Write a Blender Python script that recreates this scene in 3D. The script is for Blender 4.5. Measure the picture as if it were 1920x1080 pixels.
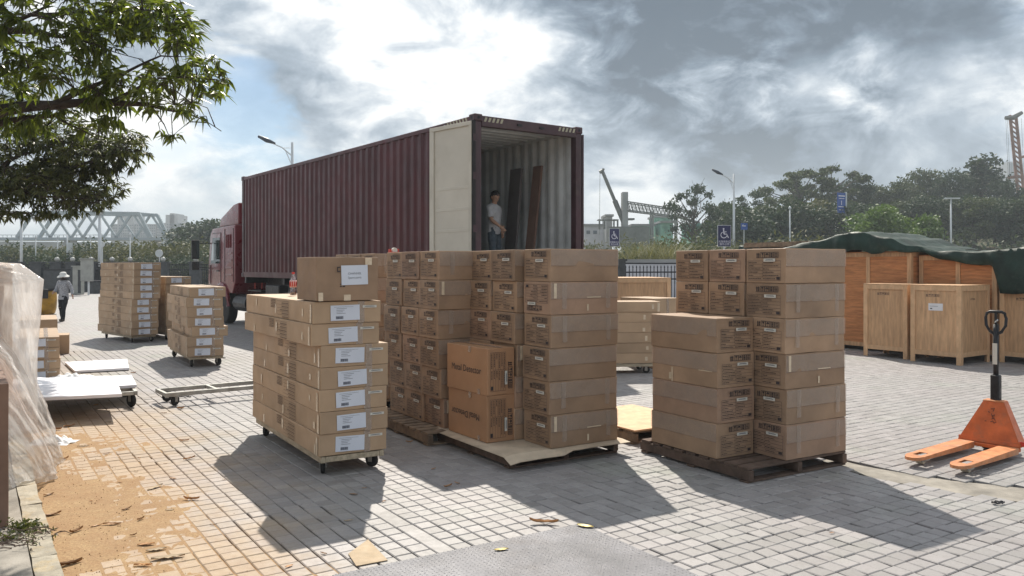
import bpy, bmesh, math, random
import numpy as np
from mathutils import Vector, Matrix, noise as mnoise
from math import sin, cos, pi, radians as R
random.seed(7); rng = np.random.default_rng(7)
scene = bpy.context.scene
col = scene.collection
for o in list(bpy.data.objects): bpy.data.objects.remove(o)

# ------------------------------------------------------------------ camera
CAM_H = 1.75
cd = bpy.data.cameras.new('camera'); cam = bpy.data.objects.new('camera', cd); col.objects.link(cam)
cam.location = (0, 0, CAM_H); cam.rotation_euler = (R(90), 0, 0)
cd.sensor_width = 36; cd.lens = 36 * 1530 / 1920; cd.shift_y = -40 / 1920
cd.clip_start = 0.05; cd.clip_end = 6000
scene.camera = cam
scene.render.resolution_x = 1024; scene.render.resolution_y = 576
scene.view_settings.view_transform = 'Standard'; scene.view_settings.look = 'None'
scene.view_settings.exposure = 0.42; scene.view_settings.gamma = 1
scene.view_settings.use_curve_mapping = False
scene.render.engine = 'CYCLES'
try:
    scene.cycles.use_denoising = True
    scene.cycles.denoiser = 'OPENIMAGEDENOISE'
    scene.cycles.max_bounces = 8; scene.cycles.transparent_max_bounces = 24
    scene.cycles.volume_bounces = 0
    scene.cycles.caustics_reflective = False; scene.cycles.caustics_refractive = False
except Exception: pass

# ------------------------------------------------------------------ sun: shadows fall towards the camera
SUN_DIR = Vector((-0.11, 1.0, 1.055)).normalized()          # towards the sun
sl = bpy.data.lights.new('sun', 'SUN'); sun = bpy.data.objects.new('sun', sl); col.objects.link(sun)
sl.energy = 5.0; sl.angle = R(0.6); sl.color = (1.0, 0.93, 0.82)
sun.rotation_euler = SUN_DIR.to_track_quat('Z', 'Y').to_euler(); sun.location = (0, 30, 40)

# ------------------------------------------------------------------ world: Nishita sky with procedural clouds
world = bpy.data.worlds.new('World'); scene.world = world; world.use_nodes = True
class NT:
    def __init__(s, tree): s.t = tree; s.n = tree.nodes; s.l = tree.links
    def node(s, typ, **kw):
        n = s.n.new(typ)
        for k, v in kw.items(): setattr(n, k, v)
        return n
    def put(s, sock, v):
        if isinstance(v, bpy.types.NodeSocket): s.l.new(v, sock)
        elif v is not None:
            if sock.type in ('RGBA',) and hasattr(v, '__len__') and len(v) == 3: v = (*v, 1)
            sock.default_value = v
    def math(s, op, a, b=None, c=None, clamp=False):
        n = s.node('ShaderNodeMath', operation=op, use_clamp=clamp)
        s.put(n.inputs[0], a); s.put(n.inputs[1], b); s.put(n.inputs[2], c); return n.outputs[0]
    def vmath(s, op, a, b=None, out=0):
        n = s.node('ShaderNodeVectorMath', operation=op)
        s.put(n.inputs[0], a)
        if b is not None: s.put(n.inputs[1], b)
        return n.outputs[out]
    def mix(s, f, a, b, typ='MIX'):
        n = s.node('ShaderNodeMix', data_type='RGBA', blend_type=typ)
        s.put(n.inputs[0], f); s.put(n.inputs[6], a); s.put(n.inputs[7], b); return n.outputs[2]
    def noise(s, vec, scale, detail=4, rough=.5, dist=0):
        n = s.node('ShaderNodeTexNoise'); s.put(n.inputs['Vector'], vec); n.inputs['Scale'].default_value = scale
        n.inputs['Detail'].default_value = detail; n.inputs['Roughness'].default_value = rough; n.inputs['Distortion'].default_value = dist
        return n.outputs[0]
    def maprange(s, v, a, b, c=0, d=1, smooth=False):
        n = s.node('ShaderNodeMapRange', interpolation_type='SMOOTHSTEP' if smooth else 'LINEAR')
        for i, x in enumerate((v, a, b, c, d)): s.put(n.inputs[i], x)
        return n.outputs[0]
    def ramp(s, f, stops, interp='LINEAR'):
        n = s.node('ShaderNodeValToRGB'); n.color_ramp.interpolation = interp
        e = n.color_ramp.elements
        while len(e) < len(stops): e.new(0.5)
        for el, (p, c) in zip(e, stops): el.position = p; el.color = (*c, 1) if len(c) == 3 else c
        s.put(n.inputs[0], f); return n.outputs[0]

w = NT(world.node_tree); w.n.clear()
sky = w.node('ShaderNodeTexSky', sky_type='NISHITA'); sky.sun_disc = False
sky.sun_elevation = math.asin(SUN_DIR.z); sky.sun_rotation = math.atan2(SUN_DIR.x, SUN_DIR.y)
sky.air_density = 1.0; sky.dust_density = 1.0
tc = w.node('ShaderNodeTexCoord'); D = w.vmath('NORMALIZE', tc.outputs['Generated'])
sep = w.node('ShaderNodeSeparateXYZ'); w.l.new(D, sep.inputs[0])
zz = w.math('ADD', w.math('MAXIMUM', sep.outputs[2], 0.0), 0.22)
comb = w.node('ShaderNodeCombineXYZ')
w.l.new(w.math('DIVIDE', sep.outputs[0], zz), comb.inputs[0]); w.l.new(w.math('DIVIDE', sep.outputs[1], zz), comb.inputs[1])
comb.inputs[2].default_value = 3.7
cp = comb.outputs[0]
warp = w.noise(cp, 1.1, 3, .5)
cpw = w.vmath('ADD', cp, w.vmath('MULTIPLY', w.node('ShaderNodeTexNoise').outputs[1], (0.0, 0.0, 0.0)))
DV = w.vmath('ADD', w.vmath('MULTIPLY', D, (1.0, 1.0, 1.7)), (3.1, 1.7, 5.2))
n1 = w.noise(DV, 3.6, 9, .55, .2)
n2 = w.noise(DV, 10.5, 8, .58, .5)
val = w.math('ADD', w.math('MULTIPLY', w.math('SUBTRACT', n1, .5), 2.7), w.math('MULTIPLY', w.math('SUBTRACT', n2, .5), 2.1))
def lobe(px, py, r, amt, acc):
    c = Vector(((px - 960) / 1530, 1, (500 - py) / 1530)).normalized()
    d = w.vmath('DISTANCE', D, tuple(c), out=1)
    d = w.math('ADD', d, w.math('MULTIPLY', w.math('SUBTRACT', n2, .5), .16))
    m = w.maprange(d, r / 1530, 0, 0, amt, True)
    return w.math('ADD', acc, m)
acc = w.math('ADD', val, .53)
n3 = w.noise(DV, 27.0, 6, .60, .3)
for L in [(1300, 40, 420, -.50), (1150, 190, 260, -.30), (1750, 20, 330, -.45), (1000, 330, 200, .10), (1320, 230, 190, -.22), (980, 150, 150, .18), (1560, 330, 160, -.2), (1000, 80, 120, .2),
          (780, 70, 330, .22), (880, 150, 160, .12), (640, 60, 200, .08), (560, 260, 140, -.12), (740, 190, 90, -.14), (1650, 170, 190, .66), (1850, 200, 170, .52), (1510, 150, 60, .32),
          (1230, 290, 100, .25), (1180, 370, 150, .45), (300, 180, 260, .30), (440, 330, 160, .1), (600, 200, 130, .1), (480, 30, 150, .2), (1600, 300, 260, -.30), (300, 380, 200, .05)]:
    acc = lobe(*L, acc)
acc = w.math('ADD', w.math('MULTIPLY', acc, .8), w.math('MULTIPLY', w.math('SUBTRACT', n3, .5), .35))
acc = w.math('ADD', acc, .10)
cloud = w.ramp(acc, [(0.0, (.085, .125, .175)), (.20, (.170, .230, .305)), (.42, (.36, .435, .52)), (.60, (.66, .72, .78)), (.82, (1.12, 1.12, 1.10))])
blue_m = w.math('ADD', w.math('MULTIPLY', w.math('SUBTRACT', w.noise(cp, 1.3, 5, .5), .56), 5.0), 0.0)
blue_m = lobe(475, 130, 150, 1.5, blue_m); blue_m = lobe(490, 300, 120, .8, blue_m); blue_m = lobe(330, 60, 90, .4, blue_m); blue_m = lobe(700, 60, 300, -1.2, blue_m)
blue_m = lobe(1300, 120, 600, -1.2, blue_m); blue_m = lobe(475, 140, 110, .8, blue_m)
blue_m = w.math('MULTIPLY', w.math('MAXIMUM', w.math('MINIMUM', blue_m, 1), 0), .68)
skyc = w.mix(1.0, sky.outputs[0], (.060, .082, .098), 'MULTIPLY')
mixc = w.mix(blue_m, cloud, skyc)
low = w.maprange(sep.outputs[2], 0.0, .10, .55, 0, True)                     # air near the horizon
mixc = w.mix(low, mixc, (.50, .57, .62))
bg = w.node('ShaderNodeBackground'); w.l.new(mixc, bg.inputs[0]); bg.inputs[1].default_value = 0.84
wo = w.node('ShaderNodeOutputWorld'); w.l.new(bg.outputs[0], wo.inputs[0])

# ------------------------------------------------------------------ materials
MATS = {}
def M(name, c, rough=.65, metal=0.0, var=.12, vs=3.0, bump=0.0, bs=40.0, c2=None, spec=.4, objvar=.0, coat=0, stretch=None, dirt=0, dirtc=(.12, .09, .06), trans=0, alpha=None, emit=None):
    m = bpy.data.materials.new(name); m.use_nodes = True; t = NT(m.node_tree); t.n.clear()
    p = t.node('ShaderNodeBsdfPrincipled'); out = t.node('ShaderNodeOutputMaterial')
    tcn = t.node('ShaderNodeTexCoord'); oi = t.node('ShaderNodeObjectInfo')
    v = t.vmath('ADD', tcn.outputs['Object'], t.vmath('SCALE', (13.1, 7.7, 5.3), None)) if False else tcn.outputs['Object']
    off = t.node('ShaderNodeCombineXYZ'); t.l.new(t.math('MULTIPLY', oi.outputs['Random'], 37.0), off.inputs[0]); t.l.new(t.math('MULTIPLY', oi.outputs['Random'], 91.0), off.inputs[1])
    v = t.vmath('ADD', v, off.outputs[0])
    if stretch: v = t.vmath('MULTIPLY', v, stretch)
    n = t.noise(v, vs, 6, .6)
    c2 = c2 or tuple(x * (1 - var * 1.6) for x in c)
    hi = tuple(min(1, x * (1 + var)) for x in c)
    k = t.maprange(n, .32, .68, 0, 1)
    cc = t.mix(k, c2, hi)
    if objvar:
        f = t.math('ADD', t.math('MULTIPLY', oi.outputs['Random'], 2 * objvar), 1 - objvar)
        cb = t.node('ShaderNodeCombineXYZ'); [t.l.new(f, cb.inputs[i]) for i in range(3)]
        cc = t.mix(1.0, cc, cb.outputs[0], 'MULTIPLY')
    if dirt:
        dm = t.maprange(t.noise(v, vs * .7 + 1, 8, .7), .52, .72, 0, dirt)
        cc = t.mix(dm, cc, dirtc)
    t.put(p.inputs['Base Color'], cc); p.inputs['Metallic'].default_value = metal
    p.inputs['Specular IOR Level'].default_value = spec
    rr = t.maprange(t.noise(v, vs * 2.3, 4, .6), .3, .7, max(.03, rough - .1), min(1, rough + .1)); t.put(p.inputs['Roughness'], rr)
    if bump:
        b = t.node('ShaderNodeBump'); b.inputs['Strength'].default_value = bump; b.inputs['Distance'].default_value = .01
        t.l.new(t.noise(v, bs, 5, .6), b.inputs['Height']); t.l.new(b.outputs[0], p.inputs['Normal'])
    if trans: p.inputs['Transmission Weight'].default_value = trans
    if alpha is not None: p.inputs['Alpha'].default_value = alpha
    if coat: p.inputs['Coat Weight'].default_value = coat
    t.l.new(p.outputs[0], out.inputs[0])
    MATS[name] = m; return m

M('cardboard_b', (.300, .198, .126), .58, var=.16, vs=2.2, bump=.3, bs=7, objvar=.14, dirt=.5, dirtc=(.17, .11, .075), spec=.4)
M('cardboard_c', (.345, .222, .150), .6, var=.14, vs=3.2, bump=.25, bs=9, objvar=.14, dirt=.4, dirtc=(.22, .14, .10), spec=.35)
M('cardboard', (.340, .224, .143), .60, var=.15, vs=2.6, bump=.25, bs=8, objvar=.15, dirt=.4, dirtc=(.25, .16, .10), spec=.35)
M('cardboard_pale', (.42, .295, .190), .60, var=.10, vs=2.2, bump=.15, bs=9, objvar=.10, spec=.3)
M('cardboard_orange', (.40, .222, .120), .6, var=.08, vs=2, bump=.12, bs=8, objvar=.05, spec=.3)
M('cardboard_dark', (.20, .12, .085), .7, var=.15, vs=4, objvar=.1)
M('cardboard_sheet', (.52, .42, .31), .7, var=.12, vs=5, bump=.3, bs=12, dirt=.4)
M('ink_faint', (.16, .105, .07), .7)
M('ink', (.055, .042, .042), .7, var=.2, vs=30)
M('sticker', (.72, .72, .74), .5, var=.04)
M('sticker_grey', (.60, .58, .52), .5, var=.04)
M('paper', (.62, .66, .74), .45, var=.03)
M('paper_ink', (.06, .07, .10), .7)
M('steel_frame', (.42, .41, .38), .45, .6, var=.2, vs=8, dirt=.5, dirtc=(.20, .13, .08), bump=.2)
M('wood_frame', (.42, .35, .25), .7, var=.2, vs=6, dirt=.5, stretch=(1, 6, 6))
M('rubber', (.018, .017, .017), .75, var=.3, bump=.2)
M('wheel_rim', (.30, .24, .18), .5, .5, var=.3, dirt=.6)
M('black_metal', (.025, .025, .028), .45, .3, var=.3, vs=8)
M('pallet_wood', (.26, .185, .125), .8, var=.28, vs=7, bump=.5, bs=30, objvar=.22, stretch=(1, 1, 1), dirt=.6, dirtc=(.07, .055, .045))
M('pallet_dark', (.115, .075, .055), .8, var=.28, vs=7, bump=.5, bs=30, objvar=.22, dirt=.5, dirtc=(.04, .035, .03))
M('plywood', (.58, .36, .20), .62, var=.16, vs=3.0, bump=.15, objvar=.08, stretch=(7, 7, 1), dirt=.35, dirtc=(.36, .19, .09))
M('plywood_red', (.50, .215, .085), .6, var=.2, vs=3.0, bump=.15, objvar=.08, stretch=(1, 1, 9), dirt=.5, dirtc=(.30, .085, .035))
M('pine', (.64, .41, .235), .65, var=.12, vs=5, bump=.2, objvar=.10, stretch=(2, 2, 1))
M('maroon', (.075, .016, .020), .42, .0, var=.22, vs=1.3, objvar=0, dirt=.35, dirtc=(.045, .016, .018), spec=.4)
M('maroon_dark', (.05, .018, .025), .45, .0, var=.2, vs=2, dirt=.3, spec=.5)
M('door_cream', (.54, .51, .44), .5, var=.06, vs=1.0, dirt=.3, dirtc=(.33, .29, .22))
M('container_grey', (.58, .62, .63), .5, var=.12, vs=1.5, dirt=.3, dirtc=(.18, .19, .18))
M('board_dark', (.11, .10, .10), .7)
M('board_brown', (.17, .105, .08), .7)
M('container_floor', (.12, .075, .05), .6, var=.3, vs=5)
M('hazard_yellow', (.36, .34, .25), .5, var=.1)
M('truck_red', (.15, .010, .018), .32, .1, var=.12, vs=2, coat=.4, spec=.6, dirt=.2, dirtc=(.10, .02, .02))
M('glass_dark', (.02, .03, .03), .06, .0, var=.1, spec=1.0)
M('glass_pale', (.55, .60, .62), .1, .0, var=.1, spec=1.0)
M('chrome', (.6, .6, .6), .2, .9, var=.05)
M('white_panel', (.80, .79, .83), .45, var=.03, vs=2)
M('white_cloth', (.72, .72, .73), .7, var=.05)
M('jack_orange', (.56, .13, .035), .48, .0, var=.18, vs=7, coat=.1, dirt=.7, dirtc=(.30, .13, .07), bump=.2)
M('jack_orange_pale', (.60, .24, .10), .5, .0, var=.2, vs=9, dirt=.9, dirtc=(.40, .27, .19), bump=.3)
M('roller', (.62, .55, .42), .5)
M('tarp', (.013, .034, .026), .62, var=.3, vs=3, bump=.8, bs=6, spec=.35, dirt=.35, dirtc=(.10, .11, .09))
M('tarp_blue', (.012, .034, .045), .45, var=.2, vs=3, bump=.4, bs=5, spec=.5)
M('skin', (.42, .25, .17), .5, var=.05)
M('shirt', (.46, .47, .49), .8, var=.08, vs=12, bump=.4, bs=14)
M('checked_shirt', (.33, .34, .37), .8, var=.35, vs=34, bump=.4, bs=16)
M('trousers', (.075, .10, .125), .85, var=.2, vs=12, bump=.3, bs=14)
M('black_trousers', (.012, .013, .017), .85, var=.2)
M('shoes', (.05, .035, .03), .7)
M('hair', (.010, .009, .009), .5, var=.3, vs=60)
M('hat', (.62, .62, .60), .8, var=.06)
M('scarf', (.06, .05, .05), .85, var=.2)
M('drum_yellow', (.42, .23, .02), .35, var=.3, vs=3, dirt=.6, dirtc=(.14, .075, .02))
M('panel_green', (.035, .048, .044), .7)
M('pillar_stone', (.045, .050, .056), .6, var=.3, vs=4, bump=.3, bs=8)
M('fence_black', (.012, .013, .020), .5, .3)
M('globe', (.42, .42, .40), .3)
M('wall_white', (.55, .56, .60), .7, var=.08, vs=1)
M('pole_white', (.55, .58, .60), .45, .2, var=.06)
M('lamp_dark', (.04, .05, .07), .4)
M('sign_blue', (.018, .020, .075), .45, var=.08)
M('road_sign_blue', (.015, .075, .32), .4, var=.08)
M('sign_white', (.66, .66, .74), .4)
M('bridge_steel', (.27, .32, .345), .5, .1, var=.1, vs=.3)
M('concrete_far', (.30, .31, .31), .8, var=.15, vs=.4)
M('building_far', (.36, .37, .38), .8, var=.08, vs=.1)
M('building_window', (.10, .13, .16), .3)
M('green_net', (.26, .50, .40), .8, var=.25, vs=.8)
M('roof_teal', (.20, .42, .38), .7, var=.1)
M('crane_steel', (.16, .17, .16), .6, .2, var=.2, vs=1)
M('rig_brown', (.26, .15, .11), .6, .2, var=.3, vs=1)
M('bark', (.045, .035, .028), .9, var=.3, vs=8, bump=.6, bs=20)
M('bark_far', (.10, .09, .075), .9, var=.3, vs=3)
M('dry_leaf', (.38, .20, .075), .6, var=.3, vs=14, objvar=.4, c2=(.20, .09, .035))
M('yellow_leaf', (.62, .48, .14), .5, var=.15, vs=10)
M('scrap_card', (.42, .32, .21), .8, var=.12, vs=8)
M('steel_plate', (.155, .155, .17), .48, .2, var=.25, vs=2.2, dirt=.6, dirtc=(.11, .10, .10), bump=.6, bs=90)
M('kerb_concrete', (.36, .32, .25), .85, var=.2, vs=7, bump=.7, bs=30, dirt=.6, dirtc=(.45, .30, .10))
M('platform_concrete', (.27, .245, .21), .8, var=.25, vs=4, bump=.5, bs=40)
M('cabinet', (.32, .33, .31), .6)
M('cola', (.10, .015, .010), .15, spec=.8)
M('label_red', (.55, .05, .04), .4)
M('label_pink', (.70, .42, .38), .4)
M('red_plastic', (.6, .05, .03), .4)
M('hill_soil', (.16, .13, .085), .9, var=.35, vs=.12, c2=(.07, .085, .04), bump=.4, bs=1)
M('red_soil', (.30, .19, .12), .9, var=.2, vs=.3)
M('rope', (.09, .07, .05), .9)

def leaf_mat(name, c, c2, tr=.35, vs=1.5, rough=.42):
    m = bpy.data.materials.new(name); m.use_nodes = True; t = NT(m.node_tree); t.n.clear()
    tcn = t.node('ShaderNodeTexCoord'); n = t.noise(tcn.outputs['Object'], vs, 3, .6); geo = t.node('ShaderNodeNewGeometry')
    k = t.maprange(t.math('ADD', t.math('MULTIPLY', n, .6), t.math('MULTIPLY', geo.outputs['Random Per Island'], .45)), .28, .78, 0, 1)
    cc = t.mix(k, c, c2)
    p = t.node('ShaderNodeBsdfPrincipled'); t.put(p.inputs['Base Color'], cc); p.inputs['Roughness'].default_value = rough
    tr_ = t.node('ShaderNodeBsdfTranslucent'); t.put(tr_.inputs['Color'], t.mix(1.0, cc, (1.6, 1.7, .7), 'MULTIPLY'))
    mx = t.node('ShaderNodeMixShader'); mx.inputs[0].default_value = tr
    t.l.new(p.outputs[0], mx.inputs[1]); t.l.new(tr_.outputs[0], mx.inputs[2])
    out = t.node('ShaderNodeOutputMaterial'); t.l.new(mx.outputs[0], out.inputs[0]); MATS[name] = m
leaf_mat('leaf_near', (.045, .065, .014), (.125, .145, .030), .52, 1.5, .35)
leaf_mat('leaf_back', (.035, .045, .016), (.095, .10, .032), .40)
leaf_mat('leaf_far', (.040, .060, .024), (.092, .115, .042), .12, .25, .7)
leaf_mat('leaf_far_dark', (.022, .044, .024), (.054, .080, .036), .12, .25, .7)
leaf_mat('leaf_yellowish', (.070, .080, .036), (.135, .13, .062), .15, .3, .7)
leaf_mat('leaf_bright', (.055, .105, .022), (.11, .165, .040), .2, .4, .6)
leaf_mat('reed', (.12, .12, .055), (.26, .24, .14), .15, .6, .7)

def film_mat():
    m = bpy.data.materials.new('plastic_film'); m.use_nodes = True; t = NT(m.node_tree); t.n.clear()
    tcn = t.node('ShaderNodeTexCoord')
    n = t.noise(t.vmath('MULTIPLY', tcn.outputs['Object'], (1.6, 1.6, .6)), 2.6, 5, .6, 1.2)
    b = t.node('ShaderNodeBump'); b.inputs['Strength'].default_value = .9; b.inputs['Distance'].default_value = .04; t.l.new(n, b.inputs['Height'])
    p = t.node('ShaderNodeBsdfPrincipled'); p.inputs['Base Color'].default_value = (.88, .88, .88, 1); p.inputs['Roughness'].default_value = .13
    t.l.new(b.outputs[0], p.inputs['Normal'])
    tl = t.node('ShaderNodeBsdfTranslucent'); tl.inputs[0].default_value = (.90, .90, .90, 1); t.l.new(b.outputs[0], tl.inputs[1])
    m1 = t.node('ShaderNodeMixShader'); m1.inputs[0].default_value = .62; t.l.new(p.outputs[0], m1.inputs[1]); t.l.new(tl.outputs[0], m1.inputs[2])
    tp = t.node('ShaderNodeBsdfTransparent'); mx = t.node('ShaderNodeMixShader')
    t.put(mx.inputs[0], t.maprange(n, .35, .7, .42, .92)); t.l.new(tp.outputs[0], mx.inputs[1]); t.l.new(m1.outputs[0], mx.inputs[2])
    out = t.node('ShaderNodeOutputMaterial'); t.l.new(mx.outputs[0], out.inputs[0]); MATS['plastic_film'] = m
film_mat()
def tape_mat(name, a, c):
    m = bpy.data.materials.new(name); m.use_nodes = True; t = NT(m.node_tree); t.n.clear()
    tcn = t.node('ShaderNodeTexCoord'); oi = t.node('ShaderNodeObjectInfo')
    off = t.node('ShaderNodeCombineXYZ'); t.l.new(t.math('MULTIPLY', oi.outputs['Random'], 50), off.inputs[0])
    v = t.vmath('ADD', tcn.outputs['Object'], off.outputs[0])
    n = t.noise(v, 9, 6, .7, 1.0)
    b = t.node('ShaderNodeBump'); b.inputs['Strength'].default_value = .5; b.inputs['Distance'].default_value = .01; t.l.new(n, b.inputs['Height'])
    p = t.node('ShaderNodeBsdfPrincipled'); p.inputs['Base Color'].default_value = (*c, 1); p.inputs['Roughness'].default_value = .18
    p.inputs['Specular IOR Level'].default_value = .8; t.l.new(b.outputs[0], p.inputs['Normal'])
    tp = t.node('ShaderNodeBsdfTransparent'); mx = t.node('ShaderNodeMixShader')
    t.put(mx.inputs[0], t.maprange(n, .25, .8, a * .75, min(1, a * 1.3))); t.l.new(tp.outputs[0], mx.inputs[1]); t.l.new(p.outputs[0], mx.inputs[2])
    out = t.node('ShaderNodeOutputMaterial'); t.l.new(mx.outputs[0], out.inputs[0]); MATS[name] = m
tape_mat('tape', .36, (.50, .41, .34)); tape_mat('tape_bright', .75, (.80, .66, .48))
def bottle_mat():
    m = bpy.data.materials.new('clear_plastic'); m.use_nodes = True; t = NT(m.node_tree); t.n.clear()
    g = t.node('ShaderNodeBsdfGlossy'); g.inputs['Roughness'].default_value = .1
    tp = t.node('ShaderNodeBsdfTransparent'); tp.inputs[0].default_value = (.9, .82, .82, 1); mx = t.node('ShaderNodeMixShader'); mx.inputs[0].default_value = .22
    t.l.new(tp.outputs[0], mx.inputs[1]); t.l.new(g.outputs[0], mx.inputs[2])
    out = t.node('ShaderNodeOutputMaterial'); t.l.new(mx.outputs[0], out.inputs[0]); MATS['clear_plastic'] = m
bottle_mat()

# paving material: colour per stone by grid cell, sand stain along the kerb side
GA = R(33.5); GC, GS = cos(GA), sin(GA); TS = .125
def paving_mat(name, joints):
    m = bpy.data.materials.new(name); m.use_nodes = True; t = NT(m.node_tree); t.n.clear()
    g = t.node('ShaderNodeNewGeometry'); pos = g.outputs['Position']
    sp = t.node('ShaderNodeSeparateXYZ'); t.l.new(pos, sp.inputs[0])
    ug = t.math('ADD', t.math('MULTIPLY', sp.outputs[0], GC), t.math('MULTIPLY', sp.outputs[1], GS))
    vg = t.math('ADD', t.math('MULTIPLY', sp.outputs[0], -GS), t.math('MULTIPLY', sp.outputs[1], GC))
    fu = t.math('FLOOR', t.math('DIVIDE', ug, TS)); fv = t.math('FLOOR', t.math('DIVIDE', vg, TS))
    cb = t.node('ShaderNodeCombineXYZ'); t.l.new(fu, cb.inputs[0]); t.l.new(fv, cb.inputs[1])
    wn = t.node('ShaderNodeTexWhiteNoise'); t.l.new(cb.outputs[0], wn.inputs[0])
    base = t.ramp(wn.outputs[0], [(0, (.245, .238, .232)), (.35, (.278, .270, .264)), (.7, (.302, .293, .288)), (1, (.335, .325, .318))])
    big = t.noise(pos, .55, 5, .6); fine = t.noise(pos, 22, 6, .65)
    base = t.mix(t.maprange(big, .35, .65, 0, .8), base, t.mix(1, base, (1.04, .97, 1.0), 'MULTIPLY'))
    gm = t.maprange(t.noise(pos, .8, 3, .5), .56, .7, 0, .35); base = t.mix(gm, base, (.25, .29, .225))
    base = t.mix(t.maprange(fine, .3, .7, 0, .28), base, (.20, .185, .17))
    st_ = t.maprange(t.noise(t.vmath('MULTIPLY', pos, (1, 1, 1)), 1.7, 8, .72, .8), .56, .74, 0, .5); base = t.mix(st_, base, (.15, .135, .12))
    spk = t.maprange(t.noise(pos, 75, 3, .6), .60, .72, 0, .45); base = t.mix(spk, base, (.14, .13, .12))
    # sand: strongest beside the kerb
    e = t.math('ADD', ug, t.math('MULTIPLY', t.math('SUBTRACT', t.noise(pos, 1.1, 6, .65), .5), 2.4))
    e = t.math('SUBTRACT', e, t.math('MULTIPLY', vg, .03))
    sm = t.maprange(e, 2.15, .8, 0, .66, True)
    streak = t.maprange(t.noise(t.vmath('MULTIPLY', pos, (1, 1, 1)), 3.5, 6, .7, .6), .3, .7, 0, 1)
    sandc = t.mix(streak, (.36, .22, .11), (.48, .33, .17))
    far = t.maprange(vg, 9, 17, 1, .25); sm = t.math('MULTIPLY', sm, far)
    cc = t.mix(sm, base, sandc)
    if joints == 2: cc = t.mix(t.math('MULTIPLY', sm, 1.2, clamp=True), (.040, .035, .030), t.mix(fine, (.26, .16, .08), (.38, .24, .12)))
    if joints == 1:
        ju = t.math('ABSOLUTE', t.math('SUBTRACT', t.math('FRACT', t.math('DIVIDE', ug, TS)), .5)); jv = t.math('ABSOLUTE', t.math('SUBTRACT', t.math('FRACT', t.math('DIVIDE', vg, TS)), .5))
        j = t.math('MAXIMUM', ju, jv); jm = t.maprange(j, .455, .475, 0, .75); cc = t.mix(jm, cc, (.09, .08, .07))
    p = t.node('ShaderNodeBsdfPrincipled'); t.put(p.inputs['Base Color'], cc)
    t.put(p.inputs['Roughness'], t.math('ADD', t.maprange(fine, .3, .7, .48, .66), t.math('MULTIPLY', sm, .25)))
    p.inputs['Specular IOR Level'].default_value = .45
    b = t.node('ShaderNodeBump'); b.inputs['Strength'].default_value = .6; b.inputs['Distance'].default_value = .005; t.l.new(fine, b.inputs['Height']); t.l.new(b.outputs[0], p.inputs['Normal'])
    out = t.node('ShaderNodeOutputMaterial'); t.l.new(p.outputs[0], out.inputs[0]); MATS[name] = m
paving_mat('paver', 0); paving_mat('paving_far', 1); paving_mat('joint_soil', 2)
def sand_mat():
    m = bpy.data.materials.new('sand'); m.use_nodes = True; t = NT(m.node_tree); t.n.clear()
    g = t.node('ShaderNodeNewGeometry'); pos = g.outputs['Position']
    a = t.noise(pos, 3.0, 7, .7, .8); b_ = t.noise(pos, 60, 6, .7)
    cc = t.mix(t.maprange(a, .3, .7, 0, 1), (.33, .20, .10), (.48, .335, .175)); cc = t.mix(t.maprange(b_, .35, .62, 0, .75), cc, (.22, .13, .065)); cc = t.mix(t.maprange(t.noise(pos, 14, 5, .7, .5), .45, .7, 0, .5), cc, (.30, .165, .075))
    p = t.node('ShaderNodeBsdfPrincipled'); t.put(p.inputs['Base Color'], cc); p.inputs['Roughness'].default_value = .95
    b = t.node('ShaderNodeBump'); b.inputs['Strength'].default_value = .8; b.inputs['Distance'].default_value = .006; t.l.new(b_, b.inputs['Height']); t.l.new(b.outputs[0], p.inputs['Normal'])
    out = t.node('ShaderNodeOutputMaterial'); t.l.new(p.outputs[0], out.inputs[0]); MATS['sand'] = m
sand_mat()

# ------------------------------------------------------------------ helpers
def tag(o, label=None, cat=None, group=None, kind=None):
    if label: o['label'] = label
    if cat: o['category'] = cat
    if group: o['group'] = group
    if kind: o['kind'] = kind
    return o
def empty(name, loc, rz=0, **k):
    o = bpy.data.objects.new(name, None); o.empty_display_size = .1; col.objects.link(o); o.location = loc; o.rotation_euler = (0, 0, rz); tag(o, **k); return o
def link(name, me, parent=None, loc=(0, 0, 0), rot=(0, 0, 0), **k):
    o = bpy.data.objects.new(name, me); col.objects.link(o)
    if parent is not None: o.parent = parent
    o.location = loc; o.rotation_euler = rot; tag(o, **k); return o
def kids(o): return [c for c in bpy.data.objects if c.parent is o]
def copy_tree(o, parent=None, loc=None, rz=None, **k):
    c = o.copy(); col.objects.link(c); c.parent = parent
    if loc is not None: c.location = loc
    if rz is not None: c.rotation_euler = (0, 0, rz)
    tag(c, **k)
    for ch in kids(o): copy_tree(ch, c)
    return c
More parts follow.
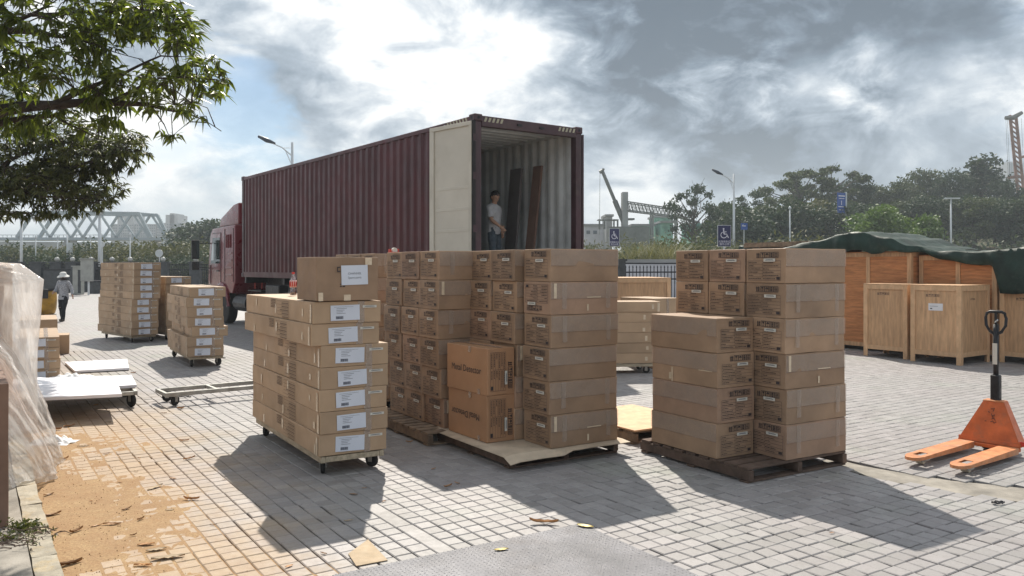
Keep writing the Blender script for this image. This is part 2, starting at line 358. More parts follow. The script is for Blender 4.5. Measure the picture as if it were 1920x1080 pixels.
class MB:
    def __init__(s): s.v = []; s.f = []; s.m = []
    def add(s, vs, fs, mi=0):
        b = len(s.v); s.v += [tuple(x) for x in vs]; s.f += [tuple(b + i for i in f) for f in fs]; s.m += [mi] * len(fs); return s
    def box(s, c, d, rz=0, mi=0, mat=None):
        cx, cy, cz = c; x, y, z = d[0] / 2, d[1] / 2, d[2] / 2; co, si = cos(rz), sin(rz)
        vs = []
        for sx, sy, sz in ((-1, -1, -1), (1, -1, -1), (1, 1, -1), (-1, 1, -1), (-1, -1, 1), (1, -1, 1), (1, 1, 1), (-1, 1, 1)):
            p = Vector((sx * x, sy * y, sz * z))
            if mat is not None: p = mat @ p; vs.append((cx + p.x, cy + p.y, cz + p.z))
            else: vs.append((cx + p.x * co - p.y * si, cy + p.x * si + p.y * co, cz + p.z))
        return s.add(vs, [(0, 3, 2, 1), (4, 5, 6, 7), (0, 1, 5, 4), (1, 2, 6, 5), (2, 3, 7, 6), (3, 0, 4, 7)], mi)
    def b2(s, a, b, mi=0):
        return s.box(((a[0] + b[0]) / 2, (a[1] + b[1]) / 2, (a[2] + b[2]) / 2), (abs(b[0] - a[0]), abs(b[1] - a[1]), abs(b[2] - a[2])), 0, mi)
    def tube(s, pts, r, n=8, mi=0, cap=True):
        pts = [Vector(p) for p in pts]; rs = r if hasattr(r, '__len__') else [r] * len(pts)
        vs = []; up = Vector((0, 0, 1))
        for i, p in enumerate(pts):
            d = (pts[min(i + 1, len(pts) - 1)] - pts[max(i - 1, 0)]).normalized()
            a = d.cross(up if abs(d.z) < .95 else Vector((1, 0, 0))).normalized(); b = d.cross(a)
            for k in range(n):
                t = 2 * pi * k / n; vs.append(p + (a * cos(t) + b * sin(t)) * rs[i])
        fs = []
        for i in range(len(pts) - 1):
            for k in range(n):
                k2 = (k + 1) % n; fs.append((i * n + k, i * n + k2, (i + 1) * n + k2, (i + 1) * n + k))
        if cap: fs += [tuple(range(n - 1, -1, -1)), tuple((len(pts) - 1) * n + k for k in range(n))]
        return s.add(vs, fs, mi)
    def bar(s, p0, p1, w_, h_, mi=0):
        p0, p1 = Vector(p0), Vector(p1); d = p1 - p0; L = d.length; q = d.to_track_quat('X', 'Z').to_matrix()
        return s.box(tuple((p0 + p1) / 2), (L, w_, h_), 0, mi, q)
    def lathe(s, prof, n=16, c=(0, 0, 0), mi=0, axis='Z'):
        vs = []
        for r_, z in prof:
            for k in range(n):
                t = 2 * pi * k / n
                p = (r_ * cos(t), r_ * sin(t), z)
                if axis == 'Y': p = (p[0], p[2], p[1])
                if axis == 'X': p = (p[2], p[0], p[1])
                vs.append((p[0] + c[0], p[1] + c[1], p[2] + c[2]))
        fs = []
        for i in range(len(prof) - 1):
            for k in range(n):
                k2 = (k + 1) % n; fs.append((i * n + k, i * n + k2, (i + 1) * n + k2, (i + 1) * n + k))
        fs += [tuple(range(n - 1, -1, -1)), tuple((len(prof) - 1) * n + k for k in range(n))]
        return s.add(vs, fs, mi)
    def prism(s, poly, z0, z1, mi=0):
        n = len(poly); vs = [(*p, z0) for p in poly] + [(*p, z1) for p in poly]
        return s.add(vs, [tuple(range(n - 1, -1, -1)), tuple(range(n, 2 * n))] + [(i, (i + 1) % n, n + (i + 1) % n, n + i) for i in range(n)], mi)
    def quad(s, o, a, b, mi=0):
        o, a, b = Vector(o), Vector(a), Vector(b); return s.add([o, o + a, o + a + b, o + b], [(0, 1, 2, 3)], mi)
    def mesh(s, name, mats, smooth=False, fix=True):
        me = bpy.data.meshes.new(name); me.from_pydata(s.v, [], s.f)
        mats = [mats] if isinstance(mats, str) else mats
        for m in mats: me.materials.append(MATS[m])
        if len(mats) > 1: me.polygons.foreach_set('material_index', s.m)
        if fix:
            bm = bmesh.new(); bm.from_mesh(me); bmesh.ops.recalc_face_normals(bm, faces=bm.faces); bm.to_mesh(me); bm.free()
        if smooth: me.polygons.foreach_set('use_smooth', [True] * len(me.polygons)); 
        me.update(); return me
    def build(s, name, mats, parent=None, smooth=False, loc=(0, 0, 0), rot=(0, 0, 0), bevel=0, fix=True, **k):
        me = s.mesh(name, mats, smooth, fix)
        if bevel: bevel_mesh(me, bevel)
        return link(name, me, parent, loc, rot, **k)
def bevel_mesh(me, w_, seg=1):
    bm = bmesh.new(); bm.from_mesh(me)
    bmesh.ops.bevel(bm, geom=[e for e in bm.edges], offset=w_, segments=seg, affect='EDGES', profile=.6, clamp_overlap=True)
    bm.to_mesh(me); bm.free(); me.update()
def smooth_by_angle(me, ang=35):
    try: me.polygons.foreach_set('use_smooth', [True] * len(me.polygons)); me.set_sharp_from_angle(angle=R(ang))
    except Exception: pass
def text_mesh(body, size, mat, name='lettering', align='LEFT', extrude=0.0, sx=1.0):
    cu = bpy.data.curves.new('txt', 'FONT'); cu.body = body; cu.size = size; cu.align_x = align; cu.align_y = 'CENTER'; cu.extrude = extrude; cu.resolution_u = 2
    ob = bpy.data.objects.new('txt', cu); col.objects.link(ob); ob.scale.x = sx
    dg = bpy.context.evaluated_depsgraph_get(); me = bpy.data.meshes.new_from_object(ob.evaluated_get(dg)); me.name = name
    me.transform(Matrix.Diagonal((sx, 1, 1, 1)))
    bpy.data.objects.remove(ob); me.materials.clear(); me.materials.append(MATS[mat]); return me
def nz(x, y=0, z=0, s=0): return mnoise.noise(Vector((x + s * 17.3, y - s * 5.1, z + s * 3.3)))
OA = R(32); UU = Vector((cos(OA), sin(OA), 0)); VV = Vector((-sin(OA), cos(OA), 0))
ORD = ['topmost', 'second', 'third', 'fourth', 'fifth', 'sixth', 'seventh', 'eighth', 'ninth', 'tenth']
# ================================================================== ground and paving
def inside(p, poly):
    x, y = p; c = False; n = len(poly)
    for i in range(n):
        x1, y1 = poly[i]; x2, y2 = poly[(i + 1) % n]
        if (y1 > y) != (y2 > y) and x < (x2 - x1) * (y - y1) / (y2 - y1) + x1: c = not c
    return c
def np_mesh(name, V, F, mats, mi=None, smooth=False):
    me = bpy.data.meshes.new(name); V = np.asarray(V, dtype=np.float32); F = np.asarray(F, dtype=np.int32); n = F.shape[1]
    me.vertices.add(len(V)); me.vertices.foreach_set('co', V.ravel())
    me.loops.add(F.size); me.loops.foreach_set('vertex_index', F.ravel())
    me.polygons.add(len(F)); me.polygons.foreach_set('loop_start', np.arange(0, F.size, n, dtype=np.int32))
    try: me.polygons.foreach_set('loop_total', np.full(len(F), n, dtype=np.int32))
    except Exception: pass
    for m in ([mats] if isinstance(mats, str) else mats): me.materials.append(MATS[m])
    if mi is not None: me.polygons.foreach_set('material_index', np.asarray(mi, dtype=np.int32))
    me.polygons.foreach_set('use_smooth', np.full(len(F), smooth)); me.update(calc_edges=True); me.validate(); return me
TRAP = [(-4.2, 3.4), (4.2, 3.4), (12.6, 17.0), (-12.6, 17.0)]
OUT = [(-75, -30), (75, -30), (75, 64), (-75, 64)]
pv, pf, pm = [], [], []
for i in range(4):
    j = (i + 1) % 4; b = len(pv)
    pv += [(*TRAP[i], -.004), (*TRAP[j], -.004), (*OUT[j], -.004), (*OUT[i], -.004)]; pf.append((b, b + 1, b + 2, b + 3)); pm.append(0)
b = len(pv); pv += [(x * 1.02, y + (.1 if y > 5 else -.1), -.022) for x, y in TRAP]; pf.append((b, b + 1, b + 2, b + 3)); pm.append(1)
me = bpy.data.meshes.new('pavement'); me.from_pydata(pv, [], pf); me.materials.append(MATS['paving_far']); me.materials.append(MATS['joint_soil'])
me.polygons.foreach_set('material_index', pm)
bm = bmesh.new(); bm.from_mesh(me)
for f in bm.faces:
    if f.normal.z < 0: f.normal_flip()
bm.to_mesh(me); bm.free()
pavement = link('pavement', me, kind='structure')

PATCH = [(2.75, 7.9), (3.10, 7.22), (3.35, 6.95), (3.62, 6.72), (3.95, 6.55), (4.35, 6.32), (4.9, 6.25), (4.9, 5.85), (4.05, 5.98), (3.72, 6.15), (3.45, 6.32), (3.25, 6.55), (3.05, 6.72), (2.85, 7.2)]
def tile_verts(cx, cy, hw, hh, rz, zt, tx, ty, bev=.006, dep=.023, wav=0.0):
    co, si = cos(rz), sin(rz); vs = []
    for k, (h1, h2, z) in enumerate(((hw, hh, -dep), (hw, hh, -.005), (hw - bev, hh - bev, 0))):
        for sx, sy in ((-1, -1), (1, -1), (1, 1), (-1, 1)):
            x, y = sx * h1, sy * h2
            if wav: x += wav * (1 if sy > 0 else -1) * .5
            vs.append((cx + x * co - y * si, cy + x * si + y * co, zt + z + x * tx + y * ty))
    return vs
TF = [(0, 1, 5, 4), (1, 2, 6, 5), (2, 3, 7, 6), (3, 0, 4, 7), (4, 5, 9, 8), (5, 6, 10, 9), (6, 7, 11, 10), (7, 4, 8, 11), (8, 9, 10, 11)]
tiles = []
for iu in range(-30, 160):
    ug0 = (iu + .5) * TS
    if ug0 < .42: continue
    strip = iu in (19, 20) and False
    for iv in range(0, 190):
        vg0 = (iv + .5) * TS; ug = ug0; L = TS; W_ = TS
        if iu == 19:                                   # one course of long plain slabs
            if iv % 5: continue
            vg0 = (iv + 2.5) * TS; L = TS * 5
        x = ug * GC - vg0 * GS; y = ug * GS + vg0 * GC
        if not inside((x, y), TRAP): continue
        if x > 1.2 and y < 7.9 and x - 1.1 > (y - 6.4) * -.6:     # running bond with shifted stones
            vg0 += 0; ug += .0
        x = ug * GC - vg0 * GS; y = ug * GS + vg0 * GC
        if inside((x, y), PATCH): continue
        rough_zone = (x > .7 and y < 7.2 + .25 * nz(x, y, 1)) or nz(x * .6, y * .6, 4) > .38
        jit = .0026 if rough_zone else .0012
        if rough_zone and iv % 1 == 0:
            sh = .010 * nz(iu * .8, iv * .8, 2)
        else: sh = 0
        gap = .0028 if rough_zone else .0030
        cx = x + rng.normal(0, jit * .6) + sh * GC; cy = y + rng.normal(0, jit * .6) + sh * GS
        wav = (.016 if rough_zone and x > 1.0 and rng.random() < .6 else 0) * rng.choice((-1, 1)) * rng.uniform(.3, 1)
        tiles.append((cx, cy, W_ / 2 - gap * (1.55 if rough_zone else .8), L / 2 - gap * (.9 if rough_zone else .8), GA + rng.normal(0, .008 if rough_zone else .005), rng.normal(-.001, .0016 if rough_zone else .0008), rng.normal(0, .006 if rough_zone else .004), rng.normal(0, .006 if rough_zone else .004), wav))
def in_view(x, y): return y > 4.62 and abs(x) < .62 * y
SLAB_C = (.47, 5.53)
def under_slab(x, y):
    dx, dy = x - .47, y - 5.53; u = dx * UU.x + dy * UU.y; v = dx * VV.x + dy * VV.y
    return -1.75 < u < 0 and -1.6 < v < 0
near = [i for i, t in enumerate(tiles) if in_view(t[0], t[1]) and t[2] < .1 and t[3] < .1 and not under_slab(t[0], t[1])]
near.sort(key=lambda i: tiles[i][1]); near = set(near[:300])
V = []; 
for i, t in enumerate(tiles):
    if i in near: continue
    V.append(tile_verts(t[0], t[1], t[2], t[3], t[4], t[5], t[6], t[7], wav=t[8]))
V = np.array(V).reshape(-1, 3); nt = len(V) // 12
F = (np.array(TF)[None] + (np.arange(nt) * 12)[:, None, None]).reshape(-1, 4)
link('paver_field', np_mesh('paver_field', V, F, 'paver'), pavement, kind='stuff')
pmesh = {}
for i in near:
    t = tiles[i]; q = 1 if t[8] > .005 else (-1 if t[8] < -.005 else 0)
    if (q, t[2] > .0575) not in pmesh:
        vs = tile_verts(0, 0, t[2], t[3], 0, 0, 0, 0, wav=.013 * q); pmesh[(q, t[2] > .0575)] = np_mesh('paver', vs, TF, 'paver')
    link('paver', pmesh[(q, t[2] > .0575)], pavement, (t[0], t[1], t[5]), (t[7], -t[6], t[4]))
# patch of rough mortar where stones are missing
mb = MB(); n = len(PATCH)
bmv = [(x, y, -.011 + .004 * nz(x * 5, y * 5)) for x, y in PATCH]
mb.add(bmv, [tuple(range(n))]); mb.build('mortar_patch', 'platform_concrete', pavement)
# sand drifted over the stones beside the kerb
us = np.arange(.40, 2.5, .022); vs_ = np.arange(2.6, 13.0, .03); nu, nv = len(us), len(vs_)
H = np.zeros((nu, nv))
for i, u in enumerate(us):
    for j, v in enumerate(vs_):
        m = (1.75 - u - .02 * v + .55 * nz(u * .9, v * .7, 3) + .22 * nz(u * 3, v * 2.4, 8)) 
        H[i, j] = -.0155 + .0115 * min(1, max(0, m * 2.4)) + .0068 * min(1.2, max(0, m - .12)) + .0022 * nz(u * 30, v * 12, 5) + .0030 * nz(u * 8, v * 8, 1) + .0010 * nz(u * 60, v * 50, 2)
        if v > 9: H[i, j] -= .004 * (v - 9)
Uq, Vq = np.meshgrid(us, vs_, indexing='ij')
P = np.stack([Uq * GC - Vq * GS, Uq * GS + Vq * GC, np.maximum(H, -.017)], -1).reshape(-1, 3)
idx = np.arange(nu * nv).reshape(nu, nv)
F = np.stack([idx[:-1, :-1], idx[1:, :-1], idx[1:, 1:], idx[:-1, 1:]], -1).reshape(-1, 4)
keep = (H[:-1, :-1] > -.012).reshape(-1)
link('sand', np_mesh('sand', P, F[keep], 'sand', smooth=True), kind='stuff')

def gpt(u, v, z=0): return (u * GC - v * GS, u * GS + v * GC, z)
# raised pavement and its kerb on the left
mb = MB(); c = [gpt(-6, 1.0)[:2], gpt(.27, 1.0)[:2], gpt(.27, 12.2)[:2], gpt(-6, 12.2)[:2]]
mb.prism(c, -.02, .115); mb.build('raised_pavement', 'platform_concrete', kind='structure')
kb = empty('kerb', gpt(.34, 3), 0, kind='structure')
for k in range(18):
    L = .6; m2 = MB(); m2.box((0, 0, .05), (.125, L - .012, .13)); me = m2.mesh('kerb_stone', 'kerb_concrete')
    bm = bmesh.new(); bm.from_mesh(me); bmesh.ops.subdivide_edges(bm, edges=bm.edges, cuts=3, use_grid_fill=True)
    for v in bm.verts:
        n_ = nz(v.co.x * 9, v.co.y * 9 + k * 3, v.co.z * 9); v.co += Vector((n_ * .008, 0, n_ * .008))
        if k in (0, 1, 2, 3) and v.co.z > .08 and v.co.x > .03: v.co.z -= .03 * max(0, nz(v.co.y * 7, k) + .3)
    bm.to_mesh(me); bm.free()
    g = gpt(.34, 2.0 + k * L); o = link('kerb_stone', me, kb); o.location = (g[0] - kb.location.x, g[1] - kb.location.y, 0); o.rotation_euler = (0, 0, GA)
# steel slab in the foreground
pl = empty('steel_cover_plate', (.47, 5.53, 0), R(32), label='large flat grey studded steel plate lying on the paving in front', cat='cover plate')
mb = MB(); mb.b2((-1.75, -1.6, .003), (0, 0, .011)); mb.build('plate', 'steel_plate', pl, bevel=.002)
mb = MB()
for i in range(56):
    for j in range(52):
        x, y = -1.73 + i * .031, -1.585 + j * .031; a = pi / 4 if (i + j) % 2 else -pi / 4
        b = len(mb.v); ca, sa = cos(a), sin(a)
        for px_, py_, pz_ in ((-.010, 0, 0), (0, -.0035, 0), (.010, 0, 0), (0, .0035, 0), (0, 0, .0022)):
            mb.v.append((x + px_ * ca - py_ * sa, y + px_ * sa + py_ * ca, .0111 + pz_))
        mb.f += [(b, b + 1, b + 4), (b + 1, b + 2, b + 4), (b + 2, b + 3, b + 4), (b + 3, b, b + 4)]; mb.m += [0] * 4
mb.build('stud', 'steel_plate', pl, kind='stuff', fix=False)
# outer ground
mb = MB(); mb.add([(-940, -240, -.06), (940, -240, -.06), (940, 1240, -.06), (-940, 1240, -.06)], [(0, 1, 2, 3)])
mb.build('ground', 'hill_soil', kind='structure')

# ================================================================== foliage tools
def leaf_cloud(cent, rad, n, size, shell=.55, seed=0, asp=.5, up=.0):
    """random leaf quads through a set of ellipsoidal clumps; returns V, F"""
    g = np.random.default_rng(seed); cent = np.asarray(cent, float); rad = np.asarray(rad, float)
    vol = rad[:, 0] * rad[:, 1] * rad[:, 2]; pr = vol ** .72; pr /= pr.sum()
    k = g.choice(len(cent), n, p=pr); d = g.normal(size=(n, 3)); d /= np.linalg.norm(d, axis=1)[:, None]
    r = (shell + (1 - shell) * g.random(n)) ** .8; r *= 1 + .12 * g.normal(size=n)
    ph = d * 4 + cent[k]; lump = np.sin(ph[:, 0] * 2.1 + k) * np.sin(ph[:, 1] * 2.7 + 1.3 * k) * np.sin(ph[:, 2] * 2.3)
    r *= 1 + .25 * lump
    p = cent[k] + d * rad[k] * r[:, None]
    a = g.normal(size=(n, 3)); a[:, 2] -= up; a /= np.linalg.norm(a, axis=1)[:, None]
    b = np.cross(a, g.normal(size=(n, 3))); b /= np.linalg.norm(b, axis=1)[:, None]
    s = size * g.uniform(.6, 1.35, n)[:, None]
    V = np.stack([p - a * s, p + b * s * asp, p + a * s, p - b * s * asp], 1).reshape(-1, 3)
    return V, np.arange(n * 4).reshape(-1, 4)
def limb_mb(mb, p0, p1, r0, r1, seed=0, n=6, wob=.12, segs=5):
    p0, p1 = Vector(p0), Vector(p1); L = (p1 - p0).length; pts = []; rs = []
    for i in range(segs + 1):
        t = i / segs; p = p0.lerp(p1, t); w_ = wob * L * sin(pi * t)
        pts.append(p + Vector((nz(t * 2, seed, 1), nz(t * 2, seed, 5), nz(t * 2, seed, 9) * .5)) * w_ * 2); rs.append(r0 + (r1 - r0) * t)
    mb.tube(pts, rs, n); return pts
def make_tree(kind, h, seed, leafm, leafn, lsize, spread=1.0, sparse=False, conical=False, low=.35):
    """returns (trunk mesh, crown mesh) with the base at the origin"""
    g = random.Random(seed); mb = MB(); cents = []; rads = []
    nb = 14 if not sparse else 20
    top = h * .62; limb_mb(mb, (0, 0, 0), (g.uniform(-.3, .3), g.uniform(-.2, .2), top), .035 * h, .018 * h, seed)
    for i in range(nb):
        t = (i + .5) / nb; a = i * 2.4 + g.uniform(-.5, .5)
        if conical: z = h * (low + (1 - low) * t); rr = h * .26 * spread * (1 - t) ** .7
        else: z = h * (low + (.95 - low) * t); rr = h * .40 * spread * math.sqrt(max(.05, 1 - (2 * t - .75) ** 2 * .62)) * g.uniform(.55, 1.0)
        c = Vector((cos(a) * rr, sin(a) * rr, z)); k = h * (.10 if sparse else .155) * g.uniform(.75, 1.3) * (.7 if conical else 1)
        cents.append(tuple(c)); rads.append((k * 1.25, k * 1.25, k * (.55 if sparse else .8)))
        limb_mb(mb, (0, 0, min(top, z * .72)), tuple(c), .012 * h, .004 * h, seed + i, 4, .1, 3)
        if sparse:
            for q in range(3):
                e = c + Vector((g.uniform(-1, 1), g.uniform(-1, 1), g.uniform(-.1, .8))) * k * 1.3; limb_mb(mb, tuple(c * .85 + Vector((0, 0, z * .12))), tuple(e), .004 * h, .002 * h, seed + q, 3, .1, 2)
    if not sparse:
        cents.append((0, 0, h * .66)); rads.append((h * .24 * spread, h * .24 * spread, h * .24))
    V, F = leaf_cloud(cents, rads, leafn, lsize, .35 if not sparse else .2, seed, .55)
    return mb.mesh('trunk', 'bark_far'), np_mesh('crown', V, F, leafm)
TREES = {}
def tree(kind, x, y, z, h, sx=1.0, rz=0, label='', group=None, name='tree', cat='tree'):
    tm, cm, h0 = TREES[kind]; s = h / h0
    o = empty(name, (x, y, z), rz, label=label, cat=cat, group=group); o.scale = (s * sx, s * sx, s)
    link('trunk', tm, o); link('crown', cm, o); return o
for k, a in {'round': (8, 1, 'leaf_far', 5200, .20, 1.0), 'round_b': (8, 2, 'leaf_far_dark', 5600, .20, 1.1), 'dark': (8, 5, 'leaf_far_dark', 5200, .19, .9),
             'yellow': (8, 6, 'leaf_yellowish', 5200, .20, 1.15), 'bright': (8, 8, 'leaf_bright', 8200, .19, 1.25)}.items():
    t_, c_ = make_tree(k, a[0], a[1], a[2], a[3], a[4], a[5], low=.22); TREES[k] = (t_, c_, a[0])
t_, c_ = make_tree('sparse', 8, 11, 'leaf_far_dark', 2300, .17, 1.2, sparse=True, low=.45); TREES['sparse'] = (t_, c_, 8)
t_, c_ = make_tree('spreading', 8, 12, 'leaf_far', 5200, .17, 1.55, sparse=True, low=.42); TREES['spreading'] = (t_, c_, 8)
t_, c_ = make_tree('conical', 8, 15, 'leaf_far_dark', 3600, .19, 1.15, conical=True, low=.25); TREES['conical'] = (t_, c_, 8)
def bush_mesh(seed, w_, d_, h_, mat, n, size, asp=.5):
    g = random.Random(seed); c = []; r = []
    for i in range(14):
        k = g.uniform(.22, .42); c.append((g.uniform(-.5, .5) * w_, g.uniform(-.5, .5) * d_, h_ * g.uniform(.25, .66))); r.append((w_ * k * .6, d_ * k * .9, h_ * k))
    V, F = leaf_cloud(c, r, n, size, .3, seed, asp); V[:, 2] = np.abs(V[:, 2]); return np_mesh('bush', V, F, mat)

# ================================================================== far background, right: hill, trees, site
def smooth(a, b, x): t = max(0, min(1, (x - a) / (b - a))); return t * t * (3 - 2 * t)
def hill_h(x, y):
    return 7.2 * smooth(66, 122, y) * smooth(14, 48, x) + 2.2 * smooth(110, 150, y) * smooth(55, 100, x) + .5 * nz(x * .08, y * .08)
xs = np.linspace(4, 230, 76); ys = np.linspace(60, 240, 60)
P = np.array([(x, y, -.2 + hill_h(x, y)) for x in xs for y in ys]); idx = np.arange(76 * 60).reshape(76, 60)
F = np.stack([idx[:-1, :-1], idx[1:, :-1], idx[1:, 1:], idx[:-1, 1:]], -1).reshape(-1, 4)
link('hill', np_mesh('hill', P, F, 'hill_soil', smooth=True), kind='structure')
def at(px, Y, py=None):
    X = (px - 960) / 1530 * Y; return (X, Y, None if py is None else 1.75 + (500 - py) * Y / 1530)
hill_trees = [  # px, top y, distance, kind, width factor, label
    (1300, 343, 100, 'sparse', .62, 'sparse dark tree standing alone at the left end of the hill'),
    (1356, 386, 98, 'round_b', .8, 'low dark tree between the alone sparse tree and the tall street lamp'),
    (1408, 357, 108, 'sparse', .85, 'small open tree just right of the street lamp pole on the hill'),
    (1455, 366, 104, 'spreading', .8, 'thin branched tree left of the broad tree on the ridge'),
    (1500, 318, 116, 'spreading', .9, 'broad spreading tree on the ridge, its left crown'),
    (1552, 308, 118, 'spreading', 1.0, 'broadest and highest spreading tree on the ridge above the blue road sign'),
    (1604, 338, 120, 'round_b', .8, 'dark rounded tree right of the broadest spreading tree'),
    (1648, 350, 122, 'round', 1.0, 'small rounded ridge tree above the bright green bush'),
    (1692, 342, 120, 'round', 1.0, 'pale green rounded ridge tree right of the bright green bush'),
    (1736, 320, 124, 'round', .95, 'tall rounded ridge tree above the white lamp post'),
    (1784, 327, 120, 'round_b', .75, 'dark rounded ridge tree beside the pointed tree'),
    (1840, 300, 124, 'conical', 1.35, 'tallest dark pointed tree on the ridge left of the drilling rig'),
    (1884, 340, 118, 'dark', .8, 'dark tree on the ridge at the foot of the drilling rig'),
    (1925, 352, 116, 'dark', .9, 'dark ridge tree at the right edge beside the drilling rig'),
]
for px, ty, Y, kd, sx, lb in hill_trees:
    X, _, zt = at(px, Y, ty); zb = hill_h(X, Y) - .4; tree(kd, X, Y, zb, zt - zb, sx, px * .7, lb, 'trees on the ridge of the hill')
LOWL = ['leafy slope tree right behind the small blue direction sign', 'leafy slope tree left of the thin white post', 'leafy slope tree directly behind the thin white post', 'yellowish slope tree between the thin white post and the blue road sign', 'leafy slope tree close left of the tall blue road sign',
        'dark slope tree close right of the tall blue road sign', 'leafy slope tree above the smaller bright green tree', 'leafy slope tree left of the white lamp post with flat head', 'dark slope tree right behind the white lamp post with flat head', 'leafy slope tree below the pointed ridge tree, left one',
        'leafy slope tree below the pointed ridge tree, right one', 'dark slope tree straight below the drilling rig mast', 'leafy slope tree at the right edge below the drilling rig']
low_trees = [(1395, 398, 84, 'round_b'), (1440, 392, 90, 'round'), (1478, 384, 88, 'round_b'), (1518, 382, 92, 'yellow'), (1562, 388, 90, 'round_b'), (1612, 380, 96, 'dark'), (1700, 378, 98, 'round'), (1742, 372, 96, 'round_b'),
             (1790, 366, 98, 'dark'), (1828, 372, 94, 'round'), (1866, 376, 96, 'round_b'), (1905, 372, 92, 'dark'), (1950, 366, 92, 'round')]
for i, (px, ty, Y, kd) in enumerate(low_trees):
    X, _, zt = at(px, Y, ty); zb = hill_h(X, Y) - .3
    tree(kd, X, Y, zb, zt - zb, 1.15, px * 1.3, LOWL[i], 'trees on the lower slope of the hill')
X, _, zt = at(1652, 74, 388); tree('bright', X, 74, -.1, zt + .1, 1.05, 1, 'bright yellow green bushy tree at the foot of the hill, left one', 'bright green trees')
X, _, zt = at(1700, 77, 402); tree('bright', X, 77, -.1, zt + .1, .9, 2.5, 'bright yellow green bushy tree at the foot of the hill, smaller right one', 'bright green trees')
# undergrowth on the slope reads as one mass
c = []; r = []; g = random.Random(3)
for i in range(420):
    X = g.uniform(10, 110); Y = g.uniform(62, 118); k = g.uniform(.9, 2.2)
    if X / Y < .13: continue
    c.append((X, Y, hill_h(X, Y) + k * .4)); r.append((k * 1.5, k * 1.2, k))
V, F = leaf_cloud(c, r, 30000, .26, .3, 9, .5); link('undergrowth', np_mesh('undergrowth', V, F, ['leaf_far', 'leaf_far_dark'], (np.arange(len(F)) // 900) % 2), kind='stuff')
# reeds and shrubs beyond the right fence
bm1 = bush_mesh(21, 5, 3, 3.0, 'leaf_far', 3600, .11, .35); bm2 = bush_mesh(22, 4, 3, 2.6, 'leaf_yellowish', 3000, .13, .25)
def reed_mesh(seed, n=900, w_=3.0, h_=3.2):
    g = np.random.default_rng(seed); V = []; F = []
    for i in range(n):
        k = g.integers(0, 5); bx = (k - 2) * w_ * .2 + g.normal(0, w_ * .06); by = g.normal(0, .4); a = g.uniform(0, 2 * pi); ln = h_ * g.uniform(.55, 1.05); lean = g.uniform(.15, .75) * ln * .6
        w = .022; pts = [(bx, by, 0), (bx + cos(a) * lean * .3, by + sin(a) * lean * .3, ln * .6), (bx + cos(a) * lean, by + sin(a) * lean, ln * .8)]
        sx, sy = -sin(a) * w, cos(a) * w; b = len(V)
        for q, p in enumerate(pts):
            f = (1, .8, .1)[q]; V += [(p[0] + sx * f, p[1] + sy * f, p[2]), (p[0] - sx * f, p[1] - sy * f, p[2])]
        F += [(b, b + 1, b + 3, b + 2), (b + 2, b + 3, b + 5, b + 4)]
    return np_mesh('reeds', V, F, 'reed')
rm = reed_mesh(5)
for i, (px, Y, ty, wch, lb) in enumerate([(1118, 50, 448, 0, 'grey green shrub just right of the container behind the fence'), (1163, 47, 452, 0, 'grey green shrub behind the left wheelchair sign'),
        (1215, 46, 438, 2, 'tall clump of pale reeds between the two wheelchair signs'), (1252, 49, 442, 2, 'second clump of pale reeds, nearer the right wheelchair sign'), (1290, 52, 438, 0, 'dense shrub left of the right wheelchair sign'),
        (1325, 50, 444, 1, 'yellowish shrub close left of the right wheelchair sign'), (1385, 54, 440, 0, 'dense shrub right of the street lamp pole'), (1438, 56, 436, 1, 'yellowish shrub behind the tarpaulin, left part'),
        (1180, 62, 440, 1, 'yellowish shrub at the foot of the concrete column'), (1500, 60, 438, 0, 'shrub behind the stacked pallets under the tarpaulin'), (1270, 66, 432, 0, 'shrub in front of the green netting')]):
    X, _, zt = at(px, Y, ty); me = (bm1, bm2, rm)[wch]; o = link('shrub' if wch < 2 else 'reed_clump', me, None, (X, Y, -.05), (0, 0, i * 1.1), label=lb, cat='shrub' if wch < 2 else 'reeds', group='shrubs beyond the right fence')
    s = zt / (3.0, 2.6, 2.9)[wch]; o.scale = (s, s, s)
# construction site
Y0 = 125; s_ = Y0 / 1530
def w3(px, py, Y=Y0, dy=0): return ((px - 960) / 1530 * Y, Y + dy, 1.75 + (500 - py) * Y / 1530)
def spar(mb, a, b, r=.12): mb.tube([a, b], r, 5)
cr = empty('mobile_crane', w3(1168, 470), label='distant grey mobile crane with slanted boom beside concrete column', cat='crane')
def kid(mb, name, mat, par, **k):
    o = mb.build(name, mat, None, **k); o.parent = par; o.matrix_parent_inverse = Matrix.Translation(par.location).inverted() if par.rotation_euler.z == 0 else (Matrix.Translation(par.location) @ Matrix.Rotation(par.rotation_euler.z, 4, 'Z')).inverted(); return o
mb = MB(); a, b = Vector(w3(1176, 432)), Vector(w3(1129, 320)); m_ = a.lerp(b, .5); mb.tube([a, m_], .42, 6); mb.tube([m_, b], .28, 6); kid(mb, 'boom', 'crane_steel', cr)
mb = MB(); mb.tube([w3(1130, 320), w3(1124, 323)], .3, 5); mb.tube([w3(1129, 322), w3(1132, 316)], .2, 5); kid(mb, 'boom_head', 'crane_steel', cr)
mb = MB(); mb.tube([w3(1125, 323), w3(1124, 440)], .035, 3); kid(mb, 'cable', 'crane_steel', cr)
mb = MB(); mb.box(w3(1178, 444), (6, 3, 3)); kid(mb, 'cabin', 'crane_steel', cr)
mb = MB(); mb.b2(w3(1166, 361, dy=-1.0), w3(1176, 480, dy=1.0)); o = mb.build('concrete_column', 'concrete_far', label='tall bare concrete column beside the distant crane', cat='column')
gt = empty('gantry_truss', w3(1230, 470), label='distant steel lattice gantry beam on two columns', cat='gantry')
mb = MB()
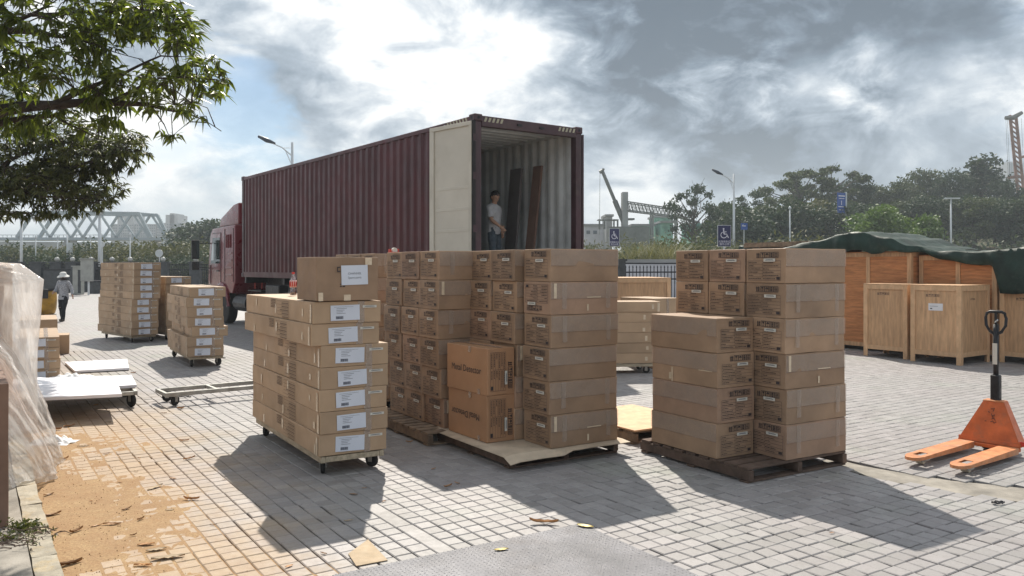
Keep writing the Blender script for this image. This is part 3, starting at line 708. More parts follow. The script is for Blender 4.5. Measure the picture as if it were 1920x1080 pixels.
for k in range(18):
    t0, t1 = k / 18, (k + 1) / 18; x0, x1 = 1174 + 118 * t0, 1174 + 118 * t1; yt0, yt1 = 379 + 18 * t0, 379 + 18 * t1; d0, d1 = 16 - 4 * t0, 16 - 4 * t1
    for dy in (-1.2, 1.2):
        spar(mb, w3(x0, yt0, dy=dy), w3(x1, yt1, dy=dy), .10); spar(mb, w3(x0, yt0 + d0, dy=dy), w3(x1, yt1 + d1, dy=dy), .10)
        spar(mb, w3(x0, yt0, dy=dy), w3((x0 + x1) / 2, (yt0 + yt1) / 2 + d0, dy=dy), .055); spar(mb, w3((x0 + x1) / 2, (yt0 + yt1) / 2 + d0, dy=dy), w3(x1, yt1, dy=dy), .055)
spar(mb, w3(1268, 406), w3(1312, 418), .22)
kid(mb, 'lattice_beam', 'crane_steel', gt)
for (x, y0, y1, w_) in ((1222, 396, 470, 4), (1267, 405, 470, 2.6)):
    mb = MB()
    for dx in (-w_ / 2, w_ / 2): spar(mb, w3(x + dx, y0), w3(x + dx, y1), .16)
    for q in range(6): yy = y0 + (y1 - y0) * q / 6; spar(mb, w3(x - w_ / 2, yy), w3(x + w_ / 2, yy + 6), .08)
    if x > 1250: spar(mb, w3(1262, 418), w3(1255, 402), .15); spar(mb, w3(1262, 418), w3(1270, 402), .15)
    kid(mb, 'support_column', 'concrete_far', gt)
for (x0, y0, x1, y1, dy, m, lb) in [(1096, 424, 1133, 470, 8, 'wall_white', 'pale low site building just right of the container'), (1137, 406, 1148, 470, 4, 'building_far', 'narrow pale grey tower on the building site'),
        (1228, 408, 1262, 440, 12, 'green_net', 'half built block wrapped in pale green netting, the taller one'), (1186, 424, 1226, 450, 6, 'green_net', 'low heap wrapped in pale green netting'), (1240, 418, 1262, 470, 4, 'green_net', 'netting covered block beside the gantry column'),
        (1296, 424, 1470, 436, -20, 'green_net', 'long pale teal roofed shed at the foot of the hill')]:
    Y = Y0 + dy; o = empty('site_building', w3((x0 + x1) / 2, 500, Y), label=lb, cat='building', group='buildings on the construction site')
    A, B = w3(x0, y0, Y), w3(x1, y1, Y); mb = MB(); mb.b2(A, (B[0], B[1] + 6, 0)); kid(mb, 'wall', m, o)
    mb = MB(); mb.b2((A[0] - .2, A[1] - .3, A[2]), (B[0] + .2, B[1] + 6.3, A[2] + .35)); kid(mb, 'roof', 'roof_teal' if 'teal' in lb else 'concrete_far', o)
    nw = max(2, int((B[0] - A[0]) / 1.1))
    if m == 'wall_white' or 'teal' in lb:
        wm = MB(); wm.box((0, 0, 0), (.6, .12, .55)); wm = wm.mesh('window', 'building_window')
        for q in range(min(nw, 9)):
            p = (A[0] + .6 + q * (B[0] - A[0] - 1) / min(nw, 9), A[1] - .02, A[2] - 1.0); o2 = link('window', wm, o); o2.location = Vector(p) - o.location
sf = empty('scaffold_platform', w3(1152, 425), label='dark scaffold platform on short posts left of the concrete column', cat='scaffold')
mb = MB(); mb.b2(w3(1122, 411), w3(1160, 413, dy=2)); mb.b2(w3(1176, 409), w3(1190, 412, dy=2)); kid(mb, 'deck', 'crane_steel', sf)
for x in (1124, 1133, 1151, 1158): mb = MB(); spar(mb, w3(x, 412), w3(x, 430), .14); kid(mb, 'post', 'crane_steel', sf)
mb = MB(); mb.lathe([(0.1, 3.4), (5, 2.6), (9, 1.0), (11, 0)], 14, (w3(1290, 500, 150)[0], 150, 2.2)); mb.build('soil_mound', 'red_soil', label='bare reddish soil mound behind the site sheds', cat='mound', kind='structure', smooth=True)
# drilling rig and tower behind the hill
rg = empty('drilling_rig', w3(1902, 380, 150), label='tall brown drilling rig mast with forked head above the hill trees', cat='drilling rig')
mb = MB(); a, b = Vector(w3(1899, 216, 150)), Vector(w3(1918, 400, 150))
for dx in (-.55, .55): mb.tube([a + Vector((dx, 0, 0)), b + Vector((dx, 0, 0))], .28, 5)
for q in range(20):
    p = a.lerp(b, q / 20); p2 = a.lerp(b, (q + 1) / 20); mb.tube([p + Vector((-.55, 0, 0)), p2 + Vector((.55, 0, 0))], .16, 4)
kid(mb, 'mast', 'rig_brown', rg)
mb = MB(); mb.tube([w3(1885, 221, 150), w3(1899, 221, 150), w3(1916, 211, 150)], [.35, .5, .35], 6); kid(mb, 'head', 'crane_steel', rg)
mb = MB()
for x0, x1 in ((1886, 1892), (1889, 1895), (1915, 1922)): mb.tube([w3(x0, 222, 150), w3(x1, 370, 150)], .03, 3)
kid(mb, 'cable', 'crane_steel', rg)
mb = MB(); mb.tube([w3(1890, 333, 150), w3(1912, 331, 150)], .3, 5); mb.tube([w3(1912, 295, 150), w3(1925, 293, 150)], .25, 5); kid(mb, 'strut', 'rig_brown', rg)
tw = empty('far_tower', w3(1899, 400, 520), label='pale glass tower far behind the drilling rig', cat='tower')
mb = MB(); mb.b2(w3(1891, 303, 520), (w3(1912, 303, 520)[0], 535, 0)); kid(mb, 'wall', 'building_far', tw)
wmm = MB(); wmm.box((0, 0, 0), (.7, .3, 46)); wmm = wmm.mesh('window_strip', 'building_window')
for q in range(6): o2 = link('window_strip', wmm, tw); o2.location = Vector(w3(1893 + q * 3.2, 303, 520)) - tw.location + Vector((0, -.1, -24))

# ================================================================== far background, left: bridge, towers, trees
bY = 200
br = empty('railway_truss_bridge', w3(180, 500, bY), label='pale steel railway truss bridge crossing the left background', cat='bridge')
mb = MB(); mb.b2(w3(-60, 446, bY, -3), w3(420, 451, bY, 3)); kid(mb, 'deck', 'bridge_steel', br)
mb = MB(); mb.b2(w3(-60, 441, bY, -3.2), w3(420, 442, bY, -3.1))
for k in range(60): mb.b2(w3(-60 + k * 8, 441, bY, -3.2), w3(-59.3 + k * 8, 446, bY, -3.1))
kid(mb, 'railing', 'bridge_steel', br)
for dyy in (-3.0, 3.0):
    sh = -14 if dyy < 0 else 0; bn = [60 + sh + 61 * k for k in range(5)]; tn = [90 + sh + 61 * k for k in range(4)]
    mb = MB(); mb.bar(w3(tn[0], 399, bY, dyy), w3(tn[-1] + 12, 402, bY, dyy), .75, .75)
    mb.bar(w3(tn[0], 399, bY, dyy), w3(bn[0], 446, bY, dyy), .7, .7); mb.bar(w3(tn[-1] + 12, 402, bY, dyy), w3(bn[-1] + 4, 446, bY, dyy), .7, .7)
    kid(mb, 'chord', 'bridge_steel', br)
    for k in range(4):
        for q in (0, 1):
            if (k == 0 and q == 0): continue
            mb = MB(); mb.bar(w3(tn[k], 400, bY, dyy), w3(bn[k + q], 446, bY, dyy), .5, .5); kid(mb, 'diagonal', 'bridge_steel', br)
mb = MB()
for x in (83, 146, 206, 268): mb.bar(w3(x - 6, 400, bY, -3), w3(x + 6, 400, bY, 3), .3, .3)
kid(mb, 'cross_bracing', 'bridge_steel', br)
for x in (-20, 132, 292, 370): mb = MB(); mb.b2(w3(x - 4, 451, bY, -2), (w3(x + 4, 451, bY)[0], bY + 2, -1)); kid(mb, 'pier', 'concrete_far', br)
mb = MB(); P_ = [(-160, 7.8), (-96, 7.2), (-92, 5.5), (-84, 0), (-160, 0)]
mb.add([(x * 185 / 200, 185, z) for x, z in P_] + [(x * 199 / 200, 199, z) for x, z in P_], [(0, 1, 2, 3, 4), (9, 8, 7, 6, 5)] + [(i, 5 + i, 5 + (i + 1) % 5, (i + 1) % 5) for i in range(5)])
mb.build('embankment', 'concrete_far', kind='structure')
for (x0, y0, x1, lb, towers) in [(208, 420, 292, 'grey long block of flats seen through the bridge truss', [(222, 252, 402)]), (294, 418, 352, 'grey block of flats with stepped tower right of the bridge', [(312, 334, 403), (320, 328, 400)]), (352, 420, 372, 'low grey block behind the big round tree', [])]:
    Y = 420; o = empty('apartment_block', w3((x0 + x1) / 2, 500, Y), label=lb, cat='building', group='distant apartment blocks')
    mb = MB(); mb.b2(w3(x0, y0, Y), (w3(x1, y0, Y)[0], Y + 14, 0)); kid(mb, 'wall', 'building_far', o)
    for a0, a1, ty in towers: mb = MB(); mb.b2(w3(a0, ty, Y, -1), (w3(a1, ty, Y)[0], Y + 12, 0)); kid(mb, 'tower', 'building_far', o)
    mb = MB()
    for q in range(int((x1 - x0) / 4)):
        for rr in range(5): p = w3(x0 + 2 + q * 4, y0 + 3 + rr * 5, Y); mb.box((p[0], p[1] - (1.1 if towers and towers[0][0] < x0 + 2 + q * 4 < towers[0][1] else .1), p[2]), (.55, .2, .7))
    kid(mb, 'window', 'building_window', o, kind='stuff')
for px, ty, Y, kd, sx, lb in [(385, 411, 110, 'dark', 1.25, 'big round dark tree left of the truck cab'), (352, 430, 112, 'round_b', 1.1, 'lower dark tree left of the big round tree'), (412, 425, 112, 'round_b', 1.1, 'dark tree just behind the truck cab'),
        (350, 452, 80, 'round_b', 1.4, 'broad green tree in front of the big round tree'), (398, 455, 78, 'dark', 1.3, 'low dark tree left of the truck mirror')]:
    X, _, zt = at(px, Y, ty); tree(kd, X, Y, -.1, zt, sx, px, lb, 'trees behind the left fence')
SHL = ['shrub at the far left edge behind the fence', 'shrub right of the thick far left lamp post', 'shrub behind the walking woman', 'shrub behind the electrical cabinet', 'shrub left of the tallest white lamp post', 'shrub right of the tallest white lamp post', 'shrub behind the tall far carton stack', 'shrub left of the round grey sign', 'shrub right of the round grey sign', 'taller shrub left of the truck mirror', 'low shrub just below the round dark trees', 'shrub hidden partly by the truck cab']
bmy = bush_mesh(31, 7, 4, 3.4, 'leaf_yellowish', 5200, .12, .5); bmg = bush_mesh(32, 7, 4, 3.4, 'leaf_far_dark', 5200, .12, .5)
for i, (px, Y, ty, wch) in enumerate([(10, 76, 455, 1), (60, 74, 460, 1), (105, 76, 462, 0), (148, 72, 458, 1), (175, 76, 452, 0), (215, 74, 455, 1), (250, 72, 458, 0), (285, 76, 452, 0), (325, 72, 453, 0), (362, 74, 462, 0), (345, 70, 470, 1), (400, 72, 470, 1)]):
    X, _, zt = at(px, Y, ty); o = link('shrub', (bmy, bmg)[wch], None, (X, Y, -.05), (0, 0, i * 1.7), label=('olive yellow ' if wch == 0 else 'dark green ') + SHL[i], cat='shrub', group=('olive yellow' if wch == 0 else 'dark green') + ' shrubs beneath the bridge')
    s = zt / 3.2; o.scale = (s * 1.1, s, s)
c = []; r = []; g = random.Random(5)
for i in range(160): X = g.uniform(-75, -14); Y = g.uniform(78, 110); k = g.uniform(1.2, 2.4); c.append((X, Y, k * .7)); r.append((k * 1.6, k, k))
V, F = leaf_cloud(c, r, 9000, .3, .3, 19, .5); link('far_shrubbery', np_mesh('far_shrubbery', V, F, 'leaf_far'), kind='stuff')

# ================================================================== lamp posts, signs, fences
def street_light(x, y, h, arm, label, left=True):
    o = empty('street_light', (x, y, 0), label=label, cat='street light', group='street lights'); s = -1 if left else 1
    mb = MB(); mb.tube([(0, 0, 0), (0, 0, h)], [.11, .07], 10); mb.lathe([(.16, 0), (.16, .3), (.11, .35)], 10); mb.build('pole', 'pole_white', o, smooth=True)
    mb = MB(); mb.tube([(0, 0, h - .75), (s * arm * .45, 0, h - .28), (s * arm, 0, h + .02)], [.04, .035, .03], 6); mb.tube([(0, 0, h - 1.3), (s * arm * .3, 0, h - .45)], .025, 5); mb.tube([(0, 0, h - .3), (s * arm * .42, 0, h - .3)], .018, 5); mb.build('arm', 'pole_white', o)
    mb = MB(); A = Vector((s * arm * .75, 0, h - .06)); B = Vector((s * arm * 1.12, 0, h + .12)); Cc = Vector((s * arm * 1.5, 0, h + .34)); mb.tube([A, B, Cc], [.05, .13, .07], 8); mb.build('lamp_head', 'lamp_dark', o, smooth=True)
street_light(*at(548, 45)[:2], 8.6, 1.25, 'tall street light whose slanted lamp rises behind the container')
street_light(*at(1376, 62)[:2], 8.8, 1.1, 'tall white street light right of the wheelchair sign')
for px, Y, ty, r_, lb in [(40, 66, 412, .11, 'thick white lamp post at the far left under the foreground tree'), (67, 72, 448, .05, 'thin white post right of the thick far left lamp post'), (108, 72, 448, .05, 'thin white post under the left part of the bridge'),
        (126, 70, 440, .07, 'white post with a box under the bridge middle'), (170, 72, 448, .05, 'thin white post left of the tallest white lamp post'), (187, 60, 402, .13, 'tallest white lamp post in front of the bridge'), (244, 66, 442, .06, 'thin white post right of the tallest white lamp post'),
        (1783, 84, 372, .10, 'white lamp post with flat head in front of the hill'), (1481, 80, 392, .08, 'thin white post left of the blue road sign')]:
    X, _, zt = at(px, Y, ty); o = empty('lamp_post', (X, Y, 0), label=lb, cat='lamp post', group='white lamp posts')
    mb = MB(); mb.tube([(0, 0, 0), (0, 0, zt)], [r_ * 1.2, r_ * .8], 8); mb.build('pole', 'pole_white', o, smooth=True)
    mb = MB()
    if px == 1783: mb.box((.1, 0, zt), (1.5, .4, .14))
    elif px == 126: mb.box((.25, 0, zt - 1.5), (.35, .2, 1.6))
    else: mb.lathe([(r_ * .8, zt), (r_ * 2, zt + .05), (r_ * 1.6, zt + .2), (.02, zt + .3)], 8)
    mb.build('lamp_head', 'pole_white', o)
# wheelchair signs
def disk(mb, c, r0, r1, a0, a1, n=20, y=0):
    b = len(mb.v)
    for i in range(n + 1):
        a = R(a0 + (a1 - a0) * i / n)
        for r_ in (r0, r1): mb.v.append((c[0] + cos(a) * r_, y, c[1] + sin(a) * r_))
    for i in range(n): mb.f.append((b + 2 * i, b + 2 * i + 1, b + 2 * i + 3, b + 2 * i + 2)); mb.m.append(0)
def seg(mb, a, b, w_, y=0):
    a, b = Vector((a[0], a[1])), Vector((b[0], b[1])); d = (b - a).normalized(); n_ = Vector((-d.y, d.x)) * w_ / 2
    mb.add([((a + n_).x, y, (a + n_).y), ((a - n_).x, y, (a - n_).y), ((b - n_).x, y, (b - n_).y), ((b + n_).x, y, (b + n_).y)], [(0, 1, 2, 3)])
def wheelchair_sign(x, y, z0, w_, h_, label):
    o = empty('parking_sign', (x, y, 0), 0, label=label, cat='sign', group='wheelchair parking signs')
    mb = MB(); mb.tube([(0, .05, 0), (0, .05, z0 + h_ * .6)], .035, 8); mb.build('pole', 'pole_white', o)
    mb = MB(); mb.box((0, 0, z0 + h_ / 2), (w_ + .03, .024, h_ + .03)); mb.build('rim', 'pole_white', o)
    mb = MB(); mb.box((0, -.014, z0 + h_ / 2), (w_, .012, h_)); mb.build('board', 'sign_blue', o)
    mb = MB(); k = w_ * .9; cx, cz = -.02 * w_, z0 + h_ * .58; Y_ = -.0225
    disk(mb, (cx - .02 * k, cz - .06 * k), .24 * k, .295 * k, 115, 385, 26, Y_); disk(mb, (cx - .05 * k, cz + .47 * k), 0, .075 * k, 0, 360, 14, Y_)
    seg(mb, (cx - .05 * k, cz + .38 * k), (cx - .01 * k, cz + .02 * k), .10 * k, Y_); seg(mb, (cx - .02 * k, cz + .02 * k), (cx + .25 * k, cz + .0 * k), .09 * k, Y_)
    seg(mb, (cx - .03 * k, cz + .2 * k), (cx + .2 * k, cz + .2 * k), .06 * k, Y_); seg(mb, (cx + .22 * k, cz + .02 * k), (cx + .38 * k, cz - .32 * k), .08 * k, Y_)
    mb.build('wheelchair_symbol', 'sign_white', o, fix=False)
    for s, zf, sz in (('\u65e0\u969c\u788d\u8f66\u4f4d', .21, .17), ('\u8bf7\u52ff\u5360\u7528', .09, .18)):
        me = text_mesh(s, w_ * sz * 1.12, 'sign_white', align='CENTER'); link('lettering', me, o, (0, -.0225, z0 + h_ * zf), (R(90), 0, 0))
X, Y, zt = at(1358, 31, 423); wheelchair_sign(X, Y, zt - .78, .48, .78, 'larger dark blue wheelchair parking sign beside the white street light pole')
X, Y, zt = at(1152, 41, 429); wheelchair_sign(X, Y, zt - .86, .48, .86, 'smaller dark blue wheelchair parking sign just right of the container')
# big blue road sign
X, Y, zt = at(1586, 88, 362); o = empty('road_sign', (X, Y, 0), R(30), label='tall blue road sign with white lines in front of the ridge trees', cat='road sign')
mb = MB(); mb.tube([(0, 0, 0), (0, 0, zt + .1)], .12, 8); mb.build('pole', 'pole_white', o)
mb = MB(); mb.box((-.72, 0, zt - 1.1), (1.3, .08, 2.2)); mb.build('board', 'road_sign_blue', o)
mb = MB()
for i, (a, b_, zz_, w_) in enumerate([(-1.25, -.2, -.35, .12), (-1.2, -.3, -.62, .06), (-1.25, -.2, -1.5, .09), (-1.2, -.5, -1.85, .06)]): seg(mb, (a, zt + zz_), (b_, zt + zz_), w_, -.045)
seg(mb, (-.75, zt - 1.3), (-.75, zt - .85), .1, -.045); mb.build('marking', 'sign_white', o, fix=False)
X, Y, zt = at(1395, 80, 418); o = empty('road_sign', (X, Y, 0), 0, label='small blue direction sign low on the slope right of the street light', cat='road sign')
mb = MB(); mb.tube([(0, 0, 0), (0, 0, zt)], .05, 6); mb.build('pole', 'pole_white', o)
mb = MB(); mb.box((0, -.06, zt - .35), (.65, .05, .65)); mb.build('board', 'road_sign_blue', o)
mb = MB(); seg(mb, (-.2, zt - .3), (.15, zt - .3), .08, -.09); seg(mb, (-.22, zt - .3), (-.08, zt - .17), .07, -.09); mb.build('marking', 'sign_white', o, fix=False)
# round traffic signs seen from behind
for px, Y, ty, lb in [(299, 60, 468, 'round grey back of a traffic sign on a post behind the far stack of cartons'), (192, 62, 453, 'small round sign high beside the tallest white lamp post')]:
    X, _, zt = at(px, Y, ty); o = empty('round_sign', (X, Y, 0), label=lb, cat='traffic sign'); rr = .28 if px == 299 else .22
    mb = MB(); mb.tube([(0, 0, 0), (0, 0, zt)], .04, 6); mb.build('pole', 'pole_white', o)
    mb = MB(); mb.lathe([(rr, -.02), (rr, .02)], 20, (0, -.07, zt - rr), 0, 'Y'); mb.build('disc', 'pole_white', o)
# right fence: railing in front of a white wall
def railing(x0, y0, x1, y1, h, label, zb=.3, post_every=2.4, sp=.14):
    L = math.hypot(x1 - x0, y1 - y0); a = math.atan2(y1 - y0, x1 - x0); o = empty('railing', (x0, y0, 0), a, label=label, cat='fence')
    mb = MB()
    for z in (zb, h - .42, h - .18, h + .12): mb = MB(); mb.b2((0, -.02, z), (L, .02, z + .045)); mb.build('rail', 'fence_black', o)
    bm_ = MB(); bm_.box((0, 0, (zb + h) / 2 - .05), (.022, .022, h - zb + .1)); bm_.add([(-.02, -.02, h), (.02, -.02, h), (.02, .02, h), (-.02, .02, h), (0, 0, h + .09)], [(0, 1, 4), (1, 2, 4), (2, 3, 4), (3, 0, 4)]); bme = bm_.mesh('bar', 'fence_black')
    for k in range(int(L / sp)):
        link('bar', bme, o, (sp * (k + .5), 0, 0))
    pm_ = MB(); pm_.box((0, 0, (h + .22) / 2), (.26, .26, h + .22)); pm_.box((0, 0, h + .25), (.34, .34, .07)); pme = pm_.mesh('pillar', 'pillar_stone')
    for k in range(int(L / post_every) + 1): link('pillar', pme, o, (k * post_every, .0, 0))
    return o
railing(3.65, 27.5, 9.6, 30.0, 1.72, 'black spiked railing with stone pillars seen between the carton stacks', post_every=3.2)
w_ = empty('boundary_wall', (3.0, 33, 0), label='low white boundary wall behind the black railing', cat='wall')
mb = MB(); mb.b2((0, 0, 0), (16, .25, 1.9)); mb.build('wall_face', 'wall_white', w_); mb = MB(); mb.b2((-.1, -.05, 1.9), (16.1, .3, 2.05)); mb.build('coping', 'concrete_far', w_)
# left fence: dark stone pillars with globe lamps, railings between, gate
FY = 57
fo = empty('pillared_fence', at(0, FY)[:2] + (0,), label='dark fence of stone pillars and black railings across the left background', cat='fence'); fx = fo.location.x
pm_ = MB(); pm_.box((0, 0, 1.0), (.75, .5, 2.0)); pm_.box((0, 0, 2.05), (.9, .62, .1)); pme = pm_.mesh('pillar', 'pillar_stone')
gm_ = MB(); gm_.lathe([(.01, 0), (.10, .02), (.15, .09), (.165, .16), (.15, .23), (.10, .30), (.01, .33)], 12); gme = gm_.mesh('globe_lamp', 'globe', True)
PX = [32, 70, 107, 136, 171, 210, 244, 306, 367, 420, 480]
for i, px in enumerate(PX):
    x = at(px, FY)[0] - fx; link('pillar', pme, fo, (x, 0, 0)); 
    if px not in (32, 70): link('globe_lamp', gme, fo, (x, 0, 2.1))
for i in range(len(PX) - 1):
    a, b = at(PX[i], FY)[0] - fx + .38, at(PX[i + 1], FY)[0] - fx - .38
    mb = MB()
    for z in (.25, 1.5, 1.85): mb = MB(); mb.b2((a, -.03, z), (b, .03, z + .07)); mb.build('rail', 'fence_black', fo)
    n_ = max(3, int((b - a) / .14)); bb = MB(); bb.box((0, 0, 1.0), (.03, .03, 1.8)); bme = bb.mesh('bar', 'fence_black') if i == 0 else bme
    for k in range(n_): link('bar', bme, fo, (a + (b - a) * (k + .5) / n_, 0, 0))
mb = MB(); mb.b2((at(-30, FY)[0] - fx, .35, 0), (at(205, FY)[0] - fx, .5, 1.75)); mb.build('backing_panel', 'panel_green', fo)
for (px, w_, h_, zb, Y, lb) in [(160, .62, 1.35, .85, 50, 'pale grey electrical cabinet raised on a post before the left fence'), (144, .55, 1.75, 0, 51, 'narrow pale kiosk with slanted top left of the raised cabinet')]:
    X = at(px, Y)[0]; o = empty('cabinet', (X, Y, 0), label=lb, cat='cabinet')
    mb = MB(); mb.b2((-w_ / 2, 0, zb), (w_ / 2, .4, zb + h_)); mb.build('housing', 'cabinet', o, bevel=.02)
    mb = MB(); mb.b2((-w_ / 2 - .06, -.06, zb + h_), (w_ / 2 + .06, .46, zb + h_ + .06)); mb.build('lid', 'cabinet', o)
    if zb: mb = MB(); mb.tube([(0.1, .2, 0), (0.1, .2, zb)], .06, 8); mb.build('post', 'pole_white', o)
    else: mb = MB(); mb.b2((w_ / 2 - .2, -.02, .1), (w_ / 2 - .02, 0, h_ - .2)); mb.build('door', 'pillar_stone', o)
for k, (px, w_) in enumerate([(178, .9), (100, 1.3)]):
    X = at(px, 53)[0]; o = empty('planter', (X, 53, 0), label=('dark stone planter right of the electrical cabinet', 'dark gate cabinet behind the walking woman')[k], cat=('planter', 'gate')[k])
    mb = MB(); mb.b2((-w_ / 2, 0, 0), (w_ / 2, .8, (.75, 1.5)[k])); mb.build('box_body', 'pillar_stone', o); mb = MB(); mb.b2((-w_ / 2 - .05, -.05, (.75, 1.5)[k]), (w_ / 2 + .05, .85, (.85, 1.6)[k])); mb.build('rim', 'fence_black', o)
# ================================================================== container truck
TA = R(36.3); TR0 = Vector((-.636, 13.88, 0))        # near rear corner; local x runs across the rear, local y runs forward along the container
CL, CW, CZ0, CZ1 = 12.19, 2.42, 1.45, 4.36
def part(mb, name, mat, par, **k): return mb.build(name, mat, par, **k)
ct = empty('shipping_container', TR0, TA, label='long dark maroon shipping container on the truck, its rear doors open', cat='shipping container')
# fork of materials: outside maroon, inside grey
def corr(x0, x1, z0, z1, along='y', off=0, depth=.036, pitch=.278, sgn=1):
    prof = []; t = x0; st = [(0, 0), (.072, 0), (.14, 1), (.212, 1)]
    while t < x1:
        for a, d in st:
            if t + a < x1: prof.append((t + a, d))
        t += pitch
    prof.append((x1, 0)); mb = MB(); n = len(prof)
    if along == 'y': vs = [(off + sgn * depth * d, a, z) for z in (z0, z1) for a, d in prof]
    else: vs = [(a, off + sgn * depth * d, z) for z in (z0, z1) for a, d in prof]
    mb.add(vs, [(i, i + 1, n + i + 1, n + i) for i in range(n - 1)]); return mb
corr(.18, CL - .18, CZ0 + .14, CZ1 - .1, 'y', .012, sgn=1).build('side_panel', 'maroon', ct, fix=False)
corr(.18, CL - .18, CZ0 + .14, CZ1 - .1, 'y', .020, sgn=1).build('inner_lining', 'container_grey', ct, fix=False)
corr(.18, CL - .18, CZ0 + .14, CZ1 - .1, 'y', CW - .012, sgn=-1).build('side_panel', 'maroon', ct, fix=False)
corr(.18, CL - .18, CZ0 + .14, CZ1 - .1, 'y', CW - .020, sgn=-1).build('inner_lining', 'container_grey', ct, fix=False)
corr(.15, CW - .15, CZ0 + .14, CZ1 - .1, 'x', CL - .02, sgn=-1).build('front_panel', 'maroon', ct, fix=False)
corr(.15, CW - .15, CZ0 + .14, CZ1 - .1, 'x', CL - .035, sgn=-1).build('inner_lining', 'container_grey', ct, fix=False)
# roof (corrugated across)
prof = []; t = .2
while t < CL - .2:
    for a, d in [(0, 0), (.11, 0), (.14, 1), (.25, 1)]: prof.append((t + a, d))
    t += .28
for nm, off, m in (('roof_panel', 0, 'maroon_dark'), ('inner_lining', -.008, 'container_grey')):
    mb = MB(); n = len(prof); vs = [(x, a, CZ1 - .065 + off + .04 * d) for x in (.06, CW - .06) for a, d in prof]; mb.add(vs, [(i, i + 1, n + i + 1, n + i) for i in range(n - 1)]); mb.build(nm, m, ct, fix=False)
for x in (.03, CW - .03):
    mb = MB(); mb.b2((x - .03, .16, CZ1 - .11), (x + .03, CL - .16, CZ1 - .03)); mb.build('top_rail', 'maroon', ct, bevel=.006)
    mb = MB(); mb.b2((x - .03, .16, CZ0), (x + .03, CL - .16, CZ0 + .15)); mb.build('bottom_rail', 'maroon', ct, bevel=.006)
for xa, xb in ((.061, .066), (CW - .066, CW - .061)):
    mb = MB(); mb.b2((xa, .17, CZ1 - .115), (xb, CL - .17, CZ1 - .03)); mb.build('inner_lining', 'container_grey', ct)
for x in (.075, CW - .075):
    for y in (.08, CL - .08):
        mb = MB(); mb.b2((x - .07, y - .075, CZ0 + .12), (x + .07, y + .075, CZ1 - .12)); mb.build('corner_post', 'maroon_dark', ct, bevel=.008)
        for z in (CZ0 + .06, CZ1 - .06):
            mb = MB(); mb.b2((x - .085, y - .09, z - .06), (x + .085, y + .09, z + .062))
            o = mb.build('corner_casting', 'maroon_dark', ct, bevel=.012)
            h_ = MB(); h_.lathe([(.028, 0), (.028, .004)], 10, (x, y - .0935, z), 0, 'Y'); h_.lathe([(.028, 0), (.028, .004)], 10, (x - .0875, y, z), 0, 'X'); h_.build('lifting_hole', 'fence_black', o)
mb = MB(); mb.b2((.15, .0, CZ1 - .20), (CW - .15, .12, CZ1 - .02)); mb.build('door_header', 'maroon_dark', ct, bevel=.008)
mb = MB(); mb.b2((.15, .0, CZ0 + .01), (CW - .15, .12, CZ0 + .15)); mb.build('door_sill', 'maroon_dark', ct, bevel=.008)
for y in (.0,):
    for x0 in (.19, CW - .58):
        for k in range(5):
            mb = MB(); xx = x0 + k * .085; mb.add([(xx, -.003, CZ1 - .12), (xx + .045, -.003, CZ1 - .12), (xx + .075, -.003, CZ1 - .045), (xx + .03, -.003, CZ1 - .045)], [(0, 1, 2, 3)]); mb.build('hazard_stripe', 'hazard_yellow', ct, fix=False)
for k in range(7):
    mb = MB(); yy = .22 + k * .10; mb.add([(-.003, yy, CZ1 - .10), (-.003, yy + .05, CZ1 - .10), (-.003, yy + .08, CZ1 - .04), (-.003, yy + .03, CZ1 - .04)], [(0, 1, 2, 3)]); mb.build('hazard_stripe', 'hazard_yellow', ct, fix=False)
for x in (.95, 1.45): mb = MB(); mb.box((x, -.01, CZ1 - .11), (.10, .03, .035)); mb.build('door_cam_keeper', 'black_metal', ct)
mb = MB(); mb.b2((.06, .12, CZ0 + .10), (CW - .06, CL - .1, CZ0 + .16)); mb.build('floor_board', 'container_floor', ct)
# near door, swung open against the side
DW = 1.17; DA = R(134) - TA
dr = empty('door', (-.02, -.02, 0), DA); dr.parent = ct
mb = MB(); mb.b2((.03, -.018, CZ0 + .13), (DW, .018, CZ1 - .13)); mb.build('door_panel', ['door_cream'], dr, bevel=.004)
mb = MB()
for z0, z1 in ((CZ1 - .20, CZ1 - .13), (CZ0 + .13, CZ0 + .2)): mb.b2((.03, .019, z0), (DW, .045, z1))
for x0, x1 in ((.03, .10), (DW - .12, DW)): mb.b2((x0, .019, CZ0 + .201), (x1, .045, CZ1 - .201))
mb.build('door_frame', 'door_cream', dr, bevel=.004)
for z in (2.35, 2.72, 3.09): mb = MB(); mb.b2((.12, .019, z), (DW - .14, .0235, z + .05)); mb.build('door_rib', 'door_cream', dr, bevel=.002)
mb = MB(); mb.b2((.0, -.03, CZ0 + .12), (.028, .035, CZ1 - .12)); mb.b2((DW + .002, -.02, CZ0 + .13), (DW + .02, .03, CZ1 - .13)); mb.build('door_gasket', 'rubber', dr)
for x in (.35, .85):
    mb = MB(); mb.tube([(x, -.05, CZ0 + .1), (x, -.05, CZ1 - .1)], .018, 8); mb.build('lock_rod', 'steel_frame', dr)
for z in (1.75, 2.4, 3.3, 3.95): mb = MB(); mb.box((-.0, .0, z), (.09, .05, .12)); mb.build('hinge', 'maroon_dark', ct)
dr2 = empty('door', (CW + .03, -.02, 0), R(80)); dr2.parent = ct
mb = MB(); mb.b2((.03, -.018, CZ0 + .13), (DW, .018, CZ1 - .13)); mb.build('door_panel', 'maroon_dark', dr2, bevel=.004)
for x in (.3, .8): mb = MB(); mb.tube([(x, -.05, CZ0 + .1), (x, -.05, CZ1 - .1)], .018, 8); mb.build('lock_rod', 'steel_frame', dr2)
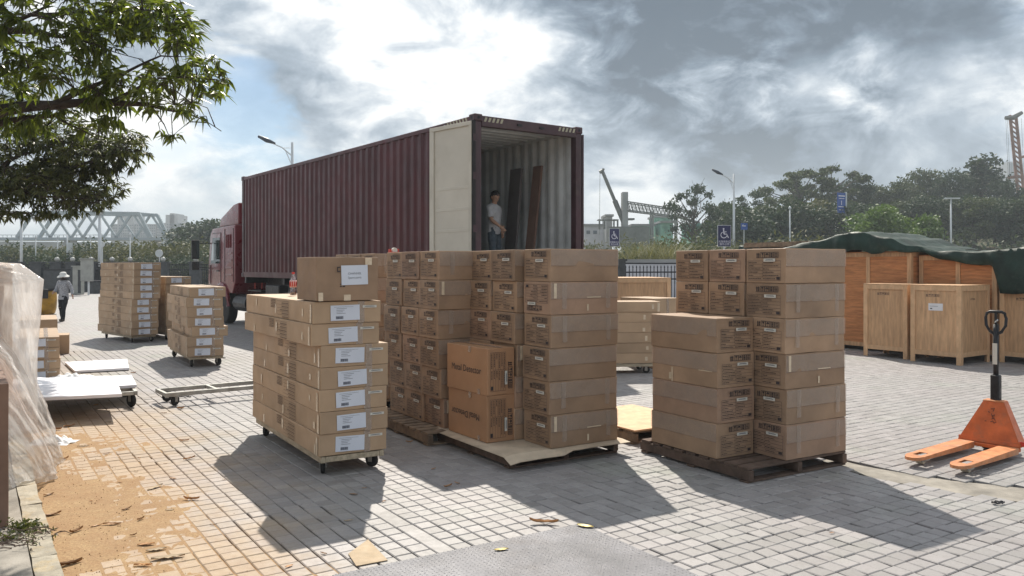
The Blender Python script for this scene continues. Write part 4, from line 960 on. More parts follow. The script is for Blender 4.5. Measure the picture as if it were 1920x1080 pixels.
# plank leaning inside the container; dark sheet added for the interior shade
def tw(x, y, z=0): v = TR0 + Matrix.Rotation(TA, 3, 'Z') @ Vector((x, y, z)); v.z = z; return v
FZ = CZ0 + .16
o = empty('leaning_board', tw(2.05, 1.05, FZ), TA, label='tall brown board leaning against the right wall inside the container', cat='board')
mb = MB(); mb.box((.02, 0, 1.06), (.045, .26, 2.12), 0, 0, Matrix.Rotation(R(7), 3, 'Y')); mb.build('plank', 'board_brown', o)
o = empty('leaning_board', tw(1.95, 1.55, FZ), TA, label='dark sheet added as interior shade behind the leaning brown board in the container', cat='board')
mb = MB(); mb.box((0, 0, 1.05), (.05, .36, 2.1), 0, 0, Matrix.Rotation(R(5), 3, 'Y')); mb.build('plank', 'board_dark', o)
# trailer below
tl = empty('trailer_chassis', TR0, TA, label='black skeletal trailer carrying the maroon container', cat='trailer')
for x in (.75, 1.67):
    mb = MB(); mb.b2((x - .07, .1, 1.05), (x + .07, 12.1, 1.43)); mb.build('main_beam', 'black_metal', tl, bevel=.01)
for y in (.1, 3, 6, 9, 12): mb = MB(); mb.b2((.05, y - .06, 1.28), (CW - .05, y + .06, 1.445)); mb.build('cross_member', 'black_metal', tl)
for y in (9.0,):
    for x in (.45, 1.97):
        mb = MB(); mb.b2((x - .06, y - .06, .25), (x + .06, y + .06, 1.3)); mb.b2((x - .16, y - .14, .18), (x + .16, y + .14, .25)); mb.bar((x, y + .05, .5), (x + (.3 if x < 1 else -.3), y + .6, 1.2), .05, .05); mb.build('landing_leg', 'steel_frame', tl)
def tyre_mesh(r, w_, mat='rubber'):
    mb = MB(); mb.lathe([(r * .62, -w_ / 2), (r * .93, -w_ / 2), (r, -w_ * .36), (r, w_ * .36), (r * .93, w_ / 2), (r * .62, w_ / 2)], 28, (0, 0, 0), 0, 'X'); me = mb.mesh('tyre', mat); smooth_by_angle(me, 40); return me
def rim_mesh(r, w_, mat):
    mb = MB(); mb.lathe([(r * .62, -w_ * .49), (r * .56, -w_ * .35), (r * .3, -w_ * .2), (r * .26, -w_ * .42), (.02, -w_ * .44), (.02, w_ * .1), (r * .62, w_ * .1)], 24, (0, 0, 0), 0, 'X'); me = mb.mesh('rim', mat); smooth_by_angle(me, 40); return me
TY, TYr = tyre_mesh(.51, .28), rim_mesh(.51, .28, 'steel_frame')
def wheel(par, x, y, z, flip=False):
    w_ = empty('wheel', (x, y, z), pi if flip else 0); w_.parent = par; link('tyre', TY, w_); link('rim', TYr, w_)
for y in (1.6, 2.9, 4.2):
    for x, f in ((.15, False), (CW - .15, True)): wheel(tl, x, y, .51, f)
    mb = MB(); mb.tube([(.2, y, .51), (CW - .2, y, .51)], .08, 8); mb.build('axle', 'black_metal', tl)
mb = MB(); mb.b2((.02, 5.6, .5), (.08, 8.6, 1.15)); mb.build('side_guard', 'black_metal', tl)
# tractor
tk = empty('truck_tractor', TR0, TA, label='red truck cab with black mirror in front of the maroon container', cat='truck')
ya, yb = 12.75, 15.45; x0, x1 = -.02, CW + .02
def hull(name, mat, prof, xa, xb, par, inset=0, bev=.05):
    mb = MB(); n = len(prof); cy = sum(p[0] for p in prof) / n; cz = sum(p[1] for p in prof) / n
    vs = [(xa, p[0], p[1]) for p in prof] + [(xb, p[0], p[1]) for p in prof]; mb.add(vs, [tuple(range(n)), tuple(range(2 * n - 1, n - 1, -1))] + [(i, (i + 1) % n, n + (i + 1) % n, n + i) for i in range(n)])
    me = mb.mesh(name, mat); bevel_mesh(me, bev, 3); smooth_by_angle(me, 30); return link(name, me, par)
cab = [(ya, 1.25), (13.0, .95), (yb - 1.4, .95), (yb - 1.35, .72), (yb - .05, .62), (yb + .03, 1.35), (yb, 1.75), (yb - .22, 2.78), (yb - .45, 2.95), (ya, 3.0)]
hull('cab_body', 'truck_red', cab, x0, x1, tk)
hull('roof_fairing', 'truck_red', [(ya + .05, 3.0), (yb - .75, 3.0), (yb - .95, 3.28), (ya + .55, 3.62), (ya + .05, 3.66)], x0 + .12, x1 - .12, tk)
hull('front_bumper', 'truck_red', [(yb - 1.3, .42), (yb + .06, .42), (yb + .08, .75), (yb - .02, .9), (yb - 1.3, .72)], x0 + .02, x1 - .02, tk)
for xs_ in (x0 - .006, x1 + .006):
    mb = MB(); mb.add([(xs_, yb - 1.25, 1.85), (xs_, yb - .30, 1.85), (xs_, yb - .48, 2.66), (xs_, yb - 1.25, 2.66)], [(0, 1, 2, 3)]); mb.build('side_window', 'glass_dark', tk, fix=False)
    mb = MB(); s = -1 if xs_ < 0 else 1; mb.add([(xs_ + s * .004, yb - .62, 1.95), (xs_ + s * .004, yb - .36, 1.95), (xs_ + s * .004, yb - .5, 2.5), (xs_ + s * .004, yb - .62, 2.5)], [(0, 1, 2, 3)]); mb.build('quarter_glass', 'glass_pale', tk, fix=False)
    # door outline and ribs of the sleeper side
    mb = MB()
    for a, b in (((yb - 1.35, 1.0), (yb - 1.35, 2.8)), ((yb - .28, 1.2), (yb - .28, 1.8)), ((yb - 1.35, 2.8), (yb - .5, 2.8)), ((ya + .12, 1.3), (ya + .12, 2.9)), ((ya + .95, 1.3), (ya + .95, 2.9))): mb.bar((xs_, a[0], a[1]), (xs_, b[0], b[1]), .012, .018)
    mb.build('door_seam', 'maroon_dark', tk)
    for z in (1.5, 1.72, 1.94, 2.16): mb = MB(); mb.bar((xs_, ya + .25, z), (xs_, ya + .85, z), .03, .05); mb.build('side_louvre', 'truck_red', tk, bevel=.008)
    for y in (ya + .38, ya + .55, ya + .72): mb = MB(); mb.bar((xs_, y, 2.32), (xs_, y, 2.72), .03, .07); mb.build('side_louvre', 'truck_red', tk, bevel=.008)
    mb = MB(); mb.bar((xs_, yb - 1.2, 1.62), (xs_, yb - .95, 1.62), .04, .04); mb.build('door_handle', 'black_metal', tk)
    # mirror on arms
    xm = xs_ + s * .38; mi = empty('mirror', (xm, yb + .05, 2.05)); mi.parent = tk
    mb = MB(); mb.box((0, 0, .25), (.24, .09, .62)); mb.box((0, 0, -.27), (.24, .09, .28)); mb.build('mirror_housing', 'black_metal', mi, bevel=.02)
    mb = MB(); mb.box((0, -.05, .25), (.2, .01, .55)); mb.box((0, -.05, -.27), (.2, .01, .22)); mb.build('mirror_glass', 'glass_dark', mi)
    mb = MB(); mb.tube([(-s * .4, -.25, .45), (0, 0, .45)], .018, 6); mb.tube([(-s * .4, -.2, -.35), (0, 0, -.3)], .018, 6); mb.build('mirror_arm', 'black_metal', mi)
    # wheel arch and step
    mb = MB(); pts = []
    for k in range(9):
        a = R(180 * k / 8); pts.append((xs_ + s * .01, 13.95 + .66 * cos(a), .55 + .66 * sin(a)))
    mb.tube(pts, .07, 6); mb.build('wheel_arch', 'truck_red', tk)
    mb = MB(); mb.b2((xs_, yb - .45, .55), (xs_ + s * .05, yb - .15, .95)); mb.b2((xs_, yb - .45, 1.1), (xs_ + s * .05, yb - .15, 1.16)); mb.build('step', 'black_metal', tk)
mb = MB(); mb.add([(.15, yb + .028, 1.85), (CW - .15, yb + .028, 1.85), (CW - .25, yb - .15, 2.72), (.25, yb - .15, 2.72)], [(0, 1, 2, 3)]); mb.build('windscreen', 'glass_dark', tk, fix=False)
for x in (.35, CW - .35): mb = MB(); mb.box((x, yb + .09, .78), (.42, .06, .2)); mb.build('headlight', 'glass_pale', tk, bevel=.02)
mb = MB(); mb.b2((.6, yb + .03, 1.0), (CW - .6, yb + .07, 1.6)); mb.build('grille', 'black_metal', tk)
mb = MB(); mb.b2((.8, 10.4, .75), (.95, 13.2, 1.0)); mb.b2((1.5, 10.4, .75), (1.65, 13.2, 1.0)); mb.build('frame_rail', 'black_metal', tk)
for x, f in ((.17, False), (CW - .17, True)):
    wheel(tk, x, 13.95, .51, f); wheel(tk, x, 11.1, .51, f)
mb = MB(); mb.tube([(.22, 11.85, .68), (.22, 12.95, .68)], .25, 14); mb.build('fuel_tank', 'black_metal', tk, smooth=False)
mb = MB(); mb.b2((.03, 9.3, .62), (.30, 10.3, 1.25)); mb.build('tool_box', 'black_metal', tk, bevel=.02)  # dark box added to deepen the shadow under the container
mb = MB(); mb.b2((0.0, 10.55, 1.06), (.32, 11.65, 1.09)); mb.build('mudguard', 'black_metal', tk)
mb = MB(); mb.tube([(.5, 12.5, 1.1), (.5, 12.55, 1.5), (.7, 12.3, 1.4), (1.0, 12.0, 1.2)], .02, 6); mb.tube([(.7, 12.5, 1.1), (.75, 12.6, 1.55), (.9, 12.3, 1.3), (1.1, 12.0, 1.2)], .02, 6); mb.build('air_hose', 'red_plastic', tk)

# ================================================================== cartons
def dent_box(name, L, W, H, mat, seed, amp=.0095, cuts=5, tops=True):
    mb = MB(); mb.b2((0, 0, 0), (L, W, H)); me = mb.mesh(name, mat); bm = bmesh.new(); bm.from_mesh(me)
    bmesh.ops.bevel(bm, geom=list(bm.edges), offset=.004, segments=1, affect='EDGES')
    for ax, ln in ((0, L), (1, W), (2, H)):
        n = max(2, int(ln / .14)); n = min(n, 8)
        for k in range(1, n):
            p = [0, 0, 0]; p[ax] = ln * k / n; nn = [0, 0, 0]; nn[ax] = 1
            bmesh.ops.bisect_plane(bm, geom=list(bm.verts) + list(bm.edges) + list(bm.faces), plane_co=p, plane_no=nn, dist=1e-5)
    c = Vector((L / 2, W / 2, H / 2))
    for v in bm.verts:
        q = v.co.copy(); e = Vector((q.x / L - .5, q.y / W - .5, q.z / H - .5))
        ex = [abs(abs(k) - .5) < .03 for k in e]; ne = sum(ex)
        bul = 1 if ne == 1 else (.35 if ne == 2 else .2)
        d = Vector((nz(q.y * 5 + seed, q.z * 7, q.x * 2), nz(q.x * 4 + seed * 2, q.z * 7, 4), nz(q.x * 5, q.y * 5 + seed, 9) * .5)) * amp
        v.co += d * (1.6 if ne <= 1 else .8)
        mid = (1 - (2 * e.z) ** 2)
        if ne == 1 and abs(abs(e.y) - .5) < .03: v.co.y += (1 if e.y > 0 else -1) * amp * .35 * mid
        if v.co.z < 0: v.co.z = 0
    bmesh.ops.recalc_face_normals(bm, faces=bm.faces)
    bm.to_mesh(me); bm.free(); smooth_by_angle(me, 28); return me
# printed marks in a (y, z) plane facing -x; helper works in 2D and is mapped afterwards
def marks2d(w_, h_, seed, form=True, flip=False):
    g = random.Random(seed); q = []          # list of quads [(u,v)*4]
    def rect(a, b, c, d): q.append([(a, b), (c, b), (c, d), (a, d)])
    def line(a, b, c, d, t=.0022):
        if abs(a - c) > abs(b - d): rect(a, b - t / 2, c, b + t / 2)
        else: rect(a - t / 2, b, a + t / 2, d)
    s = h_ * .155; x = w_ * .30; y = h_ * .75
    for k in range(5):                       # handling symbols: arrows, glass, umbrella, stack limit, boxes
        x_ = x + k * s * 1.08
        if k == 0:
            for dx in (.15, .55): rect(x_ + s * dx, y, x_ + s * (dx + .2), y + s * .72); q.append([(x_ + s * (dx - .1), y + s * .62), (x_ + s * (dx + .3), y + s * .62), (x_ + s * (dx + .1), y + s), (x_ + s * (dx + .1), y + s)])
            rect(x_, y - s * .02, x_ + s, y + s * .06)
            continue
        line(x_, y, x_ + s, y, .004); line(x_, y + s, x_ + s, y + s, .004); line(x_, y, x_, y + s, .004); line(x_ + s, y, x_ + s, y + s, .004)
        if k == 1: q.append([(x_ + s * .2, y + s * .9), (x_ + s * .8, y + s * .9), (x_ + s * .55, y + s * .45), (x_ + s * .45, y + s * .45)]); rect(x_ + s * .46, y + s * .12, x_ + s * .54, y + s * .5); rect(x_ + s * .3, y + s * .1, x_ + s * .7, y + s * .17)
        if k == 2: q.append([(x_ + s * .12, y + s * .52), (x_ + s * .88, y + s * .52), (x_ + s * .65, y + s * .86), (x_ + s * .35, y + s * .86)]); rect(x_ + s * .47, y + s * .12, x_ + s * .53, y + s * .55); rect(x_ + s * .35, y + s * .1, x_ + s * .5, y + s * .16)
        if k == 3:
            for r_ in range(3): rect(x_ + s * .25, y + s * (.12 + .28 * r_), x_ + s * .75, y + s * (.33 + .28 * r_))
        if k == 4:
            for r_ in range(3): rect(x_ + s * .15, y + s * (.15 + .27 * r_), x_ + s * .85, y + s * (.28 + .27 * r_)); 
    if form:
        a, b, c, d = w_ * .09, h_ * .10, w_ * .91, h_ * .66
        line(a, b, c, b); line(a, d, c, d); line(a, b, a, d); line(c, b, c, d); n = 6
        for k in range(1, n): line(a, b + (d - b) * k / n, c, b + (d - b) * k / n, .002)
        line(w_ * .46, b + (d - b) / n, w_ * .46, d)
        for k in range(n):
            yy = b + (d - b) * (k + .5) / n
            for x0 in (a + .008, w_ * .48):
                xx = x0; end = x0 + w_ * g.uniform(.10, .36)
                while xx < end: ln = g.uniform(.004, .016); rect(xx, yy - .004, xx + ln, yy + .004 * g.uniform(.3, 1)); xx += ln + .0035
        rect(c - .045, b + .006, c - .008, b + .03)
    return q
def map_marks(q, f, mat, name='printed_marks'):
    mb = MB()
    for k in q:
        pts = [f(*p) for p in k]
        mb.add(pts, [(0, 1, 2, 3)] if pts[2] != pts[3] else [(0, 1, 2)])
        if pts[2] == pts[3]: mb.v.pop() if False else None
    return mb.mesh(name, mat, fix=False)
A_L, A_W, A_H = .765, .44, .2965
EPS = .0075
carton_me = [dent_box('carton', A_L, A_W - .006, A_H - .002, ('cardboard', 'cardboard_b', 'cardboard', 'cardboard_c')[s % 4], s) for s in range(11)]
# end face is x = 0; seen from outside its right hand is -y
mark_me = [map_marks(marks2d(A_W, A_H, s), lambda u, v: (-EPS, A_W - u, v), 'ink') for s in range(4)]
mark_up = map_marks(marks2d(A_W, A_H, 9), lambda u, v: (-EPS, u, A_H - v), 'ink')
mb = MB(); mb.box((0, 0, 0), (.002, .125, .026)); st_me = mb.mesh('sticker', 'sticker_grey')
mb = MB(); mb.box((0, 0, 0), (.0012, .09, .004)); mb.box((0, 0, .006), (.0012, .07, .002)); stl_me = mb.mesh('sticker_print', 'paper_ink')
def tape_strip(L, z0, z1, x0=0, x1=None, y=-.0065, seed=0, name='tape'):
    """strip on the y = 0 side with slightly wavy edges"""
    x1 = L if x1 is None else x1; mb = MB(); n = 14; vs = []
    for k in range(n + 1):
        x = x0 + (x1 - x0) * k / n; vs += [(x, y, z0 + .004 * nz(x * 8, seed)), (x, y - .001, z1 + .005 * nz(x * 6, seed + 5))]
    mb.add(vs, [(2 * k, 2 * k + 2, 2 * k + 3, 2 * k + 1) for k in range(n)]); return mb.mesh(name, 'tape', fix=False)
tp_me = [tape_strip(A_L, A_H * .48, A_H * .96, .0, A_L, seed=s) for s in range(3)]
mb = MB()
for x in (.12, .62): mb.add([(x, -.0085, .05), (x + .05, -.0085, .05), (x + .052, -.0085, A_H - .01), (x + .002, -.0085, A_H - .01)], [(0, 1, 2, 3)])
tpv_me = mb.mesh('tape', 'tape', fix=False)
mb = MB(); mb.b2((.002, -.0078, A_H * .475), (A_L - .002, -.0068, A_H * .482)); seam_me = mb.mesh('flap_seam', 'cardboard_dark')
mb = MB(); mb.b2((.03, -.0088, A_H * .5), (.06, -.0082, A_H * .95)); mb.b2((.4, -.0088, .03), (.418, -.0082, .09)); mb.b2((.40, -.0088, .50 * A_H), (.56, -.0082, .50 * A_H + .008)); tb_me = mb.mesh('tape_glare', 'tape_bright')  # pale bits painted as glare on the clear tape
cnt = [0]
def carton(pos, rz, label, group, flipped=False, jx=0, jy=0, jr=0, marks=True):
    cnt[0] += 1; s = cnt[0]; me = carton_me[(s * 5) % 11]
    o = link('carton', me, None, (pos[0], pos[1], pos[2]), (0, 0, rz + jr), label=label, cat='carton', group=group)
    d = Matrix.Rotation(rz, 3, 'Z') @ Vector((jx, jy, 0)); o.location.x += d.x; o.location.y += d.y
    if marks:
        pmk = link('printed_marks', mark_up if flipped else mark_me[s % 4], o, (0, random.uniform(-.012, .012), random.uniform(-.008, .006)), (random.uniform(-.025, .025), 0, 0))
        y_, z_ = (A_W * .36, A_H * .665) if not flipped else (A_W * .66, A_H * .33)
        st = link('sticker', st_me, o, (-EPS - .001, y_ + random.uniform(-.02, .02), z_ + random.uniform(-.012, .008))); link('sticker_print', stl_me, st, (-.0014, 0, 0))
    link('tape', tp_me[s % 3], o); link('flap_seam', seam_me, o)
    if s % 3: link('tape', tpv_me, o)
    if s % 4 == 1: link('tape', tb_me, o)
    return o
def stack(C0, rz, cols, rows, z0, colnames, stackname, group, skip=lambda c, r: False, W=.445, flips=(), shift=None, flagm=None):
    ux = Vector((cos(rz), sin(rz), 0)); uy = Vector((-sin(rz), cos(rz), 0))
    for c in range(cols):
        for r in range(rows):
            if skip(c, r): continue
            top = rows - 1 - r
            p = Vector(C0) + uy * (c * W + (shift(c, r)[1] if shift else 0)) + ux * (shift(c, r)[0] if shift else 0)
            lb = f"{ORD[top]}{' from top' if top else ''} carton, {colnames[c]} column of the {stackname}"
            carton((p.x, p.y, z0 + r * A_H), rz, lb, group, (c, r) in flips, random.uniform(-.012, .012), random.uniform(-.002, .002) , random.uniform(-.012, .012) * .6)
def pallet(C, rz, u0, u1, v0, v1, label, mat='pallet_wood', nb=7, zt=.13):
    o = empty('pallet', C, rz, label=label, cat='pallet'); L, W = u1 - u0, v1 - v0
    for k in range(nb):
        w_ = W / nb * .74; y = v0 + W / nb * (k + .5); mb = MB(); mb.box((0, 0, 0), (L, w_, .02)); mb.build('deck_board', mat, o, loc=((u0 + u1) / 2 + random.uniform(-.01, .01), y, zt - .011), rot=(0, 0, random.uniform(-.01, .01)), bevel=.002)
    for x in (u0 + .03, (u0 + u1) / 2, u1 - .03): mb = MB(); mb.box((0, 0, 0), (.055, W, zt - .045)); mb.build('stringer', mat, o, loc=(x, (v0 + v1) / 2, (zt - .022) / 2 + .0105), bevel=.003)
    for y in (v0 + .06, (v0 + v1) / 2, v1 - .06): mb = MB(); mb.box((0, 0, 0), (L, .09, .018)); mb.build('bottom_board', mat, o, loc=((u0 + u1) / 2, y, .0095), bevel=.002)
    return o
def rel(C0, rz, u, v, z=0): return Vector(C0) + Vector((cos(rz), sin(rz), 0)) * u + Vector((-sin(rz), cos(rz), 0)) * v + Vector((0, 0, z))

# centre stack
CB = Vector((.334, 7.233, 0)); rb = R(32)
pallet(CB, rb, -.40, .80, .02, 1.42, 'dark worn pallet under the centre stack with a cardboard sheet on it', 'pallet_dark', 8, .125)
mb = MB(); g_ = []
for i in range(15):
    for j in range(15):
        u = -.47 + 1.31 * i / 14; v = -.10 + 1.56 * j / 14; e = max(0, -.42 - u) * .30 + max(0, -.0 - v) * .45 * (1 if u < .1 else .3); g_.append((u + .01 * nz(v * 9, 1), v + .012 * nz(u * 9, 5), .1305 - e + (.006 * abs(nz(u * 4, v * 4)) if (u < -.40 or v < 0) else 0)))
mb.add(g_, [(i * 15 + j, (i + 1) * 15 + j, (i + 1) * 15 + j + 1, i * 15 + j + 1) for i in range(14) for j in range(14)])
g2 = [(x, y, z - .004) for x, y, z in g_]; mb.add(g2, [(i * 15 + j, i * 15 + j + 1, (i + 1) * 15 + j + 1, (i + 1) * 15 + j) for i in range(14) for j in range(14)])
mb.build('cardboard_sheet', 'cardboard_sheet', None, loc=CB, rot=(0, 0, rb), fix=False, label='flat grey brown cardboard sheet spread on the centre pallet', cat='cardboard sheet')
rsh = {}
def shB(c, r):
    return (((-.055 if c else 0) + random.uniform(-.012, .012)), .03 * (c > 0))
stack(CB, rb, 3, 6, .133, ['near', 'middle', 'far'], 'centre stack', 'cartons of the centre stack', W=.455, flips={(0, 4)}, shift=shB)
# two cartons lying on edge with lettering
MDL, MDW, MDH = .735, .30, .432
md_me = [dent_box('carton', MDL, MDW, MDH, 'cardboard_orange', 40 + s, .005) for s in range(2)]
# local x runs away along the length, y = +W side faces the left of the picture and carries the words
md_marks = map_marks(marks2d(MDH, MDW, 77), lambda u, v: (-EPS, MDW - (MDW - v), u) if False else (-EPS, MDW - v - 0.0, MDH - u) , 'ink')
txt = text_mesh('Metal Detector', .090, 'ink', align='CENTER', sx=.95)
for k, lb in enumerate(['lower orange brown carton on edge with Metal Detector printed upside down', 'upper orange brown carton on edge with Metal Detector printed upright']):
    p = rel(CB, rb, -.055, .50, .1335 + k * (MDH + .001)); o = link('carton', md_me[k], None, p, (0, 0, rb + pi / 2 + R(1.0 + 1.5 * k)), label=lb, cat='carton', group='Metal Detector cartons')
    link('printed_marks', md_marks, o); st = link('sticker', st_me, o, (-EPS - .001, MDW * .33, MDH * .36), (R(90), 0, 0)); link('sticker_print', stl_me, st, (-.0014, 0, 0))
    t = link('lettering', txt, o, (MDL * (.53 if k == 0 else .50), MDW + EPS, MDH * .50)); t.rotation_euler = (R(90), 0, R(180)) if k == 1 else (R(90), R(180), R(180))
    mb = MB(); mb.b2((.0, MDW * .42, MDH + .006), (MDL, MDW * .6, MDH + .0068)); mb.build('tape', 'tape', o)
    mb = MB(); mb.b2((.28, MDW + .0062, MDH - .055), (.33, MDW + .0068, MDH + .004)); mb.b2((.12, MDW + .0062, -.0), (.16, MDW + .0068, .05)) ; mb.build('tape', 'tape', o)
# right stack
CC = Vector((2.285, 6.815, 0)); rc = R(31)
pallet(CC, rc, -.455, .77, -.02, 1.33, 'dark brown slatted pallet under the right stack', 'pallet_dark', 9, .125)
stack(CC, rc, 3, 6, .1275, ['near', 'middle', 'far'], 'right stack', 'cartons of the right stack', W=.452)
for r in range(4):
    p = rel(CC, rc, .0 - .012, .335, .1275 + r * A_H)
    carton((p.x, p.y, p.z), rc + pi / 2, f"{ORD[3 - r]}{' from top' if r < 3 else ''} carton of the low front column of the right stack", 'low front column of the right stack', False, random.uniform(-.008, .008), random.uniform(0, .006), random.uniform(-.008, .008))
# the -u side of those cartons is the one seen: their y = W side
mb = MB(); mb.b2((.002, A_W - .001, A_H * .475), (A_L - .002, A_W + .0005, A_H * .482)); seam2 = mb.mesh('flap_seam', 'cardboard_dark')
n_ = 14; mb = MB(); vs = []
for k in range(n_ + 1): x = A_L * k / n_; vs += [(x, A_W + .0010, A_H * .48 + .004 * nz(x * 8, 3)), (x, A_W + .0012, A_H * .97)]
mb.add(vs, [(2 * k, 2 * k + 1, 2 * k + 3, 2 * k + 2) for k in range(n_)]); tape2 = mb.mesh('tape', 'tape', fix=False)
mb = MB(); mb.b2((.50, A_W + .0014, .0), (.515, A_W + .002, .13)); mb.b2((.52, A_W + .0014, .02), (.545, A_W + .002, .08)); mb.b2((.05, A_W + .0014, .135), (.20, A_W + .002, .141)); glare2 = mb.mesh('tape_glare', 'tape_bright')  # painted glare bits again, for the left-facing tape
for o in [o for o in bpy.data.objects if o.get('group') == 'low front column of the right stack']:
    o.scale.x = 1.09
    link('flap_seam', seam2, o); link('tape', tape2, o)
    if random.random() < .6: link('tape', glare2, o)
# left stack on a pale pallet
CA = Vector((-.727, 8.153, 0)); ra = R(32)
pallet(CA, ra, -.19, 1.02, -.13, 1.42, 'pale slatted pallet under the left stack', 'pallet_wood', 11, .13)
stack(CA, ra, 3, 6, .133, ['near', 'middle', 'far'], 'left stack', 'cartons of the left stack', W=.450, shift=lambda c, r: ((-.02 if r in (1, 3) else 0) + (.0 if r > 1 else .03), (-.02 * (c + 1) if r < 2 else .0) - .01 * (r == 4)))
# farther stack behind it
CF = Vector((-1.66, 9.86, 0)); rf = R(32)
pallet(CF, rf, -.05, 1.0, -.05, 1.42, 'pallet under the farther stack behind the long cartons', 'pallet_wood', 8, .13)
stack(CF, rf, 3, 6, .133, ['near', 'middle', 'far'], 'farther stack behind the left stack', 'cartons of the farther stack', W=.452)
p = rel(CF, rf, .22, .05, .133 + 6 * A_H); o = empty('tape_dispenser', p, rf, label='small red packing tape dispenser on top of the farther stack', cat='tape dispenser')
mb = MB(); mb.b2((0, 0, 0.003), (.13, .05, .02)); mb.b2((.0, 0, .02), (.02, .05, .055)); mb.tube([(.12, .025, .01), (.13, .025, .05), (.06, .025, .06)], .009, 6); mb.build('frame', 'red_plastic', o)
mb = MB(); mb.lathe([(.02, -.02), (.035, -.02), (.035, .02), (.02, .02)], 16, (.07, .025, .038), 0, 'Y'); mb.build('tape_roll', 'sticker_grey', o)

# ------------------------------------------------------------------ long flat cartons on dollies
P_L, P_W = 2.19, .60
def long_meshes(H, tag_):
    body = [dent_box('long_carton', P_L, P_W, H - .002, 'cardboard_pale', 60 + s, .0045) for s in range(4)]
    mb = MB(); mb.box((0, 0, 0), (.002, .255, .128)); lab = mb.mesh('shipping_label', 'paper')
    mb = MB(); g = random.Random(4)
    for r, (x0, w_) in enumerate(((.03, .17), (.05, .09), (.05, .07), (.05, .055), (.05, .08))): mb.b2((0, .1275 - x0 - w_, .048 - r * .0135), (.001, .1275 - x0, .0495 - r * .0135 + (.001 if r else .0)))
    x = .045
    while x < .105: w_ = g.uniform(.001, .005); mb.b2((0, .1275 - x - w_, -.052), (.001, .1275 - x, -.028)); x += w_ + g.uniform(.001, .003)
    labp = mb.mesh('label_print', 'paper_ink')
    return body, lab, labp
def side_print(H):
    q = []; s = H * .42
    def rect(a, b, c, d): q.append([(a, b), (c, b), (c, d), (a, d)])
    x = 1.08; y = H * .50
    for k in range(4):
        x_ = x + (k % 2) * s * 1.1; y_ = y - 0 if k < 2 else y - s * 0; 
        if k < 2:
            for (a, b, c, d) in ((0, 0, 1, .08), (0, .92, 1, 1), (0, 0, .08, 1), (.92, 0, 1, 1)): rect(x_ + a * s, y_ + b * s, x_ + c * s, y_ + d * s)
            for r_ in range(4): rect(x_ + s * .2, y_ + s * (.15 + .2 * r_), x_ + s * .8, y_ + s * (.24 + .2 * r_))
    g = random.Random(8)
    for r_ in range(5):
        y_ = H * (.86 - r_ * .17); rect(.66, y_, .66 + .36, y_ + .0025); 
        xx = .67
        while xx < .67 + g.uniform(.18, .34): ln = g.uniform(.01, .03); rect(xx, y_ - .022, xx + ln, y_ - .012); xx += ln + .006
    return map_marks(q, lambda u, v: (u, P_W + .0058, v), 'ink_faint')
def dolly(C, rz, label, group=None, L=1.95, W=.56, zt=.17, wr=.058, mat='wood_frame', deck=True, grp='wheeled dollies', off=(.08, .02), boards=5):
    """origin under the near right corner, x runs along the length"""
    o = empty('dolly', C, rz, label=label, cat='dolly', group=grp)
    x0, y0 = off
    for y in (y0 + .02, y0 + W - .02): mb = MB(); mb.b2((x0, y - .02, zt - .055), (x0 + L, y + .02, zt - .004)); mb.build('side_rail', mat, o, bevel=.003)
    for x in (x0 + .021, x0 + L * .33, x0 + L * .66, x0 + L - .021): mb = MB(); mb.b2((x - .02, y0 + .042, zt - .052), (x + .02, y0 + W - .042, zt - .006)); mb.build('cross_rail', mat, o, bevel=.003)
    for (x, y, a) in ((x0 + .13, y0 + .06, .5), (x0 + .13, y0 + W - .06, -.3), (x0 + L - .18, y0 + .06, .9), (x0 + L - .18, y0 + W - .06, -.6)):
        c = empty('caster', (x, y, 0), a); c.parent = o
        mb = MB(); mb.lathe([(wr * .55, -.018), (wr * .9, -.018), (wr, -.010), (wr, .010), (wr * .9, .018), (wr * .55, .018)], 18, (0, 0, wr), 0, 'Y'); mb.build('tyre', 'rubber', c)
        mb = MB(); mb.lathe([(.012, -.02), (wr * .55, -.012), (wr * .55, .012), (.012, .02)], 14, (0, 0, wr), 0, 'Y'); mb.build('hub', 'wheel_rim', c)
        mb = MB(); mb.b2((-.022, -.028, wr - .015), (.022, -.024, zt - .060)); mb.b2((-.022, .024, wr - .015), (.022, .028, zt - .060)); mb.b2((-.045, -.04, zt - .060), (.045, .04, zt - .0555)); mb.build('fork', 'steel_frame', c)
    return o
